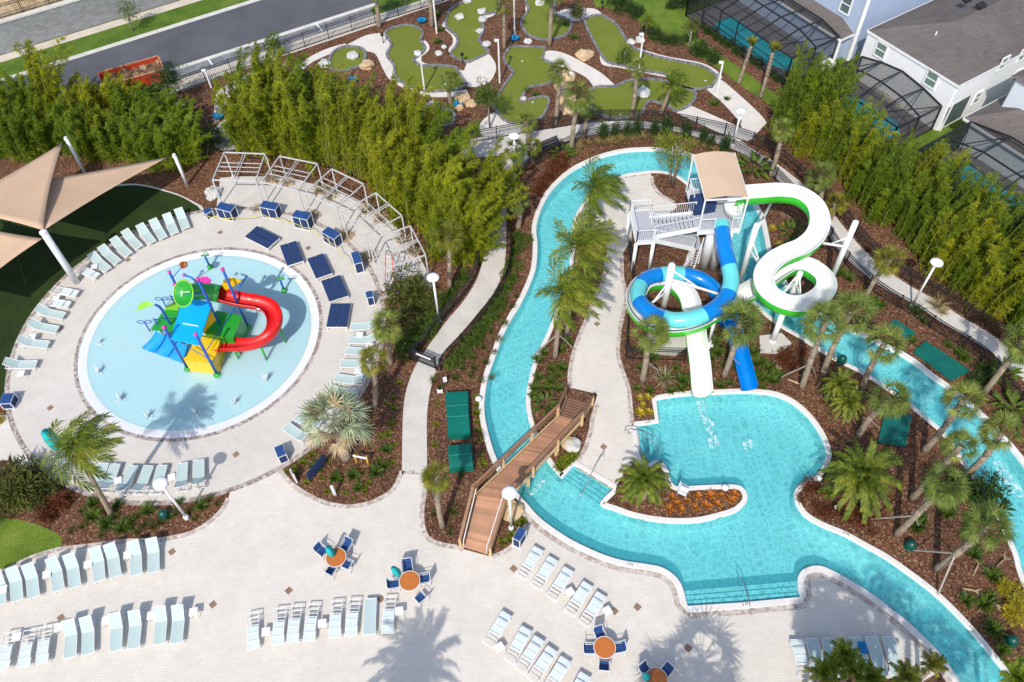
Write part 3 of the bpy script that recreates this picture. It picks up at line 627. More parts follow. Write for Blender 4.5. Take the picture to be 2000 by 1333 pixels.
def bush_mesh(seed, n=420, size=(1, 1, 1), leaf=(0.16, 0.08), clumps=9, shell=0.55):
    rn = random.Random(seed); mb = MB(); cs = []
    for i in range(clumps):
        v = rv(rn); v.normalize(); v = v * rn.uniform(.25, .75); v.z = abs(v.z) * 0.9 + 0.1; cs.append((v, rn.uniform(.28, .5)))
    for i in range(n):
        c, r = rn.choice(cs); v = rv(rn); v.normalize(); q = c + v * r * rn.uniform(shell, 1.0)
        if q.z < 0.02: q.z = rn.uniform(0.03, .2)
        p = Vector((q.x * size[0], q.y * size[1], q.z * size[2]))
        blade(mb, p, v + rv(rn, .6) + Vector((0, 0, .2)), rv(rn, .6) + Vector((0, 0, 1)), rn.uniform(.7, 1.3) * leaf[0], leaf[1], .2, 1)
    return mb
def tuft_mesh(seed, n=45, L=0.6, w=0.03, spread=0.9, droop=0.9, r=0.12):
    rn = random.Random(seed); mb = MB()
    for i in range(n):
        a = rn.uniform(0, 6.28); d = Vector((math.cos(a) * spread * rn.uniform(.2, 1), math.sin(a) * spread * rn.uniform(.2, 1), 1))
        blade(mb, Vector((math.cos(a) * r * rn.random(), math.sin(a) * r * rn.random(), 0.0)), d, Vector((0, 0, 1)) + rv(rn, .5), L * rn.uniform(.6, 1.1), w, droop, 3)
    return mb
def rosette_mesh(seed, n=16, L=0.42, w=0.09):
    rn = random.Random(seed); mb = MB()
    for i in range(n):
        a = i * 2.399; e = 0.35 + 0.9 * i / n
        blade(mb, Vector((0, 0, .05)), Vector((math.cos(a), math.sin(a), e)), Vector((0, 0, 1)), L * rn.uniform(.8, 1.1), w, .35, 3)
    return mb
def bigleaf_mesh(seed, n=16, L=1.1, w=0.34):
    rn = random.Random(seed); mb = MB()
    for i in range(n):
        a = i * 2.399 + rn.uniform(-.2, .2); e = 0.5 + 1.4 * i / n; d = Vector((math.cos(a), math.sin(a), e)).normalized()
        b = Vector((math.cos(a) * .1, math.sin(a) * .1, 0)); q = b + d * L * 0.6
        mb.tube([b, q], [0.02, 0.012], 3, False)
        dd = (d + Vector((math.cos(a), math.sin(a), -.2)) * .35).normalized(); s = dd.cross(Vector((0, 0, 1))).normalized(); vs = []
        for j in range(5):
            ww = w * (0.25, 0.9, 1.0, .7, .05)[j]; vs += [q - s * ww / 2 + Vector((0, 0, .04)), q, q + s * ww / 2 + Vector((0, 0, .04))]
            dd = (dd + Vector((0, 0, -.16))).normalized(); q = q + dd * L * .22
        mb.add(vs, [(3 * j + i_, 3 * j + i_ + 1, 3 * j + i_ + 4, 3 * j + i_ + 3) for j in range(4) for i_ in (0, 1)])
    return mb
def mesh_of(mb, name, mat):
    me = bpy.data.meshes.new(name); me.from_pydata(mb.v, [], mb.f); me.materials.append(mat); me.update(); return me
def child(name, mesh, parent, loc=(0, 0, 0), rz=0.0, sc=1.0):
    o = bpy.data.objects.new(name, mesh); COL.objects.link(o); o.parent = parent; o.location = loc
    o.rotation_euler = (0, 0, rz); o.scale = sc if isinstance(sc, tuple) else (sc, sc, sc); return o
CR = {}
CR['sabal'] = [mesh_of(fan_crown(s, 38, low=-56, wd=.06, seg=19, wind=.42), 'crown', L_sabal) for s in (1, 2, 3, 31, 32)]
CR['sabaly'] = [mesh_of(fan_crown(s, 30, wd=.06, seg=19), 'crown', L_sabaly) for s in (4, 5)]
CR['queen'] = [mesh_of(pinnate_crown(s, 24, 2.7, 1.25, 0.75, 26, 1.0, -10, 0.06), 'crown', L_queen) for s in (6, 7, 8)]
CR['date'] = [mesh_of(pinnate_crown(s, 46, 2.6, 0.1, 0.4, 34, 1.25, -25, 0.055), 'crown', L_date) for s in (9, 10)]
CR['areca'] = [mesh_of(pinnate_crown(s, 18, 1.25, .15, .34, 20, .9, 28, .05), 'crown', L_sabaly if s % 2 else L_lime) for s in (14, 15, 16)]
CR['tuft'] = [mesh_of(fan_crown(11, 9, pet=.5, blade_l=.55, low=55, wind=.1), 'crown', L_sabaly)]
CR['silver'] = [mesh_of(fan_crown(12, 24, pet=1.15, blade_l=1.1, wind=.2, seg=18, low=0, wd=.1), 'crown', L_silver)]
CR['silverdead'] = [mesh_of(fan_crown(13, 15, pet=1.3, blade_l=.9, wind=.1, seg=16, low=-45, wd=.09), 'dead_frond', L_dead)]
_rp = random.Random(5)
def palm(kind, base, crown, rad, label, group='palms round the pools', trunk=0.17, mat=None, boots=0.45, name='palm_tree', stakes=0):
    """upright trunk seen from foot to crown in the picture; rad: crown radius in metres"""
    B = base if isinstance(base, Vector) else G(*base)
    if isinstance(crown, Vector): Tp = crown
    else: Tp = G(crown[0], crown[1], HT(base, crown))
    root = thing(name, label, 'palm', B, group=group)
    mb = MB(); n = 12; pts = []; rs = []
    side = Vector((_rp.uniform(-.12, .12), _rp.uniform(-.12, .12), 0))
    for i in range(n + 1):
        t = i / n; pts.append(B.lerp(Tp, t) + side * math.sin(math.pi * t)); rs.append(trunk * (1.25 if i == 0 else 1.05 - .25 * t) * (1 + .06 * ((i % 2) * 2 - 1)))
    k = max(2, int(n * (1 - boots)))
    mb.tube(pts[:k + 1], rs[:k + 1], 9); mb.build('trunk', mat or M_bark, root, smooth=True)
    if boots > 0:
        mb = MB(); H = (Tp - B).length; P2 = pts[k:]; m = max(3, int(H * boots / 0.12))
        mb.tube(P2, [r * 1.02 for r in rs[k:]], 8)
        for i in range(m):
            x = i / m * (len(P2) - 1); a = int(min(len(P2) - 2, x)); q = P2[a].lerp(P2[a + 1], x - a)
            for j in range(4):
                g = i * .9 + j * 1.571; d = Vector((math.cos(g), math.sin(g), .9))
                blade(mb, q + Vector((math.cos(g), math.sin(g), 0)) * trunk * .85, d, Vector((0, 0, 1)), .2, .1, 0, 1)
        mb.build('boot_sheath', M_boots, root)
    ml = CR[kind]; child('crown', _rp.choice(ml), root, Tp - B, _rp.uniform(-.5, .5) if kind == 'queen' else _rp.uniform(0, 6.28), rad)
    if kind == 'silver': child('dead_frond', CR['silverdead'][0], root, Tp - B - Vector((0, 0, .25)), 1.0, rad)
    for s in range(stakes):
        a = s * 2.09 + _rp.uniform(0, 1); mb = MB(); d = Vector((math.cos(a), math.sin(a), 0))
        mb.bar(B + d * 1.5, B.lerp(Tp, 0.38) + d * .1, .09, .06); mb.build('support_stake', plain('stake_wood', (0.36, 0.31, 0.26), .8, .2), root)
    return root
NE = 'fan palm beside the mulch bank right of the big pool'
PALMS = [
 ('sabal', (1255,744), (1270,652), 0.75, 'fan palm left of the white chute end, before the short black fence', 1),
 ('sabal', (1413.6,735.5), (1446,630), 0.92, 'leaning fan palm between the white chute and the open blue chute', 1),
 ('sabal', (1566,759), (1612,632), 0.86, 'tallest pale trunked fan palm by the big pool rim, left of a pair', 2),
 ('sabal', (1607,730), (1662,612), 0.88, 'brown trunked fan palm of a close pair, the one nearer the white helix slide', 1),
 ('sabal', (1684,756), (1728,671), 0.8, 'fan palm leaning over the right lazy river just below the small green mat', 1),
 ('sabal', (1677,850), (1739,778), 0.75, 'ragged fan palm with a white scaly trunk beside the shaded green mat', 1),
 ('sabal', (1804,882), (1882,782), 0.72, 'fan palm with a dark toothed trunk leaning over the far right river', 0),
 ('sabal', (1885,930), (1956,846), 0.74, 'fan palm at the right edge standing by the foaming river water', 0),
 ('sabal', (1780,974), (1876,872), 0.6, 'fan palm with a thin slanting trunk right behind the large feathery date palm', 1),
 ('sabal', (1750,1045), (1848,945), 0.74, 'fan palm with a long propped trunk near the coping right of the date palm', 2),
 ('sabal', (1828,1112), (1929,1030), 0.8, 'lowest fan palm on the right bank with a scaly upper trunk and wooden props', 3),
 ('sabal', (1922,767), (2000,668), 0.9, 'bare pinkish trunk leaning out of the right edge below the white walk', 0),
 ('sabaly', (1689,585), (1738,510), 0.7, 'yellow green fan palm beside the black fence right of the helix slide', 0),
 ('sabal', (1505,344), (1529,252), 0.58, 'fan palm at the inner fence bend, up right of the tan canopy', 0),
 ('sabal', (1600,405), (1602,343), 0.75, 'pale blue green fan palm growing into the right bamboo by the walk', 0),
 ('sabaly', (1622,428), (1630,398), 0.6, 'low yellowish fan palm between the walk and the white slide bend', 0),
 ('sabal', (1115,297), (1130,186), 0.85, 'tall fan palm with a smooth pale trunk between the two fences, right of the bench', 0),
 ('sabal', (1084,245), (1093,140), 0.65, 'fan palm beside the arched white golf walk', 0),
 ('sabal', (1138,267), (1146,212), 0.5, 'short fan palm tucked behind the tall one on the walk', 0),
 ('sabal', (1233,230), (1243,133), 0.55, 'fan palm with a tapering grey trunk at the left end of the wide wavy green', 0),
 ('queen', (1290,223), (1311,165), 0.62, 'arching feather palm on the mulch tongue of the wide wavy green', 0),
 ('sabal', (1032,281), (1027,238), 0.62, 'short fan palm on the walk edge left of the bench', 0),
 ('sabal', (881.6,209), (877,155), 0.6, 'fan palm at the foot of the long bent green, over the sandy patch', 0),
 ('sabal', (1010.5,341), (1007,291), 0.6, 'fan palm beside the white disc lamp at the walk junction', 0),
 ('sabaly', (1040,318), (1040,286), 0.5, 'yellowing low fan palm left of the black bench', 0),
 ('sabaly', (878,562), (876,462), 0.72, 'fan palm against the bamboo beside the disc lamp at the terrace end', 0),
 ('sabal', (763,711), (757,636), 0.72, 'fan palm at the top of the bed right of the splash deck loungers', 0),
 ('sabaly', (733,795), (729,705), 0.62, 'fan palm with a rough grey trunk up right of the silver palm', 0),
 ('sabaly', (864.7,1030), (853,932), 0.55, 'lone lime green fan palm in the mulch left of the wooden bridge', 0),
 ('sabal', (1012,446), (1012,392), 0.6, 'fan palm trunk half hidden under the leaning bamboo by the walk', 0),
 ('queen', (1084,700), (1098,575), 0.92, 'windswept feather palm leaning over the path, lowest of three on the river island', 2),
 ('queen', (1107,655), (1132,482), 0.95, 'windswept feather palm, middle of three on the river island', 0),
 ('queen', (1152,425), (1160,368), 0.92, 'windswept feather palm at the top of the river island beside the round terrace', 0),
 ('queen', (218,1006), (148,880), 0.88, 'windswept feather palm bending over the bottom left loungers of the splash deck', 0),
 ('date', (1680,975), (1684,932), 0.98, 'large feathery date palm with yellowing fronds on the point of the mulch bank', 0),
 ('date', (1258,972), (1257,938), .66, 'squat feathery date palm in the planter with orange flowers', 0),
 ('date', (1636,790), (1640,752), .5, 'small dark feathery palm in shade above the big pool rim', 0),
 ('date', (1655,822), (1657,786), .52, 'small feathery palm in shade just right of the big pool rim', 0),
 ('sabaly', (985,96), (983,10), 0.6, 'yellow topped palm at the top edge beside the tall green', 0),
 ('sabal', (741,54), (734,-32), .9, 'bare trunk against the roadside fence, its crown above the frame', 0),
 ('sabal', (843,53), (836,-40), .9, 'reddish bare trunk beside the blue ball cup at the top, its crown above the frame', 0),
 ('sabal', (1072.6,90), (1076,-28), 1.0, 'tall pale scaly trunk at the round ended green, its crown above the frame', 0),
 ('tuft', (1442.5,164), (1467,92), .9, 'clipped young palm with a tuft on top on the lawn, the left of two', 0),
 ('tuft', (1485,192), (1509,104), .95, 'clipped young palm with a white scaly trunk on the lawn, the right of two', 0)]
for kind, b, c, r, lab, st in PALMS:
    palm(kind, b, c, r, lab, stakes=st, boots=0.0 if kind == 'queen' else (.25 if kind == 'date' else .42), trunk=.3 if kind == 'date' and r > 1 else (.19 if kind == 'sabal' else .16))
palm('silver', (676,893), (656,822), 1.0, 'big silver fan palm with withered lower leaves in the rounded mulch bed', 'palms round the pools', .34, boots=.5)
# palms that stand below the picture: their shadows and a few frond tips are what shows
def off_palm(kind, shadow, h, rad, label):
    s = G(*shadow); d = Vector((math.sin(SHADOW_AZ), math.cos(SHADOW_AZ), 0)) * h / math.tan(SUN_EL); b = s - d
    palm(kind, Vector((b.x, b.y, 0)), Vector((b.x + .2, b.y, h)), rad, label, 'palms below the terrace', boots=.3)
off_palm('date', (800, 1318), 8.5, 1.15, 'palm whose feathery shadow lies on the terrace below the middle loungers')
off_palm('sabal', (1362, 1292), 8.0, 1.4, 'palm whose round shadow lies right of the orange tables')
off_palm('sabal', (1308, 1322), 7.5, 1.2, 'palm whose ragged shadow falls on the cut off table')
for i, (x, y, h, rr) in enumerate([(1600,1178,8.4,.85),(1648,1185,8.8,.9),(1688,1222,8.2,.85),(1625,1228,7.6,.8),(1575,1205,8.0,.7),(1712,1152,9.6,.5),(1765,1200,9.2,.65),(1830,1262,8.6,.7),(1872,1295,8.2,.6)]):
    off_palm('sabal', (x, y), h, rr, 'palm below the frame shading the terrace, %s of its cluster' % nth(i, 9))
for i, (c, h, r) in enumerate([((1649,1282),3.6,.5),((1606,1316),3.2,.45),((1628,1300),3.3,.42),((1668,1312),3.2,.45),((1698,1324),3.0,.45),((1768,1322),3.0,.5),((1821,1298),2.2,.4),((1984,1326),2.8,.6)]):
    p = G(c[0], c[1], h); palm('areca', Vector((p.x - .1, p.y - .25, 0)), p, r * 1.5, 'frond tips of a low palm at the bottom edge, %s of eight' % nth(i, 8), 'palms at the bottom edge', boots=.3, trunk=.12)

# ------------------------------------------------------------------ bamboo
BAM = []
for s in (21, 22, 23, 24, 25, 26, 27, 28):
    c, l = bamboo_meshes(s, n=20 if s < 24 else 24, H=8.0, lean=1.3 + .5 * (s % 3)) if s < 26 else bamboo_meshes(s, n=26, H=7.2, spread=2.0, lean=.8, leaves=17, t0=.01)
    BAM.append((mesh_of(c, 'culm', M_culm), mesh_of(l, 'foliage', L_bamboo), mesh_of(l, 'foliage', L_bamboodk)))
_rb = random.Random(11)
def bamboo_row(pts, label, group, hpx, jit=.4, dark=.35, bushy=.3):
    n = len(pts)
    for i, p in enumerate(pts):
        B = G(p[0], p[1]); h = (p[2] if len(p) > 2 else hpx) * _rb.uniform(.74, 1.14)
        root = thing('bamboo_clump', label % nth(i, n), 'bamboo', B, group=group)
        c, l, ld = BAM[_rb.randrange(5)] if _rb.random() > bushy else BAM[_rb.randrange(5, 8)]; k = h / 8.0; rz = _rb.uniform(-.6, .6); w = _rb.uniform(.8, 1.15) * max(.8, k)
        if 'over the walk' in group: root.rotation_euler = (-.12, .3, 0)
        child('culm', c, root, (0, 0, 0), rz, (w, w, k)); child('foliage', ld if _rb.random() < dark else l, root, (0, 0, 0), rz, (w, w, k))
bamboo_row([(20,300),(62,306),(105,300),(150,305),(195,300),(240,306),(285,312),(330,318),(372,312,5)], 'dense bamboo clump behind the tan sails, %s of front row', 'bamboo behind the sails', 5.8, dark=.5, bushy=.6)
bamboo_row([(-10,262,5.4),(35,255,7.4),(80,250,8.6),(125,248,8.8),(170,250,6.4),(212,236,4.8),(235,226,4.6),(262,220,4.0),(288,214,2.6),(250,250,4.6),(300,250,3.8),(345,255,3.4)], 'bamboo clump between sails and street, %s of back row', 'bamboo behind the sails', 5.8, dark=.35, bushy=.4)
bamboo_row([(484,288,8),(508,294),(538,298),(578,308),(618,318),(658,330),(698,348),(738,368),(775,392),(808,420),(838,450),(868,482),(890,515,7)], 'tall bright bamboo clump behind the pergola frames, %s of front row', 'bamboo behind the cabana frames', 8.3, dark=.15, bushy=.2)
bamboo_row([(492,240,7.4),(524,248),(562,252),(604,258),(645,266),(688,280),(730,300),(770,322),(808,345),(845,372),(880,400)], 'tall bamboo clump backing on to the mini golf, %s of back row', 'bamboo behind the cabana frames', 7.8, dark=.3, bushy=.2)
bamboo_row([(905,430,7.2),(925,470,6.6),(912,505,6.0),(940,440,6.2)], 'wind bent bamboo clump over the concrete walk, %s of four', 'bamboo over the walk', 7, dark=.0, bushy=0)
bamboo_row([(1538,268,5.2),(1572,292),(1612,320),(1652,354),(1692,392),(1727,427),(1764,464),(1802,500),(1840,532),(1882,562),(1924,592),(1964,620),(2007,647)], 'dense bamboo clump along the right hand walk, %s of front row', 'bamboo along the right walk', 5.6, dark=.75, bushy=.75)
bamboo_row([(1552,222,6.4),(1590,250,6.6),(1640,290,5.4),(1690,332,5.0),(1735,368,5.6),(1780,402,6.0),(1825,438),(1870,470),(1915,500,7),(1960,532,7.4),(2005,562,7.4),(2050,600,6.5)], 'dense bamboo clump between right walk and house pools, %s of back row', 'bamboo along the right walk', 6.2, dark=.6, bushy=.55)

# ------------------------------------------------------------------ broadleaf trees, hedges, bed plants
def tree(base, crown, rad, label, leaf, name='small_tree', squash=1.0, stems=1, n=900, lsize=(.22, .12), group=None):
    B, Tp, h = BT(base, crown); root = thing(name, label, 'tree', B, group=group)
    mb = MB(); rn = random.Random(int(base[0]))
    for s in range(stems):
        off = Vector((rn.uniform(-.25, .25), rn.uniform(-.25, .25), 0)) * (stems > 1)
        mb.tube([B + off, B.lerp(Tp, .5) + off * 1.6, Tp + off * 2.5], [.09, .07, .03], 6)
        for k in range(4):
            q = B.lerp(Tp, .5 + .12 * k) + off * 1.8; d = rv(rn); d.z = abs(d.z) * .6 + .2; mb.tube([q, q + d.normalized() * rad * .7], [.035, .012], 4)
    mb.build('trunk', M_bark2, root, smooth=True)
    c = bush_mesh(int(base[0]) + 3, n, (rad * 1.25, rad * 1.25, rad * 1.6 * squash), lsize, 14, .45)
    o = child('crown', mesh_of(c, 'crown', leaf), root, Tp - B - Vector((0, 0, rad * .75 * squash))); return root
tree((1310,361), (1320,288), 1.55, 'leafy multi stemmed tree on the island tip beside the tan canopy', L_lime, stems=3, n=1500)
tree((537,111), (528,78), 1.0, 'small dark round tree behind the roadside fence', L_shrub)
tree((260,61), (246,16), 1.15, 'thin street tree in a mulch ring on the grass verge', L_shrub, squash=1.4, n=650)
tree((1135,46), (1131,18), .95, 'bushy tree at the top edge between two greens', L_olive)
tree((957,250), (951,178), 1.15, 'dense dark crowned tree at the left foot of the largest green', L_shrub, n=1300)
tree((1219,130), (1221,100), .8, 'slender shrub tree on the inner edge of the longest green', L_shrub, n=450)
tree((1263,66), (1263,38), .75, 'yellow green sapling among dark bushes by the lawn', L_lime, n=500)
tree((1344,101), (1354,44), .8, 'thin young tree on the lawn beside the pool cage', L_olive, n=500)
tree((330,215), (325,150), 1.5, 'dark round tree beside the orange container', L_dark, n=1600)
tree((405,300), (408,262), 1.35, 'dark bushy tree at the right end of the bamboo behind the sails', L_dark, n=1500)
BUSH = {k: [mesh_of(bush_mesh(40 + i, 800, (1, 1, 1.1), (.2, .1)), 'bush', m) for i in range(2)] for k, m in (('dark', L_dark), ('green', L_shrub), ('olive', L_olive), ('lime', L_lime), ('red', L_red), ('gold', L_gold))}
BUSH['column'] = [mesh_of(bush_mesh(50 + i, 700, (.5, .5, 1.9), (.18, .09)), 'bush', L_dark) for i in range(2)]
TUFT = {'green': mesh_of(tuft_mesh(1, 90, .6, .045), 'tuft', L_shrub), 'tan': mesh_of(tuft_mesh(2, 90, .8, .02), 'tuft', L_tan), 'lime': mesh_of(tuft_mesh(3, 80, .6, .045), 'tuft', L_lime), 'olive': mesh_of(tuft_mesh(4, 70, .65), 'tuft', L_olive),
        'orange': mesh_of(rosette_mesh(1), 'tuft', L_orange), 'gold': mesh_of(rosette_mesh(2), 'tuft', L_gold), 'croton': mesh_of(bush_mesh(60, 160, (.45, .45, .5), (.16, .06)), 'tuft', L_red), 'dead': mesh_of(tuft_mesh(5, 60, .7, .03, 1.3), 'tuft', L_dead),
        'bigleaf': mesh_of(bigleaf_mesh(1), 'tuft', L_shrub), 'bigleaf2': mesh_of(bigleaf_mesh(2, 12, .8, .26), 'tuft', L_lime)}
def plants(kind, pts, label, cat, group, size, name, bush=True, jit=.15):
    n = len(pts); pts = sorted(pts, key=lambda p: (p[0], p[1]))
    for i, p in enumerate(pts):
        me = _rb.choice(BUSH[kind]) if bush else TUFT[kind]
        o = bpy.data.objects.new(name, me); COL.objects.link(o); s = (p[2] if len(p) > 2 else size) * _rb.uniform(1 - jit, 1 + jit) * (1.3 if not bush and kind not in ('orange', 'gold', 'bigleaf') else 1.12)
        o.location = G(p[0], p[1]); o.rotation_euler = (0, 0, _rb.uniform(0, 6.28)); o.scale = (s, s, s)
        tag(o, label % nth(i, n) if '%s' in label else label, cat, group)
plants('dark', [(1203,12),(1213,7),(1223,23),(1240,32),(1273,71),(1294,83),(1322,83),(1363,103),(1390,117),(1316,14),(1333,12),(1351,5)], 'dark rounded bush between mini golf and lawn, %s', 'bush', 'dark bushes along the lawn', .95, 'round_bush')
plants('dark', [(1375,56),(1385,64),(1395,71),(1404,78),(1415,86),(1426,90),(1437,100),(1447,105),(1469,121),(1481,129),(1508,148),(1520,158)], 'small clipped bush beside the long pool cage, %s of the row', 'bush', 'clipped bushes beside the pool cage', .55, 'clipped_bush')
plants('column', [(1174,276),(1199,270),(1220,268),(1243,266),(1272,266),(1299,266),(1338,273),(1368,281),(1390,290),(1411,297)], 'narrow upright shrub inside the curved black fence, %s of ten', 'shrub', 'upright shrubs along the curved fence', .95, 'upright_shrub')
plants('olive', [(804,600,1.8),(792,575,1.4),(830,612,1.2)], 'large olive shrub at the end of the terrace, %s of three', 'shrub', 'olive shrubs by the terrace', 1.5, 'olive_shrub')
plants('green', [(800,672,.9),(818,658,.9),(838,640,.8),(850,622,.7),(860,600,.7),(876,585,.6),(893,560,.6),(905,545,.6),(790,690,.7)], 'leafy green shrub left of the concrete walk, %s', 'shrub', 'shrubs left of the walk', .8, 'leafy_shrub')
plants('gold', [(842,600,.5),(836,612,.5),(852,578,.4),(1968,1152,.8),(1990,1188,.8),(1976,1208,.7),(3,822,.4)], 'yellow leaved shrub, %s of the yellow ones', 'shrub', 'yellow shrubs', .5, 'yellow_shrub')
plants('green', [(888,712,.7),(902,697,.65),(912,680,.7),(925,668,.6),(938,650,.65),(946,636,.6),(957,622,.6),(966,606,.65),(975,590,.6),(985,570,.6),(995,545,.6),(1003,520,.6),(1010,490,.7),(1018,470,.7)], 'green hedge shrub between fence and left river, %s', 'shrub', 'hedge beside the left river', .65, 'hedge_shrub')
plants('olive', [(30,965,1.9),(62,950,1.7),(15,990,1.6),(85,975,1.2)], 'big olive bush at the left edge by the umbrella, %s', 'bush', 'bushes at the left edge', 1.7, 'olive_bush')
plants('red', [(112,992,.9),(95,1005,.7),(130,980,.6),(1090,330,.8),(1075,345,.8),(1060,362,.7),(1050,378,.6),(1098,318,.7)], 'dark red leaved bush in mulch, %s of the red ones', 'bush', 'red bushes', .8, 'red_bush')
plants('dark', [(1905,985,1.5),(1922,965,1.3),(1925,735,.9),(1905,755,.8)], 'dark glossy bush on the right bank, %s of four', 'bush', 'dark bushes on the right bank', 1.2, 'glossy_bush')
BED = [('green', [(183,985),(230,990),(290,1000),(255,1020),(180,1010),(330,1010),(350,985),(395,990),(240,1035),(210,1025)], 'green strappy plant in the bed above the lower lounger row, %s', 'plants in the lower left bed', .75),
 ('green', [(618,915),(655,935),(690,930),(735,925),(752,912),(755,880),(700,955)], 'green strappy plant in the silver palm bed, %s', 'plants in the silver palm bed', .8),
 ('lime', [(592,905),(578,925),(600,945),(610,890),(765,830),(760,850),(745,855),(720,870),(770,800),(655,965),(722,835)], 'lime tuft in the silver palm bed, %s', 'lime tufts in the silver palm bed', .5),
 ('lime', [(930,775),(931,792),(930,808),(932,825),(935,842),(938,860),(941,892),(943,908),(855,790),(852,830),(850,870)], 'small lime tuft between the green boxes and the river, %s', 'lime tufts by the green boxes', .42),
 ('olive', [(848,745),(860,760),(890,740),(920,735),(925,700),(905,720),(870,950),(885,1000),(850,1005),(880,1042),(845,960),(900,930)], 'olive grass tuft in the bed left of bridge and river, %s', 'olive tufts left of the bridge', .55),
 ('green', [(1052,705),(1078,722),(1098,720),(1053,738),(1045,760),(1075,745),(1092,735),(1068,760),(1090,762),(1042,775),(1095,685),(1108,670),(1062,690)], 'green tuft on the river island above the bridge, %s', 'tufts on the river island', .62),
 ('lime', [(985,1010),(1000,1045),(1010,1025),(1015,1010),(995,1055),(1020,1018),(983,1060)], 'small plant beside the disc lamp at the bridge ramp, %s', 'plants by the bridge ramp', .42),
 ('orange', [(1314,974),(1341,979),(1363,971.5),(1388,970),(1407,969),(1427,977.5),(1435,967),(1307,996),(1331,998),(1358,993),(1380,989),(1402,987.5),(1320,985)], 'orange bromeliad in the curved planter, %s', 'orange bromeliads in the planter', .8),
 ('gold', [(1250,779),(1265,777.6),(1255,793),(1250,808),(1267,806)], 'yellow orange bromeliad at the stepped pool corner, %s of five', 'bromeliads at the pool corner', .72),
 ('croton', [(1570,960),(1580,950),(1565,975),(1588,985),(1600,1000),(1612,1000),(1625,1010),(1640,1005),(1650,1020),(1668,1012),(1680,1030),(1700,1038),(1690,1012),(1590,965),(1720,1010)], 'rusty croton under the big date palm, %s', 'crotons under the date palm', .85),
 ('lime', [(560,922),(575,915),(640,900),(628,935),(668,940),(676,965),(720,945),(712,960),(690,975),(740,900),(768,905),(742,880),(640,960),(770,870),(755,790),(768,780),(780,750),(748,770)], 'small lime weed in the silver palm bed, %s', 'weeds in the silver palm bed', .33),
 ('olive', [(162,1030),(200,1045),(270,1040),(300,1030),(315,1022),(345,1005),(370,1000),(380,1015),(410,975),(425,985),(270,1010),(230,1010),(205,1000),(160,1000),(285,1025),(140,1040)], 'olive tuft in the lower left bed, %s', 'olive tufts in the lower left bed', .5),
 ('green', [(1255,690),(1275,700),(1268,765),(1245,760),(1310,765),(1330,760),(1320,720),(1250,720),(1405,755),(1425,750),(1470,755),(1490,757),(1440,720),(1415,715),(1480,735)], 'low green plant above the big pool coping, %s', 'plants above the big pool', .55),
 ('olive', [(960,740),(940,745),(925,720),(950,710),(965,690),(945,680),(975,665),(960,650),(985,635),(975,620),(1000,600),(1010,580)], 'olive grass tuft between hedge and left river, %s', 'tufts beside the left river', .5),
 ('croton', [(1520,705),(1532,712),(1545,700),(1555,712),(1540,725),(1560,690),(1528,690)], 'rusty croton on the bank near the slide footing, %s', 'crotons near the slide footing', .95),
 ('green', [(1395,670),(1400,690),(1385,700),(1390,650),(1470,690),(1480,710),(1500,720),(1490,740),(1510,745),(1475,735),(1378,720),(1520,735),(1300,735),(1330,745)], 'green groundcover plant between the two chutes and the bank, %s', 'groundcover near the chutes', .75),
 ('tan', [(1130,290),(1150,283),(1172,282),(1190,280),(1215,277),(1235,274),(1258,272),(1283,274),(1310,276),(1355,286),(1380,292),(1402,303),(1445,318),(1122,300),(1205,280),(1828,600),(1840,612)], 'tan ornamental grass along the curved fence, %s', 'ornamental grasses along the fence', .85),
 ('green', [(1935,1128),(1932,1170),(1920,1182),(1940,1232),(1955,1270),(1885,1175),(1900,1085),(1890,1050),(1850,1005),(1800,1015),(1790,1030)], 'green tuft on the right bank, %s', 'tufts on the right bank', .8),
 ('green', [(1780,668),(1790,610),(1800,628),(1700,610),(1655,545),(1640,535),(1715,600),(1850,675),(1870,690),(1880,700),(1700,590)], 'green plant inside the right fence, %s', 'plants inside the right fence', .75),
 ('green', [(855,30),(862,60),(855,85),(1120,75),(1140,105),(1105,50),(1030,178),(1045,186),(1420,195),(1395,205)], 'small plant in the mini golf mulch, %s', 'plants in the mini golf mulch', .7),
 ('dead', [(529,352),(563,357),(628,372),(646,381),(718,412),(745,428),(790,470),(808,492),(722,502),(676,462),(612,422),(503,410)], 'withered shrub in a square planter under the pergola frames, %s', 'withered shrubs under the pergolas', .9)]
for k, pts, lab, grp, sz in BED: plants(k, pts, lab, 'plant', grp, sz, {'orange': 'bromeliad', 'gold': 'bromeliad', 'croton': 'croton_plant', 'tan': 'ornamental_grass', 'dead': 'withered_shrub'}.get(k, 'bed_plant'), False, .25)  # the tan tufts are ornamental grass
plants('bigleaf', [(1471,336,.85),(1098,306,.8),(1064,795,.5),(1545,462,.75),(1965,800,.75),(1985,812,.75),(1955,735,.75)], 'broad leaved tropical plant, %s of the broad leaved ones', 'plant', 'broad leaved plants', 1.1, 'broad_leaved_plant', False)
plants('gold', [(1475,372,.9),(1498,385,.8),(1508,448,.9),(1530,440,.7),(1595,517,.8),(1520,478,.7)], 'yellow rosette plant round the white slide, %s', 'plant', 'yellow rosettes by the slide', .8, 'rosette_plant', False)
plants('lime', [(1110,900),(1102,905),(1095,915),(1118,893)], 'low leafy plant with red flowers beside the bridge foot, %s of four', 'plant', 'plants beside the bridge foot', .7, 'flowering_plant', False)
plants('olive', [(1365,700,.5),(560,345,.01)][:1], 'spiky dark plant in the mulch left of the white chute', 'plant', 'spiky plants', .5, 'spiky_plant', False)
plants('dead', [(1298,742,1.1)], 'dark spiky plant in the mulch left of the white chute end', 'plant', 'spiky plants', 1, 'spiky_plant', False)
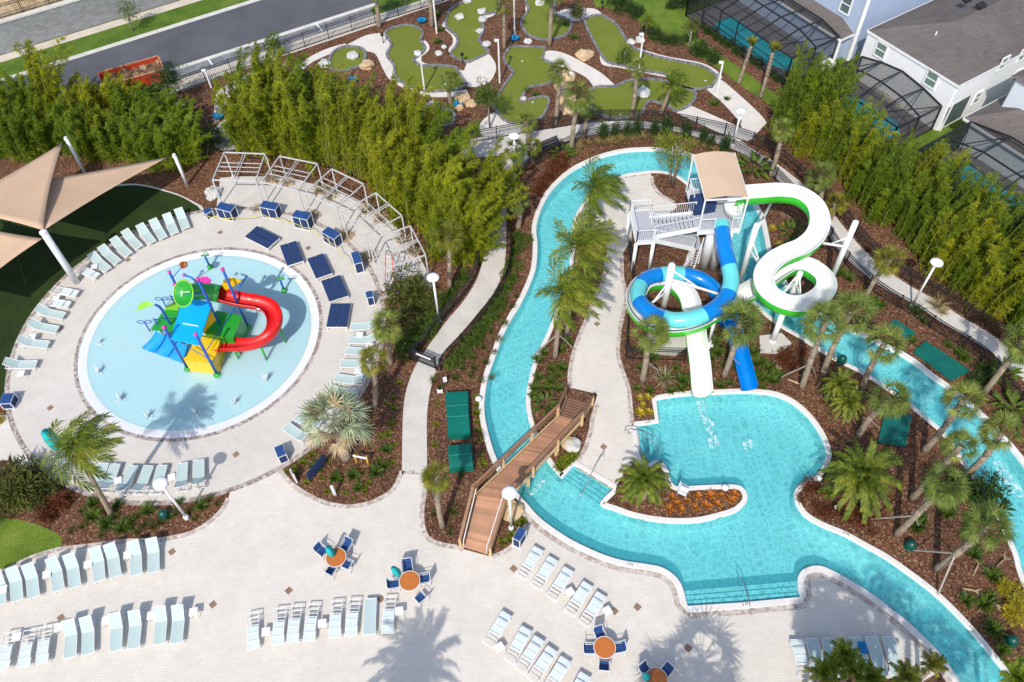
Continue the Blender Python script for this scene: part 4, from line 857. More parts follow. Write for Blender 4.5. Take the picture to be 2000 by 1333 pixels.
# ------------------------------------------------------------------ putting greens
for i, (lb, g) in enumerate(GREENS):
    pl = dedupe(T(g)); c = sum(pl, Vector()) / len(pl)
    root = thing('putting_green', lb, 'putting green', c, group='mini golf greens')
    region('green%d' % i, 'turf', M_green, 0.0, root)
    s = 1 if area(pl) > 0 else -1; mb = MB()
    mb.sweep([zed(offset(pl, .02 * s), 0.0), zed(offset(pl, .02 * s), .12), zed(offset(pl, -.22 * s), .12), zed(offset(pl, -.22 * s), 0)], True)
    mb.build('border', mat_bricks('golf_border', [(0, (.1, .1, .11)), (.5, (.17, .17, .18)), (1, (.26, .26, .27))], 6) if 'golf_border' not in MATS else MATS['golf_border'], root)
M_cup = plain('cup_white', (.75, .75, .75), .5, .03)
for (x, y) in ((690,112),(870,165),(930,60),(1040,200),(1075,52),(1378,158),(1212,224),(1020,120)):
    c = G(x, y, .004); r = thing('golf_ball', 'white golf ball lying on the mini golf green', 'ball', c, group='golf balls') if False else None
    m = MB(); m.lathe([(.0, .0), (.09, 0), (.09, .012), (.07, .014)], c, 12, caps=False); o = m.build('hole_cup', M_cup, None, origin=c); o['kind'] = 'structure'
# ------------------------------------------------------------------ loungers
M_mint = plain('mint_sling', (0.45, 0.56, 0.535), 0.75, 0.05, 6); M_pale = plain('pale_sling', (0.62, 0.69, 0.68), 0.75, 0.04, 6)
M_navy = plain('navy_fabric', (0.012, 0.035, 0.115), 0.8, 0.25, 3); M_navyblue = plain('navy_panel', (0.014, 0.06, 0.2), 0.7, 0.2, 3)
def lounger(kind):
    """local frame: x from foot (-) to head (+)"""
    root = thing('lounger', 'lounger', 'lounger', (0, 0, 0), local=True)
    sl = M_pale if kind == 'folded' else M_mint
    f = MB(); z = .36
    for s in (-1, 1):
        f.tube([(-.98, s * .31, z - .05), (-.9, s * .31, z), (.25, s * .31, z), (.98, s * .31, z)], .022, 6)
    for x in (-.97, .3, .97) if kind != 'flat' else (-.97, .97): f.bar((x, -.31, z - .01), (x, .31, z - .01), .04)
    if kind == 'raised':
        for s in (-1, 1): f.tube([(.6, s * .27, z), (.78, s * .27, .62)], .015, 5)
    f.build('frame', M_white, root)
    for x in (-.82, .72):
        for s in (-1, 1):
            l = MB(); l.tube([(x, s * .31, z), (x + (.1 if x > 0 else -.06), s * .31, 0)], .02, 5); l.build('leg', M_white, root)
    st = MB()
    x0, x1 = -.93, (.22 if kind != 'flat' else .95)
    xs = [x0 + (x1 - x0) * i / 6 for i in range(7)]
    st.sweep([[Vector((x, -.29, z + .01)) for x in xs], [Vector((x, 0, z - .02)) for x in xs], [Vector((x, .29, z + .01)) for x in xs]][::-1]); st.build('seat', sl, root, smooth=True)
    if kind == 'raised':
        a = R(33); b = MB(); L = .8; nx = [Vector((.24 + math.cos(a) * t, 0, z + .02 + math.sin(a) * t)) for t in (0, .2, .45, .65, L)]
        b.sweep([[p + Vector((0, y, -dz)) for p in nx] for y, dz in ((.3, 0), (0, .02), (-.3, 0))])
        o = b.build('backrest', sl, root, smooth=True)
        e = MB()
        for s in (-1, 1): e.tube([nx[0] + Vector((0, s * .3, 0)), nx[-1] + Vector((0, s * .3, 0))], .02, 5)
        e.bar(nx[-1] + Vector((0, -.31, 0)), nx[-1] + Vector((0, .31, 0)), .035); e.bar(nx[0] + Vector((0, -.31, -.03)), nx[0] + Vector((0, .31, -.03)), .03)
        e.build('back_frame', M_white, o)
    if kind == 'folded':
        b = MB(); b.sweep([[Vector((x, y, z + .07 + .05 * (x - .2) * -1 * .3)) for x in (-.52, -.2, .2)] for y in (.28, -.28)])
        o = b.build('backrest', sl, root)
        e = MB()
        for s in (-1, 1): e.bar((-.56, s * .28, z + .08), (.28, s * .28, z + .06), .04)
        for x in (-.56, -.15, .26): e.bar((x, -.28, z + .085), (x, .28, z + .085), .035)
        e.build('back_frame', M_white, o)
        g = MB()
        for x in (.5, .72): g.bar((x, -.29, z - .08), (x, .29, z - .08), .035)
        g.build('support_bar', M_white, root)
    return root
LG = {k: lounger(k) for k in ('raised', 'folded', 'flat')}
def set_lounger(kind, foot, head, label, group):
    a = G(foot[0], foot[1], .36); b = G(head[0], head[1], .36); d = b - a; rz = math.atan2(d.y, d.x) + _rb.uniform(-.045, .045)
    u = Vector((math.cos(rz), math.sin(rz), 0)); c = a + u * .97; c.z = 0
    return place(LG[kind], c, rz, label, group)
def lounger_row(lst, where, group, side='left'):
    n = len(lst)
    for i, (k, f, h) in enumerate(lst):
        w = {'raised': 'mint lounger, back raised', 'folded': 'pale lounger, back folded', 'flat': 'flat pale mint lounger'}[k]
        set_lounger(k, f, h, '%s, %s %s' % (w, nth(i, n, side), where), group)
def z8(l): return [(k, (a[0] / 2.9615 , 883 + a[1] / 2.9615), (b[0] / 2.9615, 883 + b[1] / 2.9615)) for k, a, b in l]
Rz, Fd, Fl = 'raised', 'folded', 'flat'
lounger_row(z8([(Rz,(2,885),(-12,690)),(Rz,(100,862),(85,672)),(Rz,(195,842),(180,645)),(Rz,(340,802),(315,607)),(Rz,(435,782),(420,582)),(Rz,(575,747),(555,552)),(Rz,(668,722),(650,532)),(Rz,(788,712),(785,517)),(Rz,(888,697),(882,507))]), 'in the row under the lower left bed', 'loungers under the lower left bed')
lounger_row(z8([(Fd,(15,1260),(60,1060)),(Fd,(135,1245),(170,1045)),(Fd,(240,1222),(275,1020)),(Rz,(405,1190),(405,990)),(Rz,(508,1170),(510,965)),(Rz,(668,1150),(680,945)),(Rz,(770,1138),(785,930)),(Rz,(920,1112),(940,908)),(Rz,(1018,1107),(1040,905))]), 'in the bottom left row', 'loungers in the bottom left row')
def z9(l, ox, oy): return [(k, (ox + a[0] / 2.9615, oy + a[1] / 2.9615), (ox + b[0] / 2.9615, oy + b[1] / 2.9615)) for k, a, b in l]
lounger_row([(Fd,(495,1268),(497,1198))] + z9([(Fd,(125,1115),(150,905)),(Fd,(210,1102),(235,892)),(Fd,(305,1092),(335,880)),(Fd,(455,1072),(475,862)),(Fd,(548,1062),(570,852)),(Fl,(655,1058),(660,845)),(Fd,(760,1048),(768,838))], 500, 883), 'in the bottom middle row', 'loungers in the bottom middle row')
lounger_row(z9([(Fd,(155,560),(55,705)),(Fd,(240,618),(145,770)),(Fd,(330,680),(235,845)),(Fd,(440,765),(345,920)),(Fd,(520,825),(425,985))], 1000, 883), 'in the slanting row below the bridge ramp', 'loungers below the bridge ramp')
lounger_row([(Fd,(990,1199),(954,1252))] + z9([(Fd,(85,1023),(-10,1180)),(Fd,(160,1080),(65,1240)),(Fd,(235,1140),(140,1295)),(Fd,(312,1200),(215,1360)),(Fd,(425,1290),(330,1450))], 1000, 883), 'in the lower slanting row', 'loungers in the lower slanting row')
lounger_row(z9([(Fd,(222,1085),(268,1290)),(Fl,(310,1080),(360,1280)),(Fl,(402,1078),(450,1270)),(Fl,(558,1070),(615,1260)),(Fl,(655,1068),(705,1255)),(Fl,(757,1068),(805,1250))], 1480, 883), 'in the shaded bottom right row', 'loungers in the shaded bottom right row')
lounger_row(z8([(Rz,(600,65),(550,205)),(Rz,(668,70),(610,215)),(Rz,(770,80),(715,232)),(Rz,(860,80),(805,232)),(Rz,(938,78),(905,232)),(Rz,(1055,65),(1050,212)),(Rz,(1150,48),(1155,202))]), 'along the bottom edge of the splash deck', 'loungers along the bottom of the splash deck')
def z10(l): return z9(l, 0, 440)
lounger_row(z10([(Rz,(208,805),(25,805)),(Rz,(278,692),(90,670)),(Rz,(330,605),(150,575)),(Rz,(368,525),(195,492)),(Fd,(400,462),(240,440)),(Fd,(445,398),(300,370))]), 'round the left edge of the splash deck', 'loungers on the left of the splash deck')
lounger_row(z10([(Fd,(560,298),(445,245)),(Rz,(622,258),(505,155)),(Rz,(680,215),(565,115)),(Rz,(745,170),(632,72)),(Rz,(805,128),(705,25)),(Rz,(880,100),(793,-15)),(Rz,(945,75),(872,-42)),(Rz,(1010,48),(952,-70)),(Rz,(1075,18),(1028,-95))]), 'along the dark turf under the sails', 'loungers along the dark turf')
lounger_row(z9([(Rz,(548,590),(680,582)),(Rz,(538,662),(700,668)),(Rz,(518,725),(680,735)),(Rz,(488,800),(640,805)),(Rz,(458,882),(615,905)),(Rz,(420,945),(560,985)),(Rz,(235,1105),(370,1180)),(Rz,(170,1160),(290,1240))], 500, 440), 'round the right edge of the splash deck', 'loungers on the right of the splash deck', 'top')
set_lounger(Rz, (108, 872), (128, 905), 'mint lounger under the windswept palm, beside the turquoise umbrella', 'single lounger')
def side_table():
    r = thing('side_table', 'side table', 'side table', (0, 0, 0), local=True)
    m = MB(); m.box((0, 0, .43), (.44, .44, .03)); m.build('table_top', M_white, r)
    for a in (-1, 1):
        for b in (-1, 1):
            m = MB(); m.tube([(a * .18, b * .18, .42), (a * .2, b * .2, 0)], .016, 5); m.build('leg', M_white, r)
    return r
STb = side_table()
def tables(pts, ox, oy, where, group, rz=.25, k=2.9615):
    for i, (x, y) in enumerate(pts):
        p = G(ox + x / k, oy + y / k, .43); p.z = 0
        place(STb, p, rz, 'small white side table, %s %s' % (nth(i, len(pts)), where), group)
tables([(15,795),(270,708),(508,650),(737,595)], 0, 883, 'among the loungers under the lower left bed', 'side tables of the upper left row')
tables([(95,1070),(340,1015),(612,975),(875,945),(1118,925)], 0, 883, 'in the bottom left lounger row', 'side tables of the bottom left row', .15)
tables([(57,1040),(382,992),(828,920)], 500, 883, 'in the bottom middle lounger row', 'side tables of the bottom middle row', .1)
tables([(335,810),(552,920)], 1000, 883, 'in the slanting row below the bridge ramp', 'side tables of the slanting row', .5)
tables([(682,165),(992,145)], 0, 883, 'along the bottom edge of the splash deck', 'side tables below the splash pool')
tables([(120,860),(187,645),(325,422),(545,240)], 0, 440, 'on the left edge of the splash deck', 'side tables left of the splash pool', .1)
tables([(600,635),(655,695),(590,845)], 500, 440, 'on the right edge of the splash deck', 'side tables right of the splash pool', 0)
tables([(1410,1130)], 500, 883, 'in the lower slanting row', 'side table of the lower slanting row', .5)

# ------------------------------------------------------------------ round tables, chairs, folded umbrellas
M_top = plain('orange_tabletop', (0.5, 0.15, 0.03), .45, .12, 3); M_teal = plain('turquoise_canvas', (0.01, 0.48, 0.5), .75, .2, 3)
def round_table():
    r = thing('round_table', 'round table', 'table', (0, 0, 0), local=True)
    m = MB(); m.lathe([(.5, .715), (.545, .725), (.545, .745), (.5, .755)], n=32); m.build('table_top', M_top, r)
    m = MB(); m.lathe([(.547, .72), (.575, .72), (.575, .755), (.547, .755), (.547, .72)], n=32, caps=False); m.build('rim', M_white, r)
    m = MB(); m.lathe([(.28, 0), (.28, .03), (.05, .06), (.05, .72)], n=16); m.build('pedestal', M_white, r); return r
RTb = round_table()
def pchair(M_navyblue=M_navyblue):
    r = thing('patio_chair', 'chair', 'chair', (0, 0, 0), local=True)
    m = MB(); m.sweep([[Vector((-.24, y, .44)), Vector((0, y, .41)), Vector((.22, y, .43))] for y in (.24, -.24)]); m.build('seat', M_navyblue, r)
    m = MB(); m.sweep([[Vector((.22, y, .45)), Vector((.28, y, .65)), Vector((.34, y, .88))] for y in (.24, -.24)]); m.build('backrest', M_navyblue, r)
    m = MB()
    for s in (-1, 1):
        m.tube([(.23, s * .26, .43), (.35, s * .26, .9)], .018, 5); m.tube([(-.25, s * .26, .43), (.23, s * .26, .43)], .018, 5)
        m.tube([(-.25, s * .28, .43), (-.25, s * .28, .64), (.26, s * .28, .66)], .016, 5)
    m.bar((.35, -.26, .9), (.35, .26, .9), .03); m.build('frame', M_white, r)
    for x in (-.24, .26):
        for s in (-1, 1):
            l = MB(); l.tube([(x, s * .27, .43), (x * 1.1, s * .27, 0)], .016, 5); l.build('leg', M_white, r)
    return r
PCh = pchair()
def umbrella():
    r = thing('patio_umbrella', 'umbrella', 'umbrella', (0, 0, 0), local=True)
    m = MB(); m.tube([(0, 0, .5), (0, 0, 2.25)], .022, 6); m.build('pole', M_white, r)
    m = MB(); n = 16; prof = [(.03, 2.25), (.13, 2.05), (.17, 1.7), (.2, 1.35), (.15, 1.0), (.1, .95)]; V = []
    for q, z in prof:
        for j in range(n):
            g = 2 * math.pi * j / n; rr = q * (1 + .4 * (1 if j % 2 else -1) * (1 if q > .1 else .2)); V.append((rr * math.cos(g), rr * math.sin(g), z))
    m.add(V, [(i * n + j, i * n + (j + 1) % n, (i + 1) * n + (j + 1) % n, (i + 1) * n + j) for i in range(5) for j in range(n)] + [tuple(range(n))])
    m.build('canopy', M_teal, r, smooth=True); return r
PUm = umbrella()
TB = [((656,1089), 'upper left round orange table', [(628,1076,135),(676,1066,60),(678,1103,-20),(646,1114,-100)], (654,1086,.12,.1)),
      ((800,1135), 'middle round orange table', [(796,1108,95),(769,1141,190),(828,1131,20),(821,1168,-60)], (786,1124,.22,.12)),
      ((1181,1265), 'orange table below the slanting loungers', [(1172,1240,105),(1152,1268,200),(1208,1266,5),(1180,1301,-90)], None),
      ((1282,1327), 'cut off orange table at the bottom edge', [(1262,1310,150),(1300,1312,40)], (1270,1326,.2,.05))]
for (tx, ty), nm, chs, um in TB:
    p = G(tx, ty, .74); p.z = 0; place(RTb, p, 0, 'round table with a white rim, the ' + nm, 'round orange tables')
    for i, (x, y, a) in enumerate(chs):
        q = G(x, y, .5); q.z = 0; d = q - p; rz = math.atan2(d.y, d.x)
        place(PCh, q, rz + _rb.uniform(-.15, .15), 'navy sling chair at the %s, %s' % (nm, ('behind on the left', 'behind', 'on the right', 'nearest the viewer')[i] if len(chs) > 2 and nm[0] == 'u' else ('behind', 'on the left', 'on the right', 'nearest the viewer')[i] if len(chs) > 2 else ('on its left', 'on its right')[i]), 'navy chairs at the round tables')
    if um:
        q = G(um[0], um[1], .74); place(PUm, (q.x, q.y, 0), .3, 'folded turquoise umbrella at the ' + nm, 'folded turquoise umbrellas', .8, tilt=(-um[3], -um[2], 0))
_u = G(150, 905); place(PUm, (_u.x - .5, _u.y + .3, 0), 0, 'larger folded turquoise umbrella beside the windswept palm at the left edge', 'folded turquoise umbrellas', 1.55)

# ------------------------------------------------------------------ navy daybeds and cabinets
def daybed(c, label):
    w = [G(x, y, .42) for x, y in c]; o = sum(w, Vector()) / 4; o.z = 0
    r = thing('daybed', label, 'daybed', o, group='navy daybeds by the splash pool')
    u = (w[1] - w[0]).normalized(); v = (w[3] - w[0]); v = (v - u * v.dot(u)).normalized(); L = (w[1] - w[0]).length; Wd = (w[3] - w[0]).length
    M = Matrix((u, v, Vector((0, 0, 1)))).transposed()
    if M.determinant() < 0: M = Matrix((u, -v, Vector((0, 0, 1)))).transposed()
    m = MB(); m.box(o + Vector((0, 0, .3)), (L, Wd, .08), M=M); m.build('frame', M_white, r)
    m = MB()
    for s in (-1, 1): m.box(o + M @ Vector((s * L / 4, 0, .39)), (L / 2 - .05, Wd - .08, .1), M=M)
    m.build('mattress', M_navy, r)
    for a in (-1, 1):
        for b in (-1, 1):
            m = MB(); m.box(o + M @ Vector((a * (L / 2 - .05), b * (Wd / 2 - .05), .13)), (.06, .06, .26), M=M); m.build('leg', M_white, r)
for i, c in enumerate([[(479.5,462),(503.5,441),(544,461.5),(521,488)], [(544.5,481),(577,471),(594,507),(561,519.5)], [(598,506),(630,495),(650,532),(618,544)], [(628,548),(665.5,536),(679,578.5),(640,590)], [(647,592),(687,592),(676,641),(635,637.5)]]):
    daybed(c, 'low navy daybed, %s of the arc beside the splash pool' % nth(i, 5))
def cabinet(fl, fr, top, dep, label, panels=2, name='cabinet', group='navy cabinets on the terrace', lid=None):
    a, b = G(*fl), G(*fr); h = HT(fl, top); u = (b - a).normalized(); v = Vector((-u.y, u.x, 0)); L = (b - a).length; o = (a + b) / 2 + v * dep / 2
    r = thing(name, label, 'cabinet', o, group=group); M = Matrix((u, v, Vector((0, 0, 1)))).transposed()
    m = MB(); m.box(o + Vector((0, 0, h / 2)), (L - .06, dep - .06, h - .04), M=M); m.build('body', M_navy, r)
    m = MB(); m.box(o + Vector((0, 0, h - .005)), (L - .03, dep - .03, .03), M=M); m.build('lid', M_navyblue, r)
    m = MB(); x, y = L / 2 - .02, dep / 2 - .02
    for s in (-1, 1):
        for t in (-1, 1): m.box(o + M @ Vector((s * x, t * y, h / 2)), (.05, .05, h), M=M)
    for z in (.04, h - .03):
        for t in (-1, 1): m.box(o + M @ Vector((0, t * y, z)), (L - .08, .045, .045), M=M)
        for s in (-1, 1): m.box(o + M @ Vector((s * x, 0, z)), (.045, dep - .08, .045), M=M)
    if panels == 2: m.box(o + M @ Vector((0, -y, h / 2)), (.05, .045, h - .1), M=M)
    m.build('frame', M_white, r)
    if lid:
        m = MB(); m.lathe([(.01, h + .012), (.17, h + .012), (.2, h + .05), (.22, h + .05), (.22, h + .01)], o, 16, caps=False); m.build('rim', M_navyblue, r)
    return r
CB = [((406,431),(420,424),(401,419),.55,1), ((428,426),(457,434),(420,407),.75,2), ((513,425),(544,431),(507,404.5),.75,2), ((576,445),(606,452),(569.5,423),.75,2), ((632.5,473),(657,487),(627,454),.75,2), ((696.6,536),(712,532),(690,517),1.2,1), ((720,599),(733,596),(713,583.6),.6,1)]
for i, (a, b, t, d, p) in enumerate(CB): cabinet(a, b, t, d, 'navy panelled cabinet with white edges, %s along the terrace edge' % nth(i, 7), p)
cabinet((8,800.5),(30,799.5),(1,787), .8, 'navy panelled box at the left edge of the splash deck', 1)
cabinet((549,908),(565.5,901),(542,895), .8, 'navy panelled box at the left tip of the silver palm bed', 1)
cabinet((1001.5,1066),(1016,1073.5),(1000,1051), .75, 'navy litter bin with a round opening beside the bridge ramp', 1, 'litter_bin', 'navy bins', True)

# ------------------------------------------------------------------ pergola frames
def pergola(bl, br, fr, fl, label, ladder=False):
    z = 2.45; c = [G(x, y, z) for x, y in (bl, br, fr, fl)]; o = sum(c, Vector()) / 4; o.z = 0
    r = thing('pergola', label, 'pergola', o, group='white pergola frames')
    m = MB()
    for a, b in zip(c, c[1:] + c[:1]): m.bar(a, b, .065, .085)
    m.build('roof_frame', M_steelw, r)
    m = MB()
    for t in (.47, .53): m.bar(c[0].lerp(c[1], t) - Vector((0, 0, .01)), c[3].lerp(c[2], t) - Vector((0, 0, .01)), .04, .06)
    m.build('centre_rail', M_steelw, r)
    for t in (.33, .48, .64):
        m = MB(); m.bar(c[0].lerp(c[3], t) + Vector((0, 0, -.12)), c[1].lerp(c[2], t) + Vector((0, 0, -.12)), .04, .05); m.build('cross_rail', M_steelw, r)
    for p in c:
        m = MB(); m.bar((p.x, p.y, 0), (p.x, p.y, z - .06), .085, .085, (1, 0, 0)); m.build('post', M_steelw, r)
        m = MB(); m.box((p.x, p.y, .02), (.3, .3, .04)); m.build('foot_plate', M_steelw, r)
PG = [((438,298),(518,301),(499,353.5),(415,352)), ((546,305.5),(620,320.5),(582,372),(511,356)), ((648,330.5),(710,360),(657,407),(596,377)), ((734,377),(785,422),(713,460),(667,415.6)), ((801.6,442),(831,498.5),(747,528),(721,469))]
for i, c in enumerate(PG): pergola(*c, 'bare white pergola frame, %s along the terrace arc' % nth(i, 5))
lr = thing('step_ladder', 'red and white step ladder standing open under the last pergola frame', 'ladder', G(765, 545))
M_red = plain('red_fibreglass', (.55, .05, .05), .5, .1)
q0, q1, q2 = G(753,570), G(772,568), G(764,492,2.3); q3 = G(753,492,2.3)
for a, b in ((q0, q3), (q1, q2)): m = MB(); m.bar(a, b, .07, .05); m.build('side_rail', M_red, lr)
for k in range(1, 8): m = MB(); m.bar(q0.lerp(q3, k / 8), q1.lerp(q2, k / 8), .05, .03); m.build('rung', M_rail, lr)
_bk = (q2 + q3) / 2 + Vector((.5, 1.0, 0)); _bk.z = 0
for d in (-.25, .25): m = MB(); m.bar(_bk + Vector((d, 0, 0)), (q3 if d < 0 else q2), .05, .04); m.build('rear_leg', M_rail, lr)
m = MB(); m.box((q2 + q3) / 2 + Vector((0, 0, .03)), (.42, .16, .05)); m.build('top_cap', M_black, lr)
# planter boxes of the withered shrubs
M_cedar = plain('planter_wood', (.42, .3, .2), .85, .2)
for i, (x, y) in enumerate([(529,352),(563,357),(628,372),(646,381),(718,412),(745,428),(790,470),(808,492),(722,502),(676,462),(612,422)]):
    c = G(x, y); r = thing('planter_frame', 'timber edging square round a withered shrub, %s under the pergolas' % nth(i, 11), 'planter', c, group='planter frames under the pergolas')
    rz = .3 - .12 * i; M = Matrix.Rotation(rz, 3, 'Z')
    for s in (-1, 1):
        m = MB(); m.box(c + M @ Vector((0, s * .42, .06)), (.9, .09, .12), M=M); m.build('board', M_cedar, r)
    for s in (-1, 1):
        m = MB(); m.box(c + M @ Vector((s * .405, 0, .055)), (.09, .75, .11), M=M); m.build('board', M_cedar, r)

# ------------------------------------------------------------------ lamps
def disc_lamp(base, top, label, rad=.41):
    B, Tp, h = BT(base, top); r = thing('street_lamp', label, 'lamp', B, group='white disc lamps')
    m = MB(); m.tube([B + Vector((0, 0, .25)), B + Vector((0, 0, h - .12))], .075, 10); m.build('post', M_white, r, smooth=True)
    m = MB(); m.lathe([(.16, 0), (.16, .22), (.1, .3)], B, 12); m.build('base_collar', M_white, r)
    m = MB(); m.lathe([(.08, h - .14), (rad * .55, h - .1), (rad, h - .02), (rad, h + .02), (rad * .8, h + .07), (.25, h + .11), (.05, h + .12)], (B.x, B.y, 0), 24); m.build('lamp_head', plain('lamp_white', (.82, .82, .82), .35, .03), r, smooth=True)
for b, t, lab in [((365,1012),(312,945),'white disc lamp in the lower left bed beside the loungers'), ((858,629),(847,542),'white disc lamp at the right end of the pergola terrace'), ((998.5,1033),(997,963),'white disc lamp beside the bridge ramp'),
                  ((1780,600),(1830,513),'white disc lamp on the right hand walk by the bamboo'), ((1430.5,287),(1446,217),'white disc lamp on the walk above the tan canopy'), ((1005.6,346),(1003,266),'white disc lamp where the two walks meet')]: disc_lamp(b, t, lab)
def golf_lamp(base, top, label):
    B, Tp, h = BT(base, top); r = thing('golf_lamp', label, 'lamp', B, group='white mini golf lamps')
    m = MB(); m.bar(B, B + Vector((0, 0, h)), .13, .13, (1, 0, 0)); m.build('post', M_white, r)
    m = MB(); m.box(B + Vector((-.14, 0, h - .05)), (.36, .24, .12)); m.build('lamp_head', M_white, r)
for b, t, lab in [((1248,135),(1255,66),'white square lamp post on the longest green'), ((1398.5,186),(1410,121),'white square lamp post at the round end of the longest green'), ((976,162),(974,78),'white square lamp post left of the largest green'),
                  ((829,177),(822,105),'white square lamp post at the foot of the long bent green'), ((851,236),(849,199),'white square lamp post on the shaded green by the bamboo'), ((853,66),(847,-4),'white square lamp post at the top edge beside the tall green'),
                  ((1005,67),(1006,-14),'white lamp post standing in the top blue tub'), ((413,172),(404,136),'white square lamp post beside the roadside fence at left'), ((566,154),(562,126),'short white lamp post above the bright bamboo'), ((1118,155),(1119,142),'low white lamp post behind the two tall palms')]: golf_lamp(b, t, lab)

# ------------------------------------------------------------------ fences
def fence(pts, label, h=1.22, post=2.4, mat=None, sm=True, gap=.11, name='metal_fence', pitch=None):
    pl = trace(pts, closed=False, sm=sm, n=6) if not isinstance(pts[0], Vector) else pts
    P = resample(pl, gap); r = thing(name, label, 'fence', P[0]); mat = mat or M_black
    m = MB()
    for p in P: m.bar(p + Vector((0, 0, .08)), p + Vector((0, 0, h - .02)), .022, .022, (1, 0, 0))
    m.build('pickets', mat, r)
    Q = resample(pl, .6)
    for z in (.12, h - .22, h - .03):
        m = MB()
        for a, b in zip(Q, Q[1:]): m.bar(a + Vector((0, 0, z)), b + Vector((0, 0, z)), .04, .05)
        m.build('rail', mat, r)
    for p in resample(pl, post):
        m = MB(); m.bar(p, p + Vector((0, 0, h + .08)), .07, .07, (1, 0, 0)); m.build('post', mat, r)
    return r
fence([(300,197),(340,184),(452,145),(544,111),(700,57),(831,15),(890,-5)], 'long straight black fence between the street and the mini golf', 1.45, gap=.16)
fence([(915,281),(1020,262),(1084,251.6),(1140,243),(1196,238),(1280,240),(1365,254),(1449,275.5),(1510,306),(1550,338),(1582,366),(1620,400),(1650,438),(1687,483),(1727,520),(1778,555),(1835,587),(1882,617),(1932,647),(1970,674),(2040,722)], 'long curved black fence on the outer side of the walk')
fence([(1010,350),(1034,332.6),(1062,316),(1088,300),(1112,289),(1135,280),(1165,272),(1216,262),(1256.6,262),(1300,265),(1341,271),(1385,281),(1425.5,295),(1466,315),(1507,347),(1540,380),(1572,412),(1602,447),(1630,490),(1661,530),(1700,566),(1738,592),(1785,620),(1833,653),(1884,683),(1925,714),(1961,764),(2010,800)], 'long curved black fence on the pool side of the walk')
fence([(861,724),(871.5,707),(903.5,673),(935.6,636),(966,595),(986,561.6),(996,525),(998,490),(996,450),(998,410),(1006,375),(1015,350)], 'black fence between the concrete walk and the left river')
fence([(806,703),(836,668),(874,618),(908,578),(930,540),(938,500),(944,450)], 'black fence on the left side of the concrete walk')
fence([(1336,706),(1222,702),(1222,670),(1226,620),(1236,560),(1232,520),(1226,486)], 'low black fence round the foot of the slide tower', 1.2, sm=False)
fence([(430,298),(484,296),(520,300)], 'short black fence behind the first pergola frame', 1.2)
gt = thing('metal_gate', 'black metal gate closing the concrete walk beside the splash deck', 'gate', G(812, 704))
a, b = G(813, 706), G(852, 722)
for p in (a, b): m = MB(); m.bar(p, p + Vector((0, 0, 1.35)), .12, .12, (1, 0, 0)); m.build('post', M_black, gt)
m = MB()
for k in range(19): q = a.lerp(b, (k + .5) / 19); m.bar(q + Vector((0, 0, .1)), q + Vector((0, 0, 1.2)), .03, .03, (1, 0, 0))
for z in (.12, .75, 1.0, 1.2): m.bar(a.lerp(b, .04) + Vector((0, 0, z)), b.lerp(a, .04) + Vector((0, 0, z)), .05, .06)
m.build('panel', M_black, gt)
m = MB(); m.bar(a.lerp(b, .08) + Vector((0, -.06, 1.0)), a.lerp(b, .8) + Vector((0, -.06, 1.0)), .05, .12); m.build('push_bar', M_rail, gt)
m = MB(); d = (b - a).normalized(); q = a - d * .25 + Vector((0, 0, .65)); m.box(q, (.5, .08, 1.3), M=Matrix((d, Vector((-d.y, d.x, 0)), Vector((0, 0, 1)))).transposed()); m.build('guard_panel', M_black, gt)
# ------------------------------------------------------------------ wooden bridge
M_deckwood = mat_pavers('bridge_boards', (0.42, 0.225, 0.125), (3.0, .15), .12, .08); M_pine = plain('pine_wood', (.6, .4, .2), .75, .12, 2); M_cap = plain('brown_cap_rail', (.27, .14, .075), .6, .15, 2); M_steel = plain('brushed_steel', (.6, .6, .62), .3, .05, metal=.9)
br = thing('wooden_bridge', 'wooden footbridge with a bent ramp and plank steps over the river', 'bridge', G(930, 1000))
ZB = 1.15
A = [G(906,1069,.03), G(952,1083,.03)]; Bq = [G(931,968,ZB), G(986,976,ZB)]; Cq = [G(1094.7,811.6,ZB), G(1131,822,ZB)]; Dq = [G(1110,777,.03), G(1151,789,.03)]
def plank(mb, l0, r0, l1, r1, n, t=.05, gap=.012):
    for i in range(n):
        f0, f1 = i / n + gap / n, (i + 1) / n - gap / n
        a, b, c, d = l0.lerp(l1, f0), r0.lerp(r1, f0), r0.lerp(r1, f1), l0.lerp(l1, f1); mb.slab([a, b, c, d], t)
def woodgrain(name, c):
    m_, t, b_ = newmat(name); g = nd(t, 'ShaderNodeNewGeometry')
    col = ramp(t, g.outputs['Random Per Island'], [(0, [x * .8 for x in c]), (.5, c), (1, [x * 1.2 for x in c])])
    col = mixc(t, col, ramp(t, noise(t, coords(t), 1.5, 4), [(.3, (.85,) * 3), (.7, (1.08,) * 3)]), 1.0, 'MULTIPLY')
    t.links.new(col, b_.inputs['Base Color']); b_.inputs['Roughness'].default_value = .65; return m_
M_plank = woodgrain('bridge_planks', (.4, .205, .115)); M_plankdk = woodgrain('step_planks', (.25, .13, .08))
m = MB(); plank(m, A[0], A[1], Bq[0], Bq[1], 24); m.build('ramp_deck', M_plank, br)
m = MB(); plank(m, Bq[0], Bq[1], Cq[0], Cq[1], 44); m.build('bridge_deck', M_plank, br)
for k in range(7):
    f = (k + .1) / 7; f2 = (k + .85) / 7; l, r_ = Cq[0].lerp(Dq[0], f), Cq[1].lerp(Dq[1], f); l2, r2 = Cq[0].lerp(Dq[0], f2), Cq[1].lerp(Dq[1], f2)
    z = ZB * (1 - (k + 1) / 7.5); m = MB(); m.slab([Vector((p.x, p.y, z)) for p in (l, r_, r2, l2)], .05); m.build('step', M_plankdk, br)
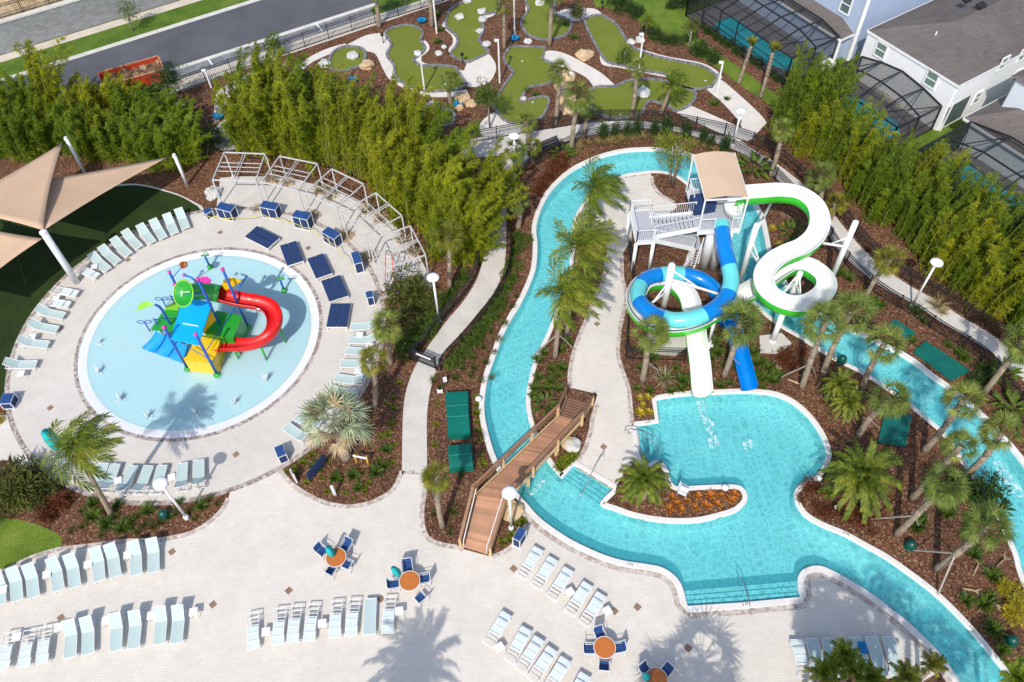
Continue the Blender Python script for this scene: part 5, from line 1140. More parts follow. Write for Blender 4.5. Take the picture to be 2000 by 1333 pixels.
def rails(pts, sgn, label=None):
    m = MB()
    for a, b in zip(pts, pts[1:]):
        n = Vector((-(b - a).y, (b - a).x, 0)).normalized() * .1 * sgn
        m.bar(a + n - Vector((0, 0, .12)), b + n - Vector((0, 0, .12)), .07, .26)
    m.build('side_beam', M_pine, br)
    m = MB()
    for a, b in zip(pts, pts[1:]):
        n = Vector((-(b - a).y, (b - a).x, 0)).normalized() * .16 * sgn
        m.bar(a + n + Vector((0, 0, 1.0)), b + n + Vector((0, 0, 1.0)), .17, .06); m.bar(a + n + Vector((0, 0, .55)), b + n + Vector((0, 0, .55)), .04, .12)
    m.build('top_rail', M_cap, br)
    for a, b in zip(pts, pts[1:]):
        L = (b - a).length; k = max(1, int(L / 1.9)); n = Vector((-(b - a).y, (b - a).x, 0)).normalized() * .19 * sgn
        for i in range(k + 1):
            p = a.lerp(b, i / k) + n; mm = MB(); mm.bar((p.x, p.y, max(0, p.z - .35)), p + Vector((0, 0, .97)), .14, .14, (1, 0, 0)); mm.build('post', M_pine, br)
rails([A[0], Bq[0], Cq[0], Dq[0]], 1); rails([A[1], Bq[1], Cq[1], Dq[1]], -1)
for a, b, s in ((A[0], Bq[0], 1), (A[1], Bq[1], -1)):
    n = Vector((-(b - a).y, (b - a).x, 0)).normalized() * -.02 * s; m = MB(); m.tube([a + n + Vector((0, 0, .1)), a + n + Vector((0, 0, .85)), b + n + Vector((0, 0, .85))], .025, 6); m.build('handrail', M_rail, br)
for t in (.3, .68):
    for s in (0, 1): p = Bq[s].lerp(Cq[s], t); m = MB(); m.bar((p.x, p.y, -1.15), (p.x, p.y, ZB - .2), .2, .2, (1, 0, 0)); m.build('pile', M_pine, br)

# ------------------------------------------------------------------ pool steps and handrails
M_tile = plain('blue_tile', (.005, .12, .16), .3, .2)
def pool_steps(l, r, deep_l, deep_r, n, label, z0=-.15, rise=.06):
    a, b, c, d = G(*l), G(*r), G(*deep_r), G(*deep_l); root = thing('pool_steps', label, 'pool steps', (a + b) / 2, group='submerged pool steps')
    for k in range(n):
        z = z0 - rise * k; f0, f1 = k / n, (k + 1) / n
        p = [a.lerp(d, f0), b.lerp(c, f0), b.lerp(c, f1), a.lerp(d, f1)]
        m = MB(); m.slab([Vector((q.x, q.y, z)) for q in p], 1.1 + z); m.build('step', M_plaster, root)
        e = [a.lerp(d, f1 - .07 / n), b.lerp(c, f1 - .07 / n), b.lerp(c, f1 + .002), a.lerp(d, f1 + .002)]
        m = MB(); m.slab([Vector((q.x, q.y, z + .012)) for q in e], .06); m.build('edge_tile', M_tile, root)
pool_steps((1341,1183), (1563,1166.5), (1338,1150), (1558,1131), 3, 'wide pool steps with dark edge lines at the bottom of the big pool')
pool_steps((1122,908), (1199,954), (1103,931), (1175,981), 4, 'corner pool steps with dark edge lines below the island path')
pool_steps((1245,834), (1250,889), (1275,832), (1276,890), 3, 'narrow pool steps at the left side of the big pool')
def handrail(pts, label):
    r = thing('pool_handrail', label, 'handrail', G(pts[0][0], pts[0][1]), group='steel pool handrails')
    P = [G(x, y, z) for x, y, z in pts]; m = MB(); m.tube(smooth(P, 5, False), .028, 6); m.build('rail', M_steel, r, smooth=True)
handrail([(1468,1203,0),(1467,1190,.9),(1460,1165,.95),(1452,1142,.6),(1443,1130,.3),(1444,1146,-.9)], 'curved steel handrail on the wide steps of the big pool')
handrail([(1178,892,0),(1176,888,.85),(1160,915,.8),(1142,955,.35),(1131,972,.1),(1133,980,-.8)], 'steel handrail down the corner steps beside the island path')
handrail([(1222,842,0),(1222,840,.9),(1250,842,.95),(1275,850,.6),(1288,862,.1),(1288,868,-.8)], 'upper steel handrail at the left steps of the big pool')
handrail([(1228,848,0),(1228,846,.9),(1250,850,.95),(1272,860,.6),(1284,876,.1),(1284,880,-.8)], 'lower steel handrail at the left steps of the big pool')

# ------------------------------------------------------------------ water slides
M_flume = plain('white_gelcoat', (.8, .8, .78), .3, .03, 1, coat=.3); M_fgreen = plain('green_gelcoat', (.05, .55, .03), .35, .1, 1, coat=.3)
M_blue = plain('blue_gelcoat', (.0, .2, .62), .22, .06, 1, coat=.5); M_aqua = plain('aqua_gelcoat', (.13, .62, .62), .22, .05, 1, coat=.5)
def flume(pts, wdt, wall, name, root, mats, bank=None, n=6, cover=None, thick=.05):
    """open trough along a path of (px,py,z); outer skin in mats[1]"""
    P = smooth([G(x, y, z) for x, y, z in pts], n, False); P = resample(P, .3); N = len(P)
    prof = [(math.radians(a)) for a in range(-100, 101, 20)]
    inn = [[] for _ in prof]; out = [[] for _ in prof]
    for i, p in enumerate(P):
        t = (P[min(N - 1, i + 1)] - P[max(0, i - 1)]).normalized(); s = t.cross(Vector((0, 0, 1))).normalized(); u = s.cross(t)
        for k, a in enumerate(prof):
            c = Vector(p) + s * math.sin(a) * wdt / 2 + u * (wall * (1 - math.cos(a)))
            o2 = Vector(p) + s * math.sin(a) * (wdt / 2 + thick) + u * ((wall + thick * .3) * (1 - math.cos(a)) - thick)
            inn[k].append(c); out[k].append(o2)
    m = MB(); m.sweep(inn); m.build('trough', mats[0], root, smooth=True)
    m = MB(); m.sweep(out[::-1]); m.build('outer_shell', mats[1], root, smooth=True)
    m = MB(); m.sweep([inn[0], [a + Vector((0, 0, .03)) for a in out[0]], out[0]]); m.sweep([inn[-1], [a + Vector((0, 0, .03)) for a in out[-1]], out[-1]]); m.build('rim', mats[0], root)
    for k in range(1, N // 12):
        i = k * 12; m = MB(); ring = [out[q][i] for q in range(len(prof))]
        m.tube(ring, .035, 4); m.build('joint_flange', mats[1], root)
    return P
ws = thing('open_water_slide', 'white open water slide with green sides, looping from tower to pool', 'water slide', G(1540, 600))
WS = [(1424,400,5.15),(1445,397,5.1),(1480,394,5.0),(1520,392,4.85),(1555,398,4.7),(1583,418,4.5),(1594,448,4.3),(1586,478,4.1),(1562,500,3.9),(1532,512,3.75),(1505,528,3.6),(1487,552,3.4),(1489,580,3.2),(1510,601,3.0),(1542,612,2.85),(1575,608,2.7),(1601,590,2.55),(1606,568,2.4),(1592,548,2.3),(1566,534,2.2),(1538,534,2.1),(1510,550,2.02),(1480,572,1.95),(1450,590,1.88),(1420,606,1.8),(1385,628,1.72),(1350,645,1.65),(1310,652,1.58),(1272,645,1.5),(1246,622,1.42),(1240,594,1.34),(1254,570,1.27),(1285,561,1.2),(1315,569,1.13),(1338,592,1.06),(1348,620,1.0),(1353,650,.9),(1358,690,.7),(1363,730,.4),(1366,768,.08),(1367,778,.02)]
flume(WS, 1.25, .85, 'flume', ws, (M_flume, M_fgreen))
bs = thing('tube_water_slide', 'closed water slide of blue and aqua tube sections curling beside the tower', 'water slide', G(1330, 600))
BS = [(1409,437,5.05),(1411,458,4.95),(1416,490,4.7),(1424,520,4.45),(1428,548,4.2),(1420,578,4.0),(1398,602,3.8),(1362,620,3.6),(1320,626,3.4),(1280,616,3.2),(1252,594,3.0),(1246,568,2.8),(1262,545,2.6),(1296,536,2.4),(1335,536,2.2),(1370,546,2.0),(1396,566,1.85),(1410,595,1.65),(1420,632,1.35)]
tb = resample(smooth([G(*p) for p in BS], 6, False), .28); NB = len(tb)
cuts = [0, .035, .15, .235, .345, .455, .545, .625, .705, .785, 1.0]; cols = [M_aqua, M_blue, M_aqua, M_blue, M_aqua, M_blue, M_aqua, M_blue, M_aqua, M_blue]
for k in range(10):
    i0, i1 = int(cuts[k] * (NB - 1)), int(cuts[k + 1] * (NB - 1))
    if i1 - i0 < 2: i1 = i0 + 2
    sec = tb[i0:i1 + 1]; m = MB(); m.tube(sec, .52, 18, False); m.build('tube_section', cols[k], bs, smooth=True)
    m = MB(); q = tb[i1]; q2 = tb[i1 - 1]; d = (q - q2).normalized(); m.tube([q - d * .05, q + d * .05], .55, 18, False); m.build('joint_flange', cols[k], bs, smooth=True)
flume([(1418,622,1.45),(1430,655,1.15),(1442,695,.8),(1451,730,.45),(1458,758,.15),(1461,772,.05)], 1.0, .55, 'chute', bs, (M_blue, M_blue))
# support masts
def mast(base, top, arms, label, rad=.19):
    B, Tp, h = BT(base, top); r = thing('support_mast', label, 'mast', B, group='white slide support masts')
    m = MB(); m.tube([B, B + Vector((0, 0, h))], rad, 12); m.ball(B + Vector((0, 0, h)), rad, 12, 6, (1, 1, .5)); m.build('post', M_white, r, smooth=True)
    m = MB(); m.lathe([(.42, 0), (.42, .05), (.26, .1), (.2, .3)], B, 12); m.build('base_plate', M_white, r)
    for (x, y, z, zb) in arms:
        E_ = G(x, y, z); m = MB(); m.tube([B + Vector((0, 0, zb)), E_], .09, 8); m.build('arm', M_white, r, smooth=True)
        m = MB(); m.tube([B + Vector((0, 0, zb + .9)), B.lerp(E_, .6).lerp(E_, 0) * 1.0 * Vector((1, 1, 0)).length / Vector((1, 1, 0)).length + Vector((0, 0, zb + (z - zb) * .6 - B.lerp(E_, .6).z))], .06, 6); m.build('brace', M_white, r, smooth=True)
mast((1294,612), (1310,518), [(1405,575,3.55,3.55),(1258,604,2.4,2.3)], 'white support mast standing inside the blue tube loop', .24)
mast((1617,560), (1672,434), [(1600,474,3.9,4.0)], 'tall slanting looking white mast right of the slide bend', .19)
mast((1444,553), (1482,440), [(1506,398,4.5,4.6),(1500,540,3.2,3.4)], 'white mast beside the river between the tower and the slide bend', .19)
mast((1538,598), (1556,530), [(1570,598,2.3,2.3),(1508,590,2.6,2.6)], 'white mast in the middle of the white helix', .19)
mast((1508,668), (1524,615), [], 'white mast on a concrete footing below the white helix', .19)
mast((1383,672), (1393,618), [], 'slim white post beside the white chute under the tube', .11)
for (x, y, sx, lab) in ((1512,672,2.2,'pale concrete footing with gravel under the mast below the helix'), (1310,668,3.0,'pale concrete pad under the tube slide loop')):
    c = G(x, y); r = thing('concrete_footing', lab, 'footing', c, group='slide footings'); m = MB()
    m.prism([c + Vector((sx * .5 * a, sx * .4 * b, 0)) for a, b in ((-1, -.8), (.1, -1), (1, -.1), (.6, .9), (-.8, .7))], .0, .14); m.build('slab', M_conc, r)
# ------------------------------------------------------------------ slide tower
tw = thing('slide_tower', 'white steel slide tower with stairs and a tan canopy', 'slide tower', G(1390, 520))
M_grate = plain('grey_grating', (.42, .43, .47), .6, .1, 4); M_tan = mat_noise('tan_shade_cloth', [(.3, (.56, .4, .27)), (.7, (.63, .46, .32))], .6, rough=.9, scale2=20, amp2=.04)
ZP = 4.9; pf = [G(1365,452,ZP), G(1444,448,ZP), G(1422,368,ZP), G(1343,373,ZP)]          # FL FR BR BL
m = MB(); m.slab(pf, .08); m.build('platform', M_grate, tw)
m = MB()
for a, b in zip(pf, pf[1:] + pf[:1]): m.bar(a - Vector((0, 0, .16)), b - Vector((0, 0, .16)), .1, .26)
m.build('platform_fascia', M_white, tw)
ZC = 7.75; cn = [G(1378,390,ZC), G(1462,386,ZC), G(1435,299.5,ZC), G(1354.5,302.5,ZC)]
m = MB(); q = [c.copy() for c in cn]; mid0 = q[0].lerp(q[1], .5); mid1 = q[3].lerp(q[2], .5)
rows = [[q[3].lerp(q[0], t).lerp(q[2].lerp(q[1], t), s) + Vector((0, 0, .22 * math.sin(math.pi * s))) for t in (0, .25, .5, .75, 1)] for s in (0, .25, .5, .75, 1)]
m.sweep(rows); o = m.build('canopy', M_tan, tw, smooth=True)
m = MB()
for a, b in zip(cn, cn[1:] + cn[:1]): m.bar(a - Vector((0, 0, .06)), b - Vector((0, 0, .06)), .08, .08)
m.build('canopy_frame', M_white, tw)
for a, c in zip(pf, cn): m = MB(); m.tube([(c.x, c.y, ZP - .4), (c.x, c.y, ZC)], .06, 8); m.build('canopy_post', M_white, tw)
def balustrade(a, b, h=1.05, gap=.13, name='railing'):
    m = MB(); L = (b - a).length; k = max(2, int(L / gap))
    for i in range(k + 1): p = a.lerp(b, i / k); m.bar(p + Vector((0, 0, .08)), p + Vector((0, 0, h)), .022, .022, (1, 0, 0))
    for z in (.08, h): m.bar(a + Vector((0, 0, z)), b + Vector((0, 0, z)), .05, .05)
    for p in (a, b): m.bar(p, p + Vector((0, 0, h + .03)), .06, .06, (1, 0, 0))
    m.build(name, M_rail, tw)
balustrade(pf[0], pf[0].lerp(pf[1], .36)); balustrade(pf[0].lerp(pf[1], .78), pf[1]); balustrade(pf[1], pf[1].lerp(pf[2], .3)); balustrade(pf[1].lerp(pf[2], .75), pf[2]); balustrade(pf[2], pf[3]); balustrade(pf[3], pf[3].lerp(pf[0], .42))
m = MB(); m.box(G(1372, 398, ZP + .45), (1.5, 1.1, .9), .2); m.build('control_cabinet', M_navy, tw)
m = MB(); m.lathe([(.1, -.45), (.55, -.35), (.72, .25), (.72, .3), (.64, .27), (.48, -.22), (.02, -.3)], G(1434, 410, ZP + .5), 20, caps=False); m.build('start_tub', M_flume, tw, smooth=True)
for (x, y) in ((1374,523),(1392,523)):
    b = G(x, y); m = MB(); m.tube([b, (b.x, b.y, ZP - .2)], .34, 16); m.build('column', M_white, tw, smooth=True)
for c, ins in ((pf[3], (.4, -.3)), (pf[2], (-.3, -.3)), (pf[1], (-.3, .4))): m = MB(); m.tube([(c.x + ins[0], c.y + ins[1], 0), (c.x + ins[0], c.y + ins[1], ZP - .2)], .14, 10); m.build('column', M_white, tw, smooth=True)
ZL = 3.0; ld = [G(1243,473,ZL), G(1277,471,ZL), G(1267,412,ZL), G(1230,414,ZL)]
m = MB(); m.slab(ld, .08); m.build('landing', M_grate, tw)
m = MB()
for a, b in zip(ld, ld[1:] + ld[:1]): m.bar(a - Vector((0, 0, .15)), b - Vector((0, 0, .15)), .09, .24)
m.build('landing_fascia', M_white, tw)
balustrade(ld[0], ld[1]); balustrade(ld[3], ld[0]); balustrade(ld[2], ld[3])
for c in (ld[0], ld[1], ld[3], ld[2]): m = MB(); k = Vector((0, 0, 0)); m.tube([(c.x, c.y, 0), (c.x, c.y, ZL - .2)], .13, 10); m.build('column', M_white, tw, smooth=True)
def stair(a0, a1, b0, b1, n):
    """a0,a1 lower edge ends, b0,b1 upper edge ends"""
    for k in range(n):
        f0, f1 = k / n, (k + .92) / n; z = a0.z + (b0.z - a0.z) * (k + 1) / n
        p = [a0.lerp(b0, f0), a1.lerp(b1, f0), a1.lerp(b1, f1), a0.lerp(b0, f1)]; m = MB(); m.slab([Vector((q.x, q.y, z - .02)) for q in p], .05); m.build('stair_tread', M_grate, tw)
    for a, b in ((a0, b0), (a1, b1)):
        m = MB(); m.bar(a, b, .07, .3); m.build('stringer', M_white, tw); balustrade(a + Vector((0, 0, .12)), b + Vector((0, 0, .12)), .95, .16, 'stair_railing')
u = ld[1].lerp(ld[2], .1); w = ld[1].lerp(ld[2], .75); e1 = pf[0].lerp(pf[3], .05); e2 = pf[0].lerp(pf[3], .42)
stair(u, w, e1, e2, 11)
ZM = 1.5; sm_ = [G(1356,488,ZM), G(1370,486,ZM), G(1364,455,ZM), G(1350,458,ZM)]
m = MB(); m.slab(sm_, .08); m.build('landing', M_grate, tw)
for c in sm_: m = MB(); m.bar((c.x, c.y, 0), (c.x, c.y, ZM), .1, .1, (1, 0, 0)); m.build('column', M_white, tw)
stair(sm_[0].lerp(sm_[3], .0), sm_[3], ld[1].lerp(ld[0], -.02) + Vector((0, .0, 0)), ld[1].lerp(ld[2], .55), 8)
g0, g1 = G(1338,520,0), G(1356,524,0); stair(g0, g1, sm_[0], sm_[1], 7)

# ------------------------------------------------------------------ splash pool play structure
Mb = plain('play_blue', (.01, .09, .42), .35, .1, 2, coat=.3); Msky = plain('play_sky_blue', (.0, .42, .9), .35, .05, 1, coat=.3); Mg = plain('play_green', (.02, .33, .03), .35, .1, 2, coat=.3); Mlime = plain('play_lime', (.22, .55, .02), .35, .1, 2, coat=.3)
My = plain('play_yellow', (.82, .52, .01), .35, .08, 2, coat=.3); Mr = plain('play_red', (.6, .008, .008), .42, .12, 2, coat=.1); Mp = plain('play_pink', (.6, .05, .35), .4, .1, 2); Mmag = plain('play_magenta', (.75, .02, .35), .4, .1, 2)
def zp(x, y): return (260 + x / 5.128, 490 + y / 5.128)
ps = thing('water_playground', 'bright play tower in the splash pool: blue roof, poles, green decks', 'play structure', G(*zp(700, 900)))
Z0 = -.2
def pole(base, top, mat=None, rad=.09, foot=True, cap=True):
    b, t = zp(*base), zp(*top); B, Tp, h = BT(b, t); B.z = Z0; m = MB(); m.tube([B, (B.x, B.y, h)], rad, 10); m.build('pole', mat or Mb, ps, smooth=True)
    if foot: m = MB(); m.lathe([(.24, Z0), (.24, Z0 + .22), (.12, Z0 + .34)], (B.x, B.y, 0), 12); m.build('pole_foot', Mg, ps, smooth=True)
    if cap: m = MB(); m.ball((B.x, B.y, h), .14, 10, 6); m.build('pole_cap', Mp, ps, smooth=True)
    return B, h
pA = pole((840,1240), (625,838)); pB = pole((545,1180), (320,765)); pC = pole((1150,760), (893,188)); pD = pole((935,880), (663,275))
pE = pole((500,480), (378,208), foot=False)
# blue roof
ZR = (HT(zp(545,1180), zp(388,872)) + HT(zp(840,1240), zp(668,925))) / 2; rf = [G(*zp(x, y), ZR) for x, y in ((375,880), (650,945), (790,520), (505,455))]
m = MB(); m.slab(rf, .09); m.build('roof', Msky, ps)
m = MB(); a, b = rf[0].lerp(rf[3], .38).lerp(rf[1].lerp(rf[2], .38), .27), rf[0].lerp(rf[3], .4).lerp(rf[1].lerp(rf[2], .4), .82); m.bar(a + Vector((0, 0, .04)), b + Vector((0, 0, .04)), .05, .05); m.build('roof_seam', M_white, ps)
def deck(c, z, mat, name, t=.14, skirt=True):
    p = [G(*zp(x, y), z) for x, y in c]; m = MB(); m.slab(p, t if not skirt else z - Z0); m.build(name, mat, ps)
    return p
deck([(515,1100),(800,1130),(880,870),(640,840)], 1.15, My, 'yellow_deck'); deck([(720,830),(1000,880),(1090,650),(830,600)], 1.6, Mg, 'green_deck')
m = MB(); p = [G(*zp(x, y), .45) for x, y in ((500,1080),(830,1195),(860,1140),(600,1010))]; m.slab(p, .62); m.build('yellow_step', plain('play_amber', (.8, .5, .02), .35, .08), ps)
m = MB(); p = [G(*zp(x, y), .08) for x, y in ((495,1125),(835,1225),(870,1180),(560,1060))]; m.slab(p, .25); m.build('white_plinth', M_white, ps)
m = MB(); p = [G(*zp(x, y), .0) for x, y in ((930,900),(1010,910),(1150,720),(1080,700))]; m.slab(p, .18); m.build('white_plinth', M_white, ps)
deck([(180,790),(420,800),(450,560),(300,600)], .9, Mg, 'green_bridge', .12, False); deck([(310,585),(450,590),(470,480),(330,560)], 1.1, Mlime, 'lime_panel', .1, False)
# triple blue slide running down to the left
for k in range(3):
    f0, f1 = k / 3, (k + 1) / 3; T0, T1 = G(*zp(215,830), .0), G(*zp(520,1130), .0)
    hi0, hi1 = G(*zp(560,900), 1.5), G(*zp(640,1010), 1.5); lo0, lo1 = G(*zp(90,985), -.05), G(*zp(500,1130), -.05); hi_a, hi_b = G(*zp(240,815), 1.0), G(*zp(560,960), 1.2)
    a0, a1 = hi_a.lerp(hi_b, f0), hi_a.lerp(hi_b, f1); b0, b1 = lo0.lerp(lo1, f0), lo0.lerp(lo1, f1); m = MB(); rows = []
    for s, dz in ((.04, .22), (.1, .02), (.5, 0), (.9, .02), (.96, .22)):
        rows.append([a0.lerp(a1, s).lerp(b0.lerp(b1, s), t) + Vector((0, 0, dz - .25 * math.sin(math.pi * t) * .6)) for t in (0, .2, .4, .6, .8, 1)])
    m.sweep(rows); m.build('slide_lane', plain('play_lane_blue', (.0, .28, .75), .3, .08, 2, coat=.3), ps, smooth=True)
m = MB(); a, b, c, d = G(*zp(770,575), 3.2), G(*zp(830,690), 2.4), G(*zp(710,830), 1.3), G(*zp(690,800), 2.6); m.slab([a, b, c, d], .05); m.build('side_panel', My, ps)
# red slide
rs = [(715,445,2.9),(860,470,2.75),(1010,510,2.6),(1150,540,2.45),(1280,560,2.3),(1390,600,2.15),(1450,680,2.0),(1450,780,1.85),(1400,870,1.7),(1310,940,1.5),(1200,980,1.3),(1080,990,1.1),(970,980,.9),(880,985,.65),(810,1010,.4),(775,1030,.25)]
P = resample(smooth([G(*zp(x, y), z) for x, y, z in rs], 6, False), .25); N = len(P)
prof = [R(a) for a in range(-95, 96, 19)]; inn = [[] for _ in prof]; out = [[] for _ in prof]
for i, p in enumerate(P):
    t = (P[min(N - 1, i + 1)] - P[max(0, i - 1)]).normalized(); s = t.cross(Vector((0, 0, 1))).normalized(); u = s.cross(t); b_ = R(-26) * math.sin(math.pi * min(1, max(0, (i / N - .3) / .6)))
    s2 = s * math.cos(b_) - u * math.sin(b_) * -1; u2 = u * math.cos(b_) + s * math.sin(b_) * -1
    for k, a in enumerate(prof):
        inn[k].append(p + s2 * math.sin(a) * .52 + u2 * (.5 * (1 - math.cos(a)))); out[k].append(p + s2 * math.sin(a) * .56 + u2 * (.52 * (1 - math.cos(a)) - .05))
m = MB(); m.sweep(inn); m.sweep(out[::-1]); m.sweep([inn[0], out[0]]); m.sweep([out[-1], inn[-1]]); m.sweep([[inn[k][-1] for k in range(len(prof))], [out[k][-1] for k in range(len(prof))]]); m.build('red_slide', Mr, ps, smooth=True)
for i in (int(N * .28), int(N * .42), int(N * .62), int(N * .78)):
    m = MB(); m.tube([out[k][i] for k in range(len(prof))], .045, 5); m.build('slide_joint', Mr, ps)
for f in (.5, .68, .84): q = P[int(N * f)]; m = MB(); m.tube([(q.x, q.y, Z0), (q.x, q.y, q.z)], .08, 8); m.build('slide_post', Mg, ps, smooth=True)
m = MB(); q = P[4]; m.tube([P[0] - Vector((.9, .1, -.3)), P[0] + Vector((0, 0, .45)), P[5] + Vector((0, 0, .45))], .6, 14, False); m.build('green_tunnel', Mg, ps, smooth=True)
# green dish, pink flower, orange sail, lime leaf, loops, buckets
M = Matrix.Rotation(R(38), 3, 'X') @ Matrix.Rotation(R(-25), 3, 'Y')
m = MB(); m.lathe([(.02, -.32), (.35, -.26), (.65, -.08), (.78, .16), (.82, .2), (.74, .14), (.6, -.04), (.3, -.2), (.02, -.26)], G(*zp(527,430), 5.0), 24, M, False); m.build('tipping_bucket', Mg, ps, smooth=True)
Md_ = Matrix.Rotation(R(38), 3, 'X') @ Matrix.Rotation(R(-25), 3, 'Y'); bc_ = G(*zp(527,430), 5.0); m = MB(); m.tube([bc_ + Md_ @ Vector((.83 * math.cos(k * .2618), .83 * math.sin(k * .2618), .2)) for k in range(25)], .05, 6, False); m.build('bucket_rim', Mlime, ps, smooth=True)
m = MB(); m.bar(bc_ + Md_ @ Vector((-.3, .1, .02)), bc_ + Md_ @ Vector((.45, .1, .08)), .07, .07); m.bar(bc_ + Md_ @ Vector((-.3, -.15, .02)), bc_ + Md_ @ Vector((-.3, .2, .02)), .07, .07); m.build('bucket_bracket', plain('pale_green', (.45, .7, .42), .4, .1), ps)
m = MB(); m.tube([G(*zp(527,430), 4.8), (pD[0].x, pD[0].y, 4.7)], .06, 6); m.build('bucket_arm', Mb, ps)
c = G(*zp(722,305), 6.0); m = MB()
for k in range(6): a = k * 1.047; m.ball(c + Vector((.2 * math.cos(a), .08, .2 * math.sin(a))), .17, 8, 5, (1, .35, 1))
m.build('flower', Mmag, ps, smooth=True)
c = G(*zp(1010,350), 3.6); M = Matrix.Rotation(R(-35), 3, 'Y'); m = MB(); m.add([c + M @ Vector((.75 * math.cos(R(a)) * s_, dy, .75 * math.sin(R(a)) * s_)) for dy in (-.03, .03) for s_ in (1,) for a in range(0, 181, 15)], [tuple(range(13)), tuple(range(25, 12, -1))] + [(i, i + 13, i + 14, i + 1) for i in range(12)]); m.build('fan_panel', My, ps)
a, b = G(*zp(1020,440), 3.3), G(*zp(1140,250), 3.7); m = MB(); m.tube([a, b], .05, 6); m.build('spray_bar', Mb, ps, smooth=True)
lb = G(*zp(400,790)); P0 = [Vector((lb.x, lb.y, Z0)), G(*zp(330,660), 2.0), G(*zp(270,570), 3.0), G(*zp(215,540), 3.3)]; m = MB(); m.tube(smooth(P0, 5, False), .09, 8); m.build('leaf_stem', Mb, ps, smooth=True)
lt = [G(*zp(x, y), z) for x, y, z in ((205,535,3.35), (150,500,3.5), (70,525,3.3), (30,600,2.95), (110,575,3.15))]; m = MB(); m.slab(lt, .05); m.build('leaf_panel', Mlime, ps)
m = MB(); q = [(pE[0].x, pE[0].y, pE[1] - .6), G(*zp(490,160), pE[1] + .1)]; m.tube(q, .035, 5); m.build('bucket_arm', Mb, ps); m = MB(); m.lathe([(.05, -.25), (.2, -.2), (.26, .2), (.2, .2), (.16, -.12), (.03, -.16)], G(*zp(510,140), pE[1]), 14, Matrix.Rotation(R(50), 3, 'X'), False); m.build('small_bucket', plain('play_brown', (.35, .12, .03), .4, .1), ps, smooth=True)
m = MB(); m.tube(smooth([G(*zp(510,245), 5.0), G(*zp(590,275), 4.9), G(*zp(660,340), 4.6), G(*zp(720,420), 4.0)], 5, False), .07, 8); m.build('spray_arm', plain('play_mid_blue', (.0, .18, .55), .35, .1), ps, smooth=True)
for x, y in ((510,245),(415,340),(718,420),(320,765)): m = MB(); m.ball(G(*zp(x, y), 4.6 if x != 320 else 3.0), .13, 8, 5); m.build('spray_nozzle', Mp, ps, smooth=True)
for (bx, by), (tx, ty), hz in (((330,560),(290,480),1.3), ((165,800),(120,710),1.3), ((440,575),(375,450),1.8), ((290,825),(208,680),1.8)):
    B = G(*zp(bx, by)); m = MB(); h = min(2.0, HT(zp(bx, by), zp(tx, ty))); m.tube([(B.x, B.y, Z0), (B.x, B.y, h)], .05, 6)
    if hz < 1.5:
        for s in (-1, 1): m.tube([(B.x + s * (.25 + .22 * math.cos(a)), B.y, h + .16 * math.sin(a)) for a in [k * .785 for k in range(9)]], .03, 5, False)
    else: m.bar((B.x, B.y, h - .1), (B.x + 1.0, B.y, h - .1), .05)
    m.build('spray_hoop', Mb, ps, smooth=True)
for k, (p_, q_) in enumerate((((735,1000),(1030,560)), ((800,1110),(560,970)))): m = MB(); m.tube([G(*zp(*p_), 1.6), G(*zp(*q_), 1.7)], .03, 5); m.build('brace_rod', Mb, ps)
for (x, y, lab) in ((410,522,'upper'), (555,568,'right')):
    B = G(x, y); r = thing('spray_nozzle_post', 'small green and blue spray post, the %s one on the pool floor' % lab, 'spray post', B, group='spray posts')
    m = MB(); m.lathe([(.22, Z0), (.2, Z0 + .3), (.12, Z0 + .4)], B, 12); m.build('foot', Mg, r, smooth=True)
    m = MB(); m.tube([B + Vector((0, 0, .15)), B + Vector((0, 0, 1.2))], .08, 8); m.build('stem', Mb, r, smooth=True)
    m = MB(); m.tube([B + Vector((-.25, 0, 1.2)), B + Vector((.3, 0, 1.25))], .07, 8); m.tube([B + Vector((.15 + .15 * math.cos(k * .785), 0, 1.42 + .15 * math.sin(k * .785))) for k in range(9)], .025, 5, False); m.build('nozzle', Mg, r, smooth=True)
def mat_foam():
    m_, t, b = newmat('water_foam'); b.inputs['Base Color'].default_value = (.85, .9, .92, 1); b.inputs['Roughness'].default_value = .4
    tr = nd(t, 'ShaderNodeBsdfTransparent'); mx = nd(t, 'ShaderNodeMixShader'); f = ramp(t, noise(t, coords(t), 9, 3), [(.35, (.25,) * 3), (.65, (.85,) * 3)])
    t.links.new(f, mx.inputs[0]); t.links.new(tr.outputs[0], mx.inputs[1]); t.links.new(b.outputs[0], mx.inputs[2]); t.links.new(mx.outputs[0], t.nodes['Material Output'].inputs[0]); return m_
M_foam = mat_foam()
for i, (x, y) in enumerate([(193,728),(236,780),(289,815),(382,808),(459,787),(521,743),(196,668)]):
    B = G(x, y); rn = random.Random(i); m = MB(); k = .6 if i == 6 else 1
    for q in range(7):
        dx, dy = rn.uniform(-.09, .09), rn.uniform(-.09, .09); hh = rn.uniform(.3, .62) * k
        m.tube([B + Vector((dx * .4, dy * .4, -.05)), B + Vector((dx, dy, hh * .6)), B + Vector((dx * 1.8, dy * 1.8, hh))], [.05 * k, .06 * k, .03 * k], 6)
    for q in range(14): m.ball(B + Vector((rn.uniform(-.26, .26), rn.uniform(-.26, .26), -.03)), rn.uniform(.02, .06), 6, 4, (1.4, 1.4, .5))
    o = m.build('water_jet', M_foam, None, smooth=True, origin=B); tag(o, 'low white water jet bubbling up in the splash pool, %s of them' % nth(i, 7), 'water jet', 'water jets in the splash pool')
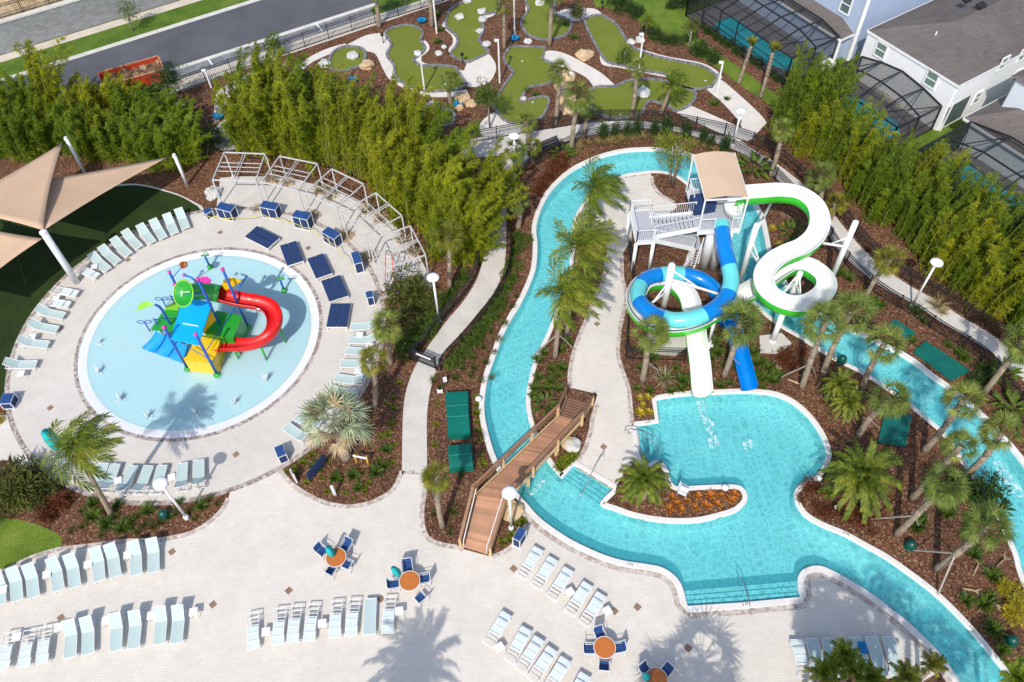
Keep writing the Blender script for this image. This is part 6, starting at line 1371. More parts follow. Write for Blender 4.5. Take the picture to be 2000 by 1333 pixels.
# churned water where the chute lands and in the far river
def mat_churn():
    m_, t, b = newmat('churned_water'); b.inputs['Base Color'].default_value = (.8, .9, .92, 1); b.inputs['Roughness'].default_value = .5
    tr = nd(t, 'ShaderNodeBsdfTransparent'); mx = nd(t, 'ShaderNodeMixShader'); f = ramp(t, noise(t, coords(t), 3.5, 5, .75, .6), [(.46, (0, 0, 0)), (.62, (.75,) * 3)])
    t.links.new(f, mx.inputs[0]); t.links.new(tr.outputs[0], mx.inputs[1]); t.links.new(b.outputs[0], mx.inputs[2]); t.links.new(mx.outputs[0], t.nodes['Material Output'].inputs[0]); return m_
M_churn = mat_churn()
for (pts, lab) in (([(1360,782),(1372,780),(1381,806),(1396,832),(1388,850),(1376,832),(1366,806)], 'white churned water below the white chute'), ([(1382,855),(1398,850),(1404,868),(1388,876)], 'small bubbling patch in the big pool, left'), ([(1450,862),(1468,858),(1470,874),(1455,878)], 'small bubbling patch in the big pool, right'),
                   ([(1938,900),(1950,898),(1976,930),(1998,960),(1990,972),(1962,945)], 'foaming water patch in the right river'), ([(1034,962),(1058,938),(1064,942),(1042,966)], 'foaming water line under the bridge edge')):
    B = G(*pts[0], -.12); m = MB(); pl = dedupe(trace(pts, -.115)); pl = pl if area(pl) > 0 else pl[::-1]; c = sum(pl, Vector()) / len(pl)
    ins = [p.lerp(c, .5) + Vector((0, 0, .015)) for p in pl]; m.sweep([pl, ins], True); m.add(ins, [tuple(range(len(ins)))])
    o = m.build('churned_water', M_churn, None, origin=B); tag(o, lab, 'foam', 'foam patches on the water')
# ------------------------------------------------------------------ shade sails
M_sail = mat_noise('sail_cloth', [(.3, (.56, .38, .25)), (.7, (.62, .43, .29))], .4, rough=.9, scale2=25, amp2=.03)
def sail(c, label, sag=.35, dip=.25):
    A_, B_, C_ = [G(*p) for p in c]; n = 14; mb = MB(); idx = {}; V = []
    for i in range(n + 1):
        for j in range(n + 1 - i):
            k = n - i - j; u, v, w = i / n, j / n, k / n; p = A_ * u + B_ * v + C_ * w
            cen = (A_ + B_ + C_) / 3; e = 4 * (u * v * (1 - w) + v * w * (1 - u) + u * w * (1 - v)) / 3
            edge = 1 - min(1, 9 * u * v * w * 3); pull = max(0, 4 * max(u * v * (w < .34), v * w * (u < .34), u * w * (v < .34)) ) * .09
            q = p.lerp(cen, pull); q.z -= dip * 27 * u * v * w * .6
            idx[(i, j)] = len(V); V.append(q)
    F = []
    for i in range(n):
        for j in range(n - i):
            F.append((idx[(i, j)], idx[(i + 1, j)], idx[(i, j + 1)]))
            if j < n - i - 1: F.append((idx[(i + 1, j)], idx[(i + 1, j + 1)], idx[(i, j + 1)]))
    mb.add(V, F); o = sum((A_, B_, C_), Vector()) / 3; o.z = 0
    ob = mb.build('shade_sail', M_sail, None, smooth=True, origin=o); tag(ob, label, 'shade sail', 'tan shade sails')
    sm_ = ob.modifiers.new('thickness', 'SOLIDIFY'); sm_.thickness = .02; return ob
sail([(123,279,3.35), (84,450,4.75), (-113,411,4.6)], 'upper tan shade sail whose top corner points up to a white post')
sail([(331,306,3.0), (84,451,4.6), (10,364,3.0)], 'right hand tan shade sail stretching to a point above the pergola end')
sail([(83,466,4.3), (-118,424,3.9), (-70,585,4.0)], 'lower tan shade sail cut off by the left edge')
sail([(-115,420,4.4), (-75,590,4.2), (-260,560,4.2)], 'tan shade sail just outside the left edge')
def sail_post(b, t, rad, label, hh=None):
    B, Tp, h = BT(b, t) if hh is None else (G(*b), None, hh)
    r = thing('sail_post', label, 'post', B, group='white sail posts'); m = MB(); m.tube([B, B + Vector((0, 0, h))], rad, 14); m.build('post', M_rail, r, smooth=True)
    m = MB(); m.lathe([(rad * 1.08, h - .03), (rad * 1.08, h + .05), (rad * .6, h + .1)], (B.x, B.y, 0), 14); m.build('cap', M_white, r, smooth=True)
    m = MB(); m.box((B.x - rad, B.y, h - .18), (.16, .05, .1)); m.build('bracket', M_rail, r)
sail_post((150,552), (86,453), .24, 'thick white sail post at the edge of the splash deck'); sail_post((166,337), (128,270), .13, 'white sail post standing in the bamboo bed'); sail_post((366.5,363), (340,303), .13, 'white sail post just left of the first pergola frame')
# ------------------------------------------------------------------ retaining wall, sand bank and fence by the street
wa, wb = G(0, 108), G(351, 0); d = (wb - wa).normalized(); nn = Vector((-d.y, d.x, 0)); WH = HT((0, 108), (0, 47)); s0, s1 = wa - d * 60, wb + d * 90
r = thing('retaining_wall', 'long grey block retaining wall across the street', 'wall', wa); LW = (s1 - s0).length; up_ = Vector((0, 0, 1)) * (WH - .12) + nn * .35; HW = up_.length; up_.normalize()
m.add([(0, 0, 0), (LW, 0, 0), (LW, HW, 0), (0, HW, 0)], [(0, 1, 2, 3)]); ob = m.build('face', M_wallblock, None); ob.parent = r
M4 = Matrix((d, up_, d.cross(up_))).transposed().to_4x4(); M4.translation = s0 - wa; ob.matrix_local = M4
m = MB(); m.bar(s0 + nn * .55 + Vector((0, 0, WH - .06)), s1 + nn * .55 + Vector((0, 0, WH - .06)), .55, .14); m.build('cap', M_kerb, r)
m = MB(); m.poly([s0 + nn * .8 + Vector((0, 0, WH - .05)), s1 + nn * .8 + Vector((0, 0, WH - .05)), s1 + nn * 120 + Vector((0, 0, WH + 3)), s0 + nn * 120 + Vector((0, 0, WH + 3))]); o = m.build('sand_bank', M_sand); o['kind'] = 'structure'
q0 = wa - d * 6 + nn * 1.0 + Vector((0, 0, WH - .05)); fence([q0, q0 + d * 26], 'black fence on top of the grey retaining wall', 1.3, gap=.16)
# ------------------------------------------------------------------ houses and pool cages
M_roof = mat_pavers('roof_shingles', (.17, .148, .138), (.5, .16), .2, .14); M_wallw = mat_noise('white_stucco', [(.3, (.8, .8, .8)), (.7, (.85, .85, .85))], .5, scale2=12, amp2=.04); M_wallb = mat_noise('blue_stucco', [(.3, (.36, .44, .58)), (.7, (.42, .5, .64))], .5, scale2=12, amp2=.04)
M_walll = mat_noise('pale_blue_stucco', [(.3, (.58, .65, .7)), (.7, (.66, .72, .76))], .5, scale2=12, amp2=.04); M_glass = plain('window_glass', (.1, .14, .14), .12, .2, 1); M_blind = plain('window_blind', (.15, .23, .19), .5, .1); M_trim = plain('white_trim', (.8, .8, .8), .5, .03); M_paving = mat_pavers('cage_paving', (.2, .19, .19), (.3, .15), .15)
M_hpool = mat_noise('house_pool_water', [(.3, (.01, .33, .4)), (.7, (.02, .46, .52))], .5, rough=.12, scale2=5, amp2=.2)
def mat_screen():
    m_, t, b = newmat('insect_screen'); tr = nd(t, 'ShaderNodeBsdfTransparent'); b.inputs['Base Color'].default_value = (.012, .012, .014, 1); b.inputs['Roughness'].default_value = .7
    wv = noise(t, coords(t), 3, 2); f = ramp(t, wv, [(.3, (.36,) * 3), (.7, (.46,) * 3)]); mx = nd(t, 'ShaderNodeMixShader'); t.links.new(f, mx.inputs[0]); t.links.new(tr.outputs[0], mx.inputs[1]); t.links.new(b.outputs[0], mx.inputs[2])
    t.links.new(mx.outputs[0], t.nodes['Material Output'].inputs[0]); return m_
M_screen = mat_screen(); UP = Vector((0, 0, 1))
def house(B, u, v, Lu, Lv, h, label, wmat, roof='hip', pitch=.4, over=.45):
    """B: near corner, walls along u (left) and v (right)"""
    r = thing('house', label, 'house', B); c = [B, B + v * Lv, B + v * Lv + u * Lu, B + u * Lu]
    for a, b, nm in ((0, 1, 'wall'), (1, 2, 'wall'), (2, 3, 'wall'), (3, 0, 'wall')):
        m = MB(); m.bar(c[a] + UP * h / 2 + (c[b] - c[a]).normalized() * .0, c[b] + UP * h / 2, .2, h); m.build(nm, wmat, r)
    e = [B - u * over - v * over, B + v * (Lv + over) - u * over, B + v * (Lv + over) + u * (Lu + over), B + u * (Lu + over) - v * over]; e = [p + UP * h for p in e]
    rh = (min(Lu, Lv) / 2 + over) * pitch; w = min(Lu, Lv) / 2 + over
    if Lv >= Lu: r0, r1 = (e[0] + e[3]) / 2 + v * w + UP * rh, (e[1] + e[2]) / 2 - v * w + UP * rh; F = [[e[0], r0, e[3]], [e[0], e[1], r1, r0], [e[1], e[2], r1], [e[2], e[3], r0, r1]]
    else: r0, r1 = (e[0] + e[1]) / 2 + u * w + UP * rh, (e[2] + e[3]) / 2 - u * w + UP * rh; F = [[e[0], e[1], r0], [e[1], e[2], r1, r0], [e[2], e[3], r1], [e[3], e[0], r0, r1]]
    m = MB()
    for f in F: m.poly(f)
    ro = m.build('roof', M_roof, r)
    m = MB()
    for a, b in zip(e, e[1:] + e[:1]): m.bar(a - UP * .1, b - UP * .1, .12, .2)
    m.build('fascia', M_trim, r); m = MB(); m.poly([p - UP * .12 for p in e]); m.build('soffit', M_trim, r); return r, ro, F
def window(r, p, along, nrm, w, h, blind=True):
    M = Matrix((along, nrm, UP)).transposed(); m = MB()
    for s in (-1, 1): m.box(p + along * s * (w / 2 + .05) + nrm * .14, (.11, .12, h + .22), M=M); m.box(p + UP * s * (h / 2 + .055) + nrm * .14, (w - .02, .12, .11), M=M)
    m.box(p + nrm * .13, (w - .02, .07, .07), M=M); f = m.build('window', M_trim, r)
    m = MB(); m.box(p + nrm * .105, (w + .02, .02, h + .02), M=M); m.build('pane', M_blind if blind else M_glass, f)
def cage(a, b, c, dd, ze, zm, label, nseg=4, itop=None):
    """a,b: outer eave ends (ground), c,dd: house side ends (a-c ... b-dd joined); mansard along a-b"""
    r = thing('pool_cage', label, 'screen enclosure', (a + b) / 2); fr = MB(); prof = [0] + [1] * (nseg - 1) + [0]
    out = [a.lerp(b, i / nseg) for i in range(nseg + 1)]; inn = [c.lerp(dd, i / nseg) for i in range(nseg + 1)]
    oz = [p + UP * ze for p in out]; iz = [p + UP * (ze + (zm - ze) * prof[i]) for i, p in enumerate(inn)]
    iz = itop or iz; mid = [p.lerp(q, .5) + UP * (.35 * prof[i]) for i, (p, q) in enumerate(zip(oz, iz))]
    sc = MB(); sc.sweep([oz, mid, iz]); sc.build('roof_screen', M_screen, r)
    sc = MB(); sc.sweep([[p + UP * .02 for p in out], oz]); sc.sweep([[a + UP * .02, c + UP * .02], [oz[0], iz[0]]]); sc.sweep([[b + UP * .02, dd + UP * .02], [oz[-1], iz[-1]]]); sc.build('side_screen', M_screen, r)
    for L in (oz, mid, iz):
        for p, q in zip(L, L[1:]): fr.bar(p, q, .1, .1)
    for p, q, s in zip(oz, mid, iz): fr.bar(p, q, .1, .1); fr.bar(q, s, .1, .1)
    for k in (0, nseg - 1): fr.bar(oz[k], iz[k + 1], .06, .06); fr.bar(oz[k + 1], iz[k], .06, .06)
    for L in ([out, oz], [[a, a.lerp(c, .5), c], [oz[0], mid[0], iz[0]]], [[b, b.lerp(dd, .5), dd], [oz[-1], mid[-1], iz[-1]]]):
        for p, q in zip(*L): fr.bar(p, q, .1, .1, (1, 0, 0))
        for p, q in zip(L[0], L[0][1:]): fr.bar(p + UP * .05, q + UP * .05, .08, .1); fr.bar(p + UP * 1.0, q + UP * 1.0, .06, .06)
    fr.build('frame', M_black, r); return r
def sheet(pts, name, mat, z, kind='structure'):
    m = MB(); pl = [Vector((p.x, p.y, z)) for p in (dedupe(trace(pts)) if not isinstance(pts[0], Vector) else pts)]
    if area(pl) < 0: pl = pl[::-1]
    m.poly(pl); o = m.build(name, mat); o['kind'] = kind; return o
# white two storey house
HB = G(1829, 255); hw = HT((1829, 255), (1866, 163)); e0 = G(1866, 163, hw); el = G(1694, 58, hw); er = G(1998, 96, hw)
hu = (el - e0); hu.z = 0; LU = hu.length; hu.normalize(); hv = Vector((hu.y, -hu.x, 0))
if hv.dot(er - e0) < 0: hv = -hv
r, ro, F = house(HB, hu, hv, LU, 18.0, hw, 'white two storey house with a large grey hip roof', M_wallw, pitch=.34, over=.14)
for (x, y) in ((1724, 93), (1823, 150)):
    f = ray(x, y); t = (HB - Vector((0, 0, CAM_H))).dot(-hv) / f.dot(-hv); p = Vector((0, 0, CAM_H)) + f * t - UP * .22; window(r, p, hu, -hv, .95, 1.15)
for (x, y) in ((1908, 186), (1960, 118), (1985, 143), (1997, 102)):
    f = ray(x, y); t = (HB - Vector((0, 0, CAM_H))).dot(-hu) / f.dot(-hu); p = Vector((0, 0, CAM_H)) + f * t - UP * .2; window(r, p, hv, -hu, .7, 1.0)
def on_wall2(x, y, n_, off=.12):
    f = ray(x, y); o = Vector((0, 0, CAM_H)); return o + f * ((HB + n_ * off - o).dot(n_) / f.dot(n_))
m = MB(); m.poly([on_wall2(x, y, -hu) for x, y in ((1853, 211), (1897, 186), (1876, 229), (1836, 252))]); m.build('porch_screen', M_glass, r)
m = MB(); m.bar(HB - hu * .14 + hv * .2, HB - hu * .14 + hv * .2 + UP * hw * .6, .3, .1, (1, 0, 0)); m.build('porch_post', M_trim, r)
nrm = (F[0][1] - F[0][0]).cross(F[0][2] - F[0][0]).normalized()
def on_roof(x, y, F0):
    n_ = (F0[1] - F0[0]).cross(F0[2] - F0[0]).normalized(); f = ray(x, y); o = Vector((0, 0, CAM_H)); t = (F0[0] - o).dot(n_) / f.dot(n_); return o + f * t, (n_ if n_.z > 0 else -n_)
for (x, y, s) in ((1915, 13, .8), (1887, 2, .7)):
    p, n_ = on_roof(x, y, F[1]); a_ = n_.cross(hu).normalized(); M = Matrix((a_, n_.cross(a_), n_)).transposed(); m = MB(); m.box(p + n_ * .12, (s, s * .7, .2), M=M); m.build('roof_vent', M_black, ro)
for (x, y) in ((1827, 69),):
    p, n_ = on_roof(x, y, F[0]); m = MB(); m.tube([p, p + UP * .3], .06, 8); m.build('vent_pipe', M_trim, ro)
# its cage and pool
zc = 2.6; cr = G(1757, 252, zc); cr.z = 0; wr = HB + hu * .3 - hv * .1; dep_ = (wr - cr).dot(hv); co = wr - hv * dep_; cl = co + hu * (LU + .6); wl = wr + hu * (LU + .6)
def on_wall(x, y, n_, off=.15):
    f = ray(x, y); o = Vector((0, 0, CAM_H)); return o + f * ((HB + n_ * off - o).dot(n_) / f.dot(n_))
it = [on_wall(x, y, -hv) for x, y in ((1839.5, 208), (1804, 173), (1762, 139), (1722, 122), (1684, 111))]; wl = Vector((it[-1].x, it[-1].y, 0)); cl = wl - hv * dep_
cage(co, cl, wr - hv * .15, wl, zc, 3.9, 'black screened pool cage against the white house', 4, it)
sheet([co, cl, wl, wr], 'cage_paving', M_paving, .012); sheet([(1637,200),(1655,188),(1685,196),(1712,214),(1745,236),(1758,252),(1748,272),(1722,262),(1700,244),(1668,232),(1640,222)], 'house_pool', M_hpool, .022)
# blue house with a single storey back wing
ec = G(1642, 77, 2.55); ec.z = 0; b1 = ec + hu * .4 + hv * .4
r1, ro1, F1 = house(b1, hu, hv, 14, 5.2, 2.55, 'blue house with a low brown roofed back wing', M_wallb, pitch=.45)
bc = G(1678, 50, 3.4); bc.z = 0; bh = 6.4
for p, q in ((bc, bc + hu * 12), (bc, bc + hv * 12), (bc + hu * 12, bc + hu * 12 + hv * 12)): m = MB(); m.bar(p + UP * bh / 2, q + UP * bh / 2, .2, bh); m.build('upper_wall', M_wallb, r1)
m = MB(); m.bar(bc - hv * .1 - hu * .1 + UP * .1, bc - hv * .1 - hu * .1 + UP * bh, .3, .3, (1, 0, 0)); m.build('corner_trim', M_trim, r1)
m = MB(); e = [bc - hu * .4 - hv * .4 + UP * bh, bc + hv * 12 - hu * .4 + UP * bh, bc + hv * 12 + hu * 12.4 + UP * bh, bc + hu * 12.4 - hv * .4 + UP * bh]; tp = sum(e, Vector()) / 4 + UP * 2.4
for p, q in zip(e, e[1:] + e[:1]): m.poly([p, q, tp])
m.build('upper_roof', M_roof, r1)
f = ray(1655, 8); o_ = Vector((0, 0, CAM_H)); t = (bc - o_).dot(-hv) / f.dot(-hv); window(r1, o_ + f * t, hu, -hv, .95, 1.5, False)
m = MB(); q = G(1641, 79, 2.5); m.bar((q.x, q.y, 0), (q.x, q.y, 2.5), .2, .2, (1, 0, 0)); m.build('porch_post', M_trim, r1)
zc = 2.7; oc = G(1547, 114, zc); oc.z = 0; dep2 = (ec - oc).dot(hv); cw = oc + hv * dep2; L1 = (G(1396, 5, zc) - oc).dot(hu) + 3
cage(oc, oc + hu * L1, cw, cw + hu * L1, zc, 3.2, 'long black screened pool cage in front of the blue house', 6)
sheet([oc, oc + hu * L1, cw + hu * L1 + hv * .5, cw + hv * .5], 'cage_paving', M_paving, .012); sheet([(1394,52),(1420,36),(1440,38),(1470,62),(1505,90),(1520,100),(1555,122),(1548,138),(1525,134),(1500,128),(1470,108),(1440,88),(1410,70)], 'house_pool', M_hpool, .022)
# pale house at the right edge
e3 = G(1901, 241, 2.6); e3.z = 0; b3 = e3 + hu * .4 + hv * .4
r3, ro3, F3 = house(b3 - hu * 12 + hv * .0, hu, hv, 12, 4.2, 2.6, 'pale house at the right edge with a low brown roof', M_walll, pitch=.5)
w3 = G(1957, 211, 3.0); w3.z = 0
for p, q in ((w3, w3 - hu * 12), (w3, w3 + hv * 10)): m = MB(); m.bar(p + UP * 2.9, q + UP * 2.9, .2, 5.8); m.build('upper_wall', M_walll, r3)
e = [w3 + hu * .4 - hv * .4 + UP * 5.8, w3 + hu * .4 + hv * 10 + UP * 5.8, w3 - hu * 12 + hv * 10 + UP * 5.8, w3 - hu * 12 - hv * .4 + UP * 5.8]; tp = sum(e, Vector()) / 4 + UP * 2.2; m = MB()
for p, q in zip(e, e[1:] + e[:1]): m.poly([p, q, tp])
m.build('upper_roof', M_roof, r3)
cw3 = e3 + hu * .2; dep3 = 6.2; cage(cw3 - hv * dep3 - hu * 13, cw3 - hv * dep3, cw3 - hu * 13, cw3, 2.6, 3.3, 'black screened pool cage of the pale house, partly behind bamboo', 4)
sheet([cw3 - hv * dep3 - hu * 13, cw3 - hv * dep3, cw3 + hv * .5, cw3 - hu * 13 + hv * .5], 'cage_paving', M_paving, .012); sheet([(1868,332),(1885,322),(1905,332),(1940,360),(1985,385),(1995,400),(1980,410),(1940,388),(1900,362),(1875,348)], 'house_pool', M_hpool, .022)
for (x, y, lab) in ((1611, 131, 'white air conditioning pad between the two pool cages'),):
    c = G(x, y); r = thing('utility_pad', lab, 'utility unit', c); m = MB(); m.box(c + UP * .35, (1.3, .9, .7), math.atan2(hu.y, hu.x)); m.build('casing', M_trim, r); m = MB(); m.lathe([(.1, .71), (.34, .71), (.36, .74), (.1, .74)], c, 16, caps=False); m.build('fan_guard', M_rail, r)
for (x, y, lab) in ((1724,182,'left'), (1745,200,'right')):
    c = G(x, y); r = thing('patio_sofa', 'pale sofa inside the cage of the white house, the %s one' % lab, 'sofa', c, group='sofas in the pool cage'); M = Matrix((hu, hv, UP)).transposed(); mm = plain('sofa_cloth', (.5, .47, .4), .8, .1)
    m = MB(); m.box(c + UP * .22, (1.7, .8, .36), M=M); m.build('seat', mm, r); m = MB(); m.box(c + hv * .45 + UP * .42, (1.7, .18, .8), M=M); m.build('backrest', mm, r)
# ------------------------------------------------------------------ orange container on the street
M_or = plain('orange_steel', (.45, .045, .015), .5, .2, 1.5); dc = [G(x, y, 1.35) for x, y in ((200,170), (319.7,136), (304,114.5), (186,157))]; du = (dc[1] - dc[0]); du.z = 0; DL = du.length; du.normalize(); dv = Vector((-du.y, du.x, 0)); Dw = 2.3; o = dc[1] - du * DL / 2 + dv * Dw / 2; o.z = 0
r = thing('roll_off_container', 'orange open top container full of debris on the street behind bamboo', 'container', o); M = Matrix((du, dv, UP)).transposed()
for s in (-1, 1): m = MB(); m.box(o + dv * s * (Dw / 2 - .04) + UP * .75, (DL, .08, 1.2), M=M); m.build('side', M_or, r); m = MB(); m.box(o + du * s * (DL / 2 - .04) + UP * .75, (.08, Dw - .16, 1.2), M=M); m.build('end', M_or, r)
m = MB(); m.box(o + UP * .18, (DL, Dw, .12), M=M); m.build('floor', M_or, r); m = MB()
for s in (-1, 1): m.box(o + dv * s * (Dw / 2 - .02) + UP * 1.37, (DL + .04, .14, .08), M=M)
m.box(o + du * (DL / 2 - .0) + UP * 1.37, (.12, Dw - .2, .08), M=M); m.build('rim', plain('rusty_rim', (.45, .2, .12), .8, .3), r)
m = MB(); rn = random.Random(3); g = [[o + du * (DL * (i / 14 - .5) * .95) + dv * (Dw * (j / 6 - .5) * .93) + UP * (.85 + rn.uniform(-.25, .35)) for i in range(15)] for j in range(7)]; m.sweep(g); m.build('debris', mat_noise('debris', [(.3, (.06, .035, .025)), (.5, (.2, .12, .07)), (.62, (.4, .3, .2)), (.75, (.1, .12, .04))], 1.2, bmp=.8), r)
def text_mesh(body, size, loc, xdir, ydir, mat, name, parent=None, label=None, cat=None, group=None):
    cu = bpy.data.curves.new(name, 'FONT'); cu.body = body; cu.size = size; cu.align_x = 'CENTER'; cu.align_y = 'CENTER'; cu.extrude = .004
    t = bpy.data.objects.new('tmp', cu); COL.objects.link(t); me = bpy.data.meshes.new_from_object(t.evaluated_get(bpy.context.evaluated_depsgraph_get())); bpy.data.objects.remove(t)
    x = xdir.normalized(); y = ydir.normalized(); z = x.cross(y); M4 = Matrix((x, y, z)).transposed().to_4x4(); M4.translation = loc; me.materials.clear(); me.materials.append(mat); ob = bpy.data.objects.new(name, me); COL.objects.link(ob)
    if parent is not None: M4.translation = Vector(loc) - Vector(parent['_o']); ob.parent = parent
    ob.matrix_local = M4
    if label: tag(ob, label, cat, group)
    return ob
M_ink = plain('black_ink', (.03, .03, .03), .6, .1)
text_mesh('130', .75, o - dv * (Dw / 2 + .012) + du * DL * .27 + UP * .82, du, UP, M_ink, 'number', r)
# depth marks on the coping
def depth_mark(x, y, txt, along, lab):
    a, b = G(x - along[0], y - along[1], .066), G(x + along[0], y + along[1], .066); xd = (b - a); yd = Vector((-xd.y, xd.x, 0)); text_mesh(txt, .2, (a + b) / 2, xd, yd, M_ink, 'depth_marker', None, lab, 'pool marking', 'depth marks on the coping')
for x, y, tx, al, lab in [(1456,1181,'3 FT',(10,-1),'dark depth mark on the coping below the wide pool steps'), (1231,1103,'3 FT',(10,3.5),'dark depth mark on the coping left of the wide pool steps'), (1252,1016,'3 FT',(10,2.6),'dark depth mark on the left half of the planter coping'), (1405,1014,'3 FT',(10,-3),'dark depth mark on the right half of the planter coping'),
                  (1653,1043,'3 FT',(9,5),'dark depth mark on the coping below the big date palm'), (1742,1189,'3 FT',(9,6.5),'dark depth mark beside the shaded loungers'), (1899,1228,'3 FT',(7,8),'dark depth mark on the far coping of the lower river'), (1020,974,'3 FT',(8,8),'dark depth mark right below the wooden bridge'),
                  (1576,1109,'3 FT',(8,-5),'dark depth mark at the top of the shaded terrace tip'), (1090,938,'3 FT',(7,7),'dark depth mark at the bed corner by the bridge'), (1266,825,'3 FT',(9,-2),'dark depth mark at the stepped left pool corner'), (1850,762,'3 FT',(8,7),'dark depth mark on the far coping of the right river')]: depth_mark(x, y, tx, al, lab)
# ------------------------------------------------------------------ green covers and mats
M_cov = plain('green_cover', (.0, .14, .1), .45, .15, 1.5); M_covl = plain('green_cover_seam', (.02, .22, .17), .45, .1)
def cover(c, z, label, ribs=True):
    p = [G(x, y, z) for x, y in c]; o = sum(p, Vector()) / 4; o.z = 0; r = thing('equipment_cover', label, 'equipment cover', o, group='green equipment covers'); m = MB(); m.slab(p, z); m.build('box', M_cov, r)
    top = [q.lerp(sum(p, Vector()) / 4, .06) for q in p]; m = MB(); rows = [[top[0].lerp(top[3], t).lerp(top[1].lerp(top[2], t), s) + UP * (.03 + .12 * math.sin(math.pi * t)) for s in (0, .5, 1)] for t in (0, .2, .4, .6, .8, 1)]; m.sweep(rows); m.build('lid', M_cov, r, smooth=True)
    for t in ((.35, .62) if ribs else (.5,)): m = MB(); m.bar(top[0].lerp(top[3], t) + UP * .17, top[1].lerp(top[2], t) + UP * .17, .08, .03); m.build('rib', M_covl, r)
cover([(869.5,767),(914,764),(919,848),(874.5,851)], .55, 'large green ribbed equipment cover beside the walk, the upper of two'); cover([(874.5,871),(921,867),(925,912),(877,916)], .55, 'smaller green equipment cover below the ribbed one', False)
def mat_(c, label):
    p = [G(x, y, .12) for x, y in c]; o = sum(p, Vector()) / 4; o.z = 0; r = thing('ground_cover_panel', label, 'ground mat', o, group='green ground panels'); m = MB(); m.slab(p, .1); m.build('panel', plain('teal_panel', (.0, .115, .09), .6, .2, 1.2), r); m = MB()
    for a, b in zip(p, p[1:] + p[:1]): m.bar(a + UP * .015, b + UP * .015, .07, .03)
    m.build('edge_frame', M_cov, r)
mat_([(1784.6,688),(1808,667.5),(1894.5,725),(1858.5,743)], 'long green ground panel between the right river and the fence'); mat_([(1734,637),(1748,625),(1788,651),(1774,664)], 'short green ground panel up left of the long one'); mat_([(1729.5,806),(1779,812),(1768,872),(1716,864)], 'shaded green ground panel under the fan palms')
# ------------------------------------------------------------------ bench, rocks, blue tubs and small things
p0, p1 = G(1050, 304), G(1092, 287); bu = (p1 - p0).normalized(); bv = Vector((-bu.y, bu.x, 0)); o = (p0 + p1) / 2; BL_ = (p1 - p0).length; r = thing('bench', 'black slatted bench on the curved walk', 'bench', o); M = Matrix((bu, bv, UP)).transposed()
m = MB()
for k in range(4): m.box(o + bv * (-.2 + .13 * k) + UP * .45, (BL_, .1, .035), M=M)
m.build('seat', M_black, r); m = MB()
for k in range(4): m.box(o + bv * (.28 + .02 * k) + UP * (.56 + .11 * k), (BL_, .03, .085), M=M)
m.build('backrest', M_black, r)
for s in (-1, 1): m = MB(); q = o + bu * s * BL_ * .47; m.bar(q - bv * .22, q - bv * .22 + UP * .66, .06, .06, (1, 0, 0)); m.bar(q + bv * .25, q + bv * .32 + UP * .95, .06, .06, (1, 0, 0)); m.bar(q - bv * .22 + UP * .66, q + bv * .28 + UP * .66, .06, .05); m.build('end_frame', M_black, r)
M_rockw = mat_noise('white_rock', [(.3, (.42, .41, .38)), (.7, (.66, .65, .62))], 3, bmp=.7, bscale=6); M_rockt = mat_noise('tan_rock', [(.3, (.45, .3, .16)), (.7, (.66, .5, .32))], 2, bmp=.7, bscale=6); M_rockg = mat_noise('grey_rock', [(.3, (.4, .42, .4)), (.7, (.6, .62, .6))], 2.5, bmp=.7, bscale=6)
def rock(x, y, s, mat, label, group, seed, zs=.6):
    rn = random.Random(seed); bm = bmesh.new(); bmesh.ops.create_icosphere(bm, subdivisions=2, radius=s)
    for v in bm.verts: v.co *= rn.uniform(.78, 1.18); v.co.z *= zs
    me = bpy.data.meshes.new('boulder'); bm.to_mesh(me); bm.free(); me.materials.append(mat); ob = bpy.data.objects.new('boulder', me); COL.objects.link(ob); ob.location = G(x, y) + UP * s * zs * .35; ob.rotation_euler.z = rn.uniform(0, 6); tag(ob, label, 'rock', group)
RK = [(897,35,.6,'w'),(941,24,.55,'w'),(942,40,.55,'w'),(938,62,.45,'w'),(950,88,.5,'w'),(867,93,.35,'w'),(815,105,.45,'w'),(857,106,.5,'w'),(912,4,.5,'w'),(633,128,.75,'w'),(690,112,.7,'w'),(1031,82,.5,'w'),(1250,80,.55,'w'),(1232,84,.5,'w'),(1022,195,.4,'w'),(1054,7,.6,'w'),(1257,184,.9,'g'),(1142,111,1.0,'t'),(1108,152,1.0,'t'),(1100,172,.9,'t'),(1106,195,1.1,'t'),(1112,218,.9,'t'),(717,130,.8,'t'),(905,195,.9,'t'),(920,205,.6,'t'),(898,212,.5,'t'),(344,212,.7,'w'),(352,210,.6,'w'),(1628,166,.5,'w'),(286,225,.5,'w')]
for i, (x, y, s, k) in enumerate(sorted(RK)): rock(x, y, s * .8, {'w': M_rockw, 'g': M_rockg, 't': M_rockt}[k], '%s boulder in the mini golf planting, %s of the boulders' % ({'w': 'white', 'g': 'large grey', 't': 'tan'}[k], nth(i, len(RK))), 'boulders of the mini golf', i)
c0 = [(417,383,.75),(409,377,.5),(425,376,.55),(419,371,.45),(412,388,.45)]
for i, (x, y, s) in enumerate(sorted(c0)): rock(x, y, s * .75, M_rockw, 'white rock in the pile by the first pergola, %s of five' % nth(i, 5), 'white rocks beside the pergola', 90 + i, .8)
for i, (x, y, s) in enumerate([(1118,872,.55),(1112,866,.5),(1001,1000,.7)]): rock(x, y, s, M_rockt if i else M_rockw, ('white rock under the bridge rail', 'tan rock beside the bridge foot', 'tan boulder behind the bridge ramp lamp')[i], 'rocks by the bridge', 70 + i)
M_tub = plain('bright_blue_plastic', (.0, .2, .4), .35, .1, 2)
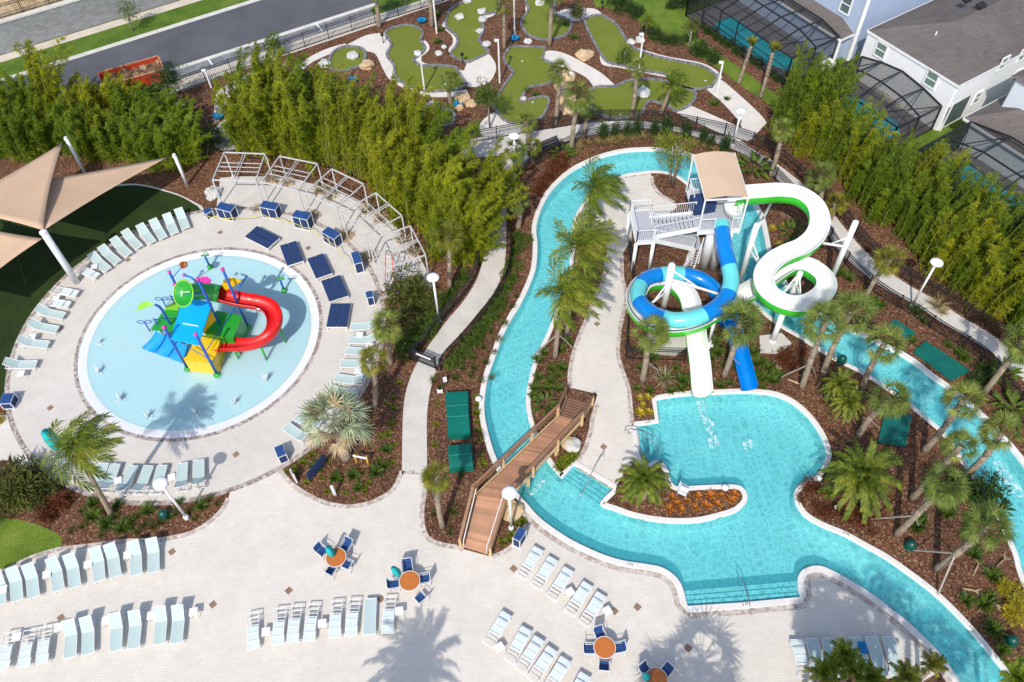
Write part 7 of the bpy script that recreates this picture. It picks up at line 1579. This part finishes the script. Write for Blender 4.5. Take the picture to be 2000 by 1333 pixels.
for x, y, lab in ((824,44,'bright blue round tub in mulch left of the tall green'), (1004,79,'bright blue round tub at the foot of the top lamp post'), (690,160,'bright blue round tub half hidden by bamboo'), (894,208,'bright blue round tub beside the sandy patch'), (427,231,'bright blue round tub beside the left golf path')):
    c = G(x, y); r = thing('blue_tub', lab, 'tub', c, group='blue tubs of the mini golf'); m = MB(); m.lathe([(.25, 0), (.36, .1), (.44, .28), (.47, .3), (.42, .27), (.3, .12), (.02, .1)], c, 18); m.build('bowl', M_tub, r, smooth=True)
    m = MB(); m.tube([c + UP * .1, c + Vector((.05, .1, 1.0))], .035, 6); m.tube([c + Vector((.05, .1, .95)), c + Vector((.3, .15, 1.05))], .03, 6); m.build('club_holder', M_black, r)
for i, (x, y) in enumerate([(749,85),(904,124),(1072,88),(1175,22),(997,93)]):
    c = G(x, y); r = thing('hole_sign', 'small dark hole sign post in the mini golf, %s of five' % nth(i, 5), 'sign', c, group='hole signs'); m = MB(); m.bar(c, c + UP * 1.0, .07, .07, (1, 0, 0)); m.build('post', M_black, r); m = MB(); m.box(c + UP * .95 - Vector((0, .05, 0)), (.3, .04, .35)); m.build('panel', M_black, r)
M_dome = plain('dark_green_dome', (.0, .07, .05), .35, .1)
for x, y, lab in ((1776,1068,'dark green dome on the mulch right of the lower river'), (1973,1254,'dark green dome low on the right bank'), (322,1008,'dark green dome in the lower left bed'), (1643,706,'dark green dome by the coping of the right river')):
    c = G(x, y); o = MB(); o.lathe([(.28, 0), (.3, .18), (.27, .38), (.18, .52), (.06, .58), (.02, .585)], c, 16); o.lathe([(.34, 0), (.34, .05), (.3, .07)], c, 16); ob = o.build('green_dome', M_dome, None, smooth=True, origin=c); tag(ob, lab, 'dome light', 'green domes in the beds')
for x, y, lab in ((935,783,'white float lamp on the left river coping'), (1597,938,'white float lamp on the coping by the date palm'), (1415,956,'white float lamp on the planter coping')):
    c = G(x, y); o = MB(); o.lathe([(.1, 0), (.1, .1), (.2, .16), (.22, .26), (.12, .34), (.02, .36)], c, 14); ob = o.build('pool_fixture', M_white, None, smooth=True, origin=c); tag(ob, lab, 'pool fixture', 'white fixtures on the coping')
def sign(x, y, w, h, hp, rz, mat, pm, lab):
    c = G(x, y); r = thing('sign', lab, 'sign', c); m = MB(); M = Matrix.Rotation(rz, 3, 'Z')
    for s in (-1, 1): m.bar(c + M @ Vector((s * w * .42, 0, 0)), c + M @ Vector((s * w * .42, 0, hp)), .07, .07, (1, 0, 0))
    m.build('post', pm, r); m = MB(); m.box(c + M @ Vector((0, -.05, hp - h / 2)), (w, .05, h), M=M); m.build('panel', mat, r)
sign(622,925, 1.6, .8, 1.2, 1.0, M_navy, M_black, 'dark navy sign board under the silver palm'); sign(578,938, .5, .9, 1.0, -1.0, M_white, M_white, 'small white sign board in the tip of the silver palm bed'); sign(655,968, .12, .3, 1.2, 0, M_rail, M_rail, 'slim pale post at the lower edge of the silver palm bed')
sign(708,905, .9, .16, .9, -.25, M_white, My, 'white bar on a yellow post beside the silver palm trunk'); sign(1634,993, .7, .8, .6, .5, M_white, M_white, 'white panel at the foot of the big date palm'); sign(870,750, .25, .5, .8, .2, M_white, M_black, 'small white notice beside the gate'); sign(860,768, .35, .3, .4, 0, M_white, M_white, 'small white box in mulch above the ribbed green cover')
place(pchair(M_rail), G(1333, 966), 2.6, 'all white chair standing in the planter of orange flowers', 'white chair')
# towel on a shaded lounger, barrier tape along the cabinets, palm offcuts on the bank
c = G(1685, 1266, .42); rn = random.Random(4); m = MB(); g = [[c + Vector((.42 * (i / 7 - .5) + rn.uniform(-.03, .03), .6 * (j / 7 - .5) + rn.uniform(-.03, .03), .03 + rn.uniform(0, .09))) for i in range(8)] for j in range(8)]; m.sweep(g)
o = m.build('towel', plain('blue_towel', (.01, .2, .5), .9, .2), None, smooth=True, origin=c); tag(o, 'crumpled blue towel on a shaded lounger at the bottom right', 'towel')
m = MB(); tp_ = [G(x, y, .65) for x, y in ((402,421),(420,423),(457,426),(513,420),(545,426),(577,437),(607,446),(634,464),(658,481),(672,500),(690,522),(697,531))]
for a, b in zip(tp_, tp_[1:]): k_ = a.lerp(b, .5) - UP * .18; m.bar(a, k_, .02, .05); m.bar(k_, b, .02, .05)
o = m.build('barrier_tape', plain('yellow_tape', (.7, .6, .03), .5, .1), None, origin=tp_[0]); tag(o, 'thin yellow barrier tape strung between the navy cabinets', 'tape')
for i, (x, y, L, a) in enumerate(sorted([(1900,1125,1.1,.9),(1878,1150,.9,-.3),(1915,1165,1.2,-.7),(1945,1108,1.0,.6),(1506,735,1.0,.8),(1538,742,1.1,-.6),(1560,735,.8,.2)])):
    c = G(x, y); m = MB(); d_ = Vector((math.cos(a), math.sin(a), 0)); m.tube([c + UP * .05, c + d_ * L * .5 + UP * .12, c + d_ * L + UP * .06], [.05, .06, .02], 6)
    for s_ in (-1, 1): blade(m, c + d_ * L * .7 + UP * .1, d_ + Vector((-d_.y, d_.x, .2)) * .6 * s_, UP, .5, .1, .3, 2)
    o = m.build('fallen_frond', L_dead, None, origin=c); tag(o, 'dry tan fallen palm frond on the mulch, %s of seven' % nth(i, 7), 'fallen frond', 'fallen fronds')
# parking bay lines and a driveway apron by the street
for (x0, y0, x1, y1) in ((617,46,629,60),(512,80,524,95),(404,113,416,128)):
    a, b = G(x0, y0), G(x1, y1); u = (b - a).normalized(); v = Vector((-u.y, u.x, 0)) * .07; m = MB(); m.poly([p + UP * .006 for p in (a - v, b - v, b + v, a + v)]); o = m.build('parking_line', M_trim); o['kind'] = 'structure'
    if o.data.polygons[0].normal.z < 0: o.data.flip_normals()
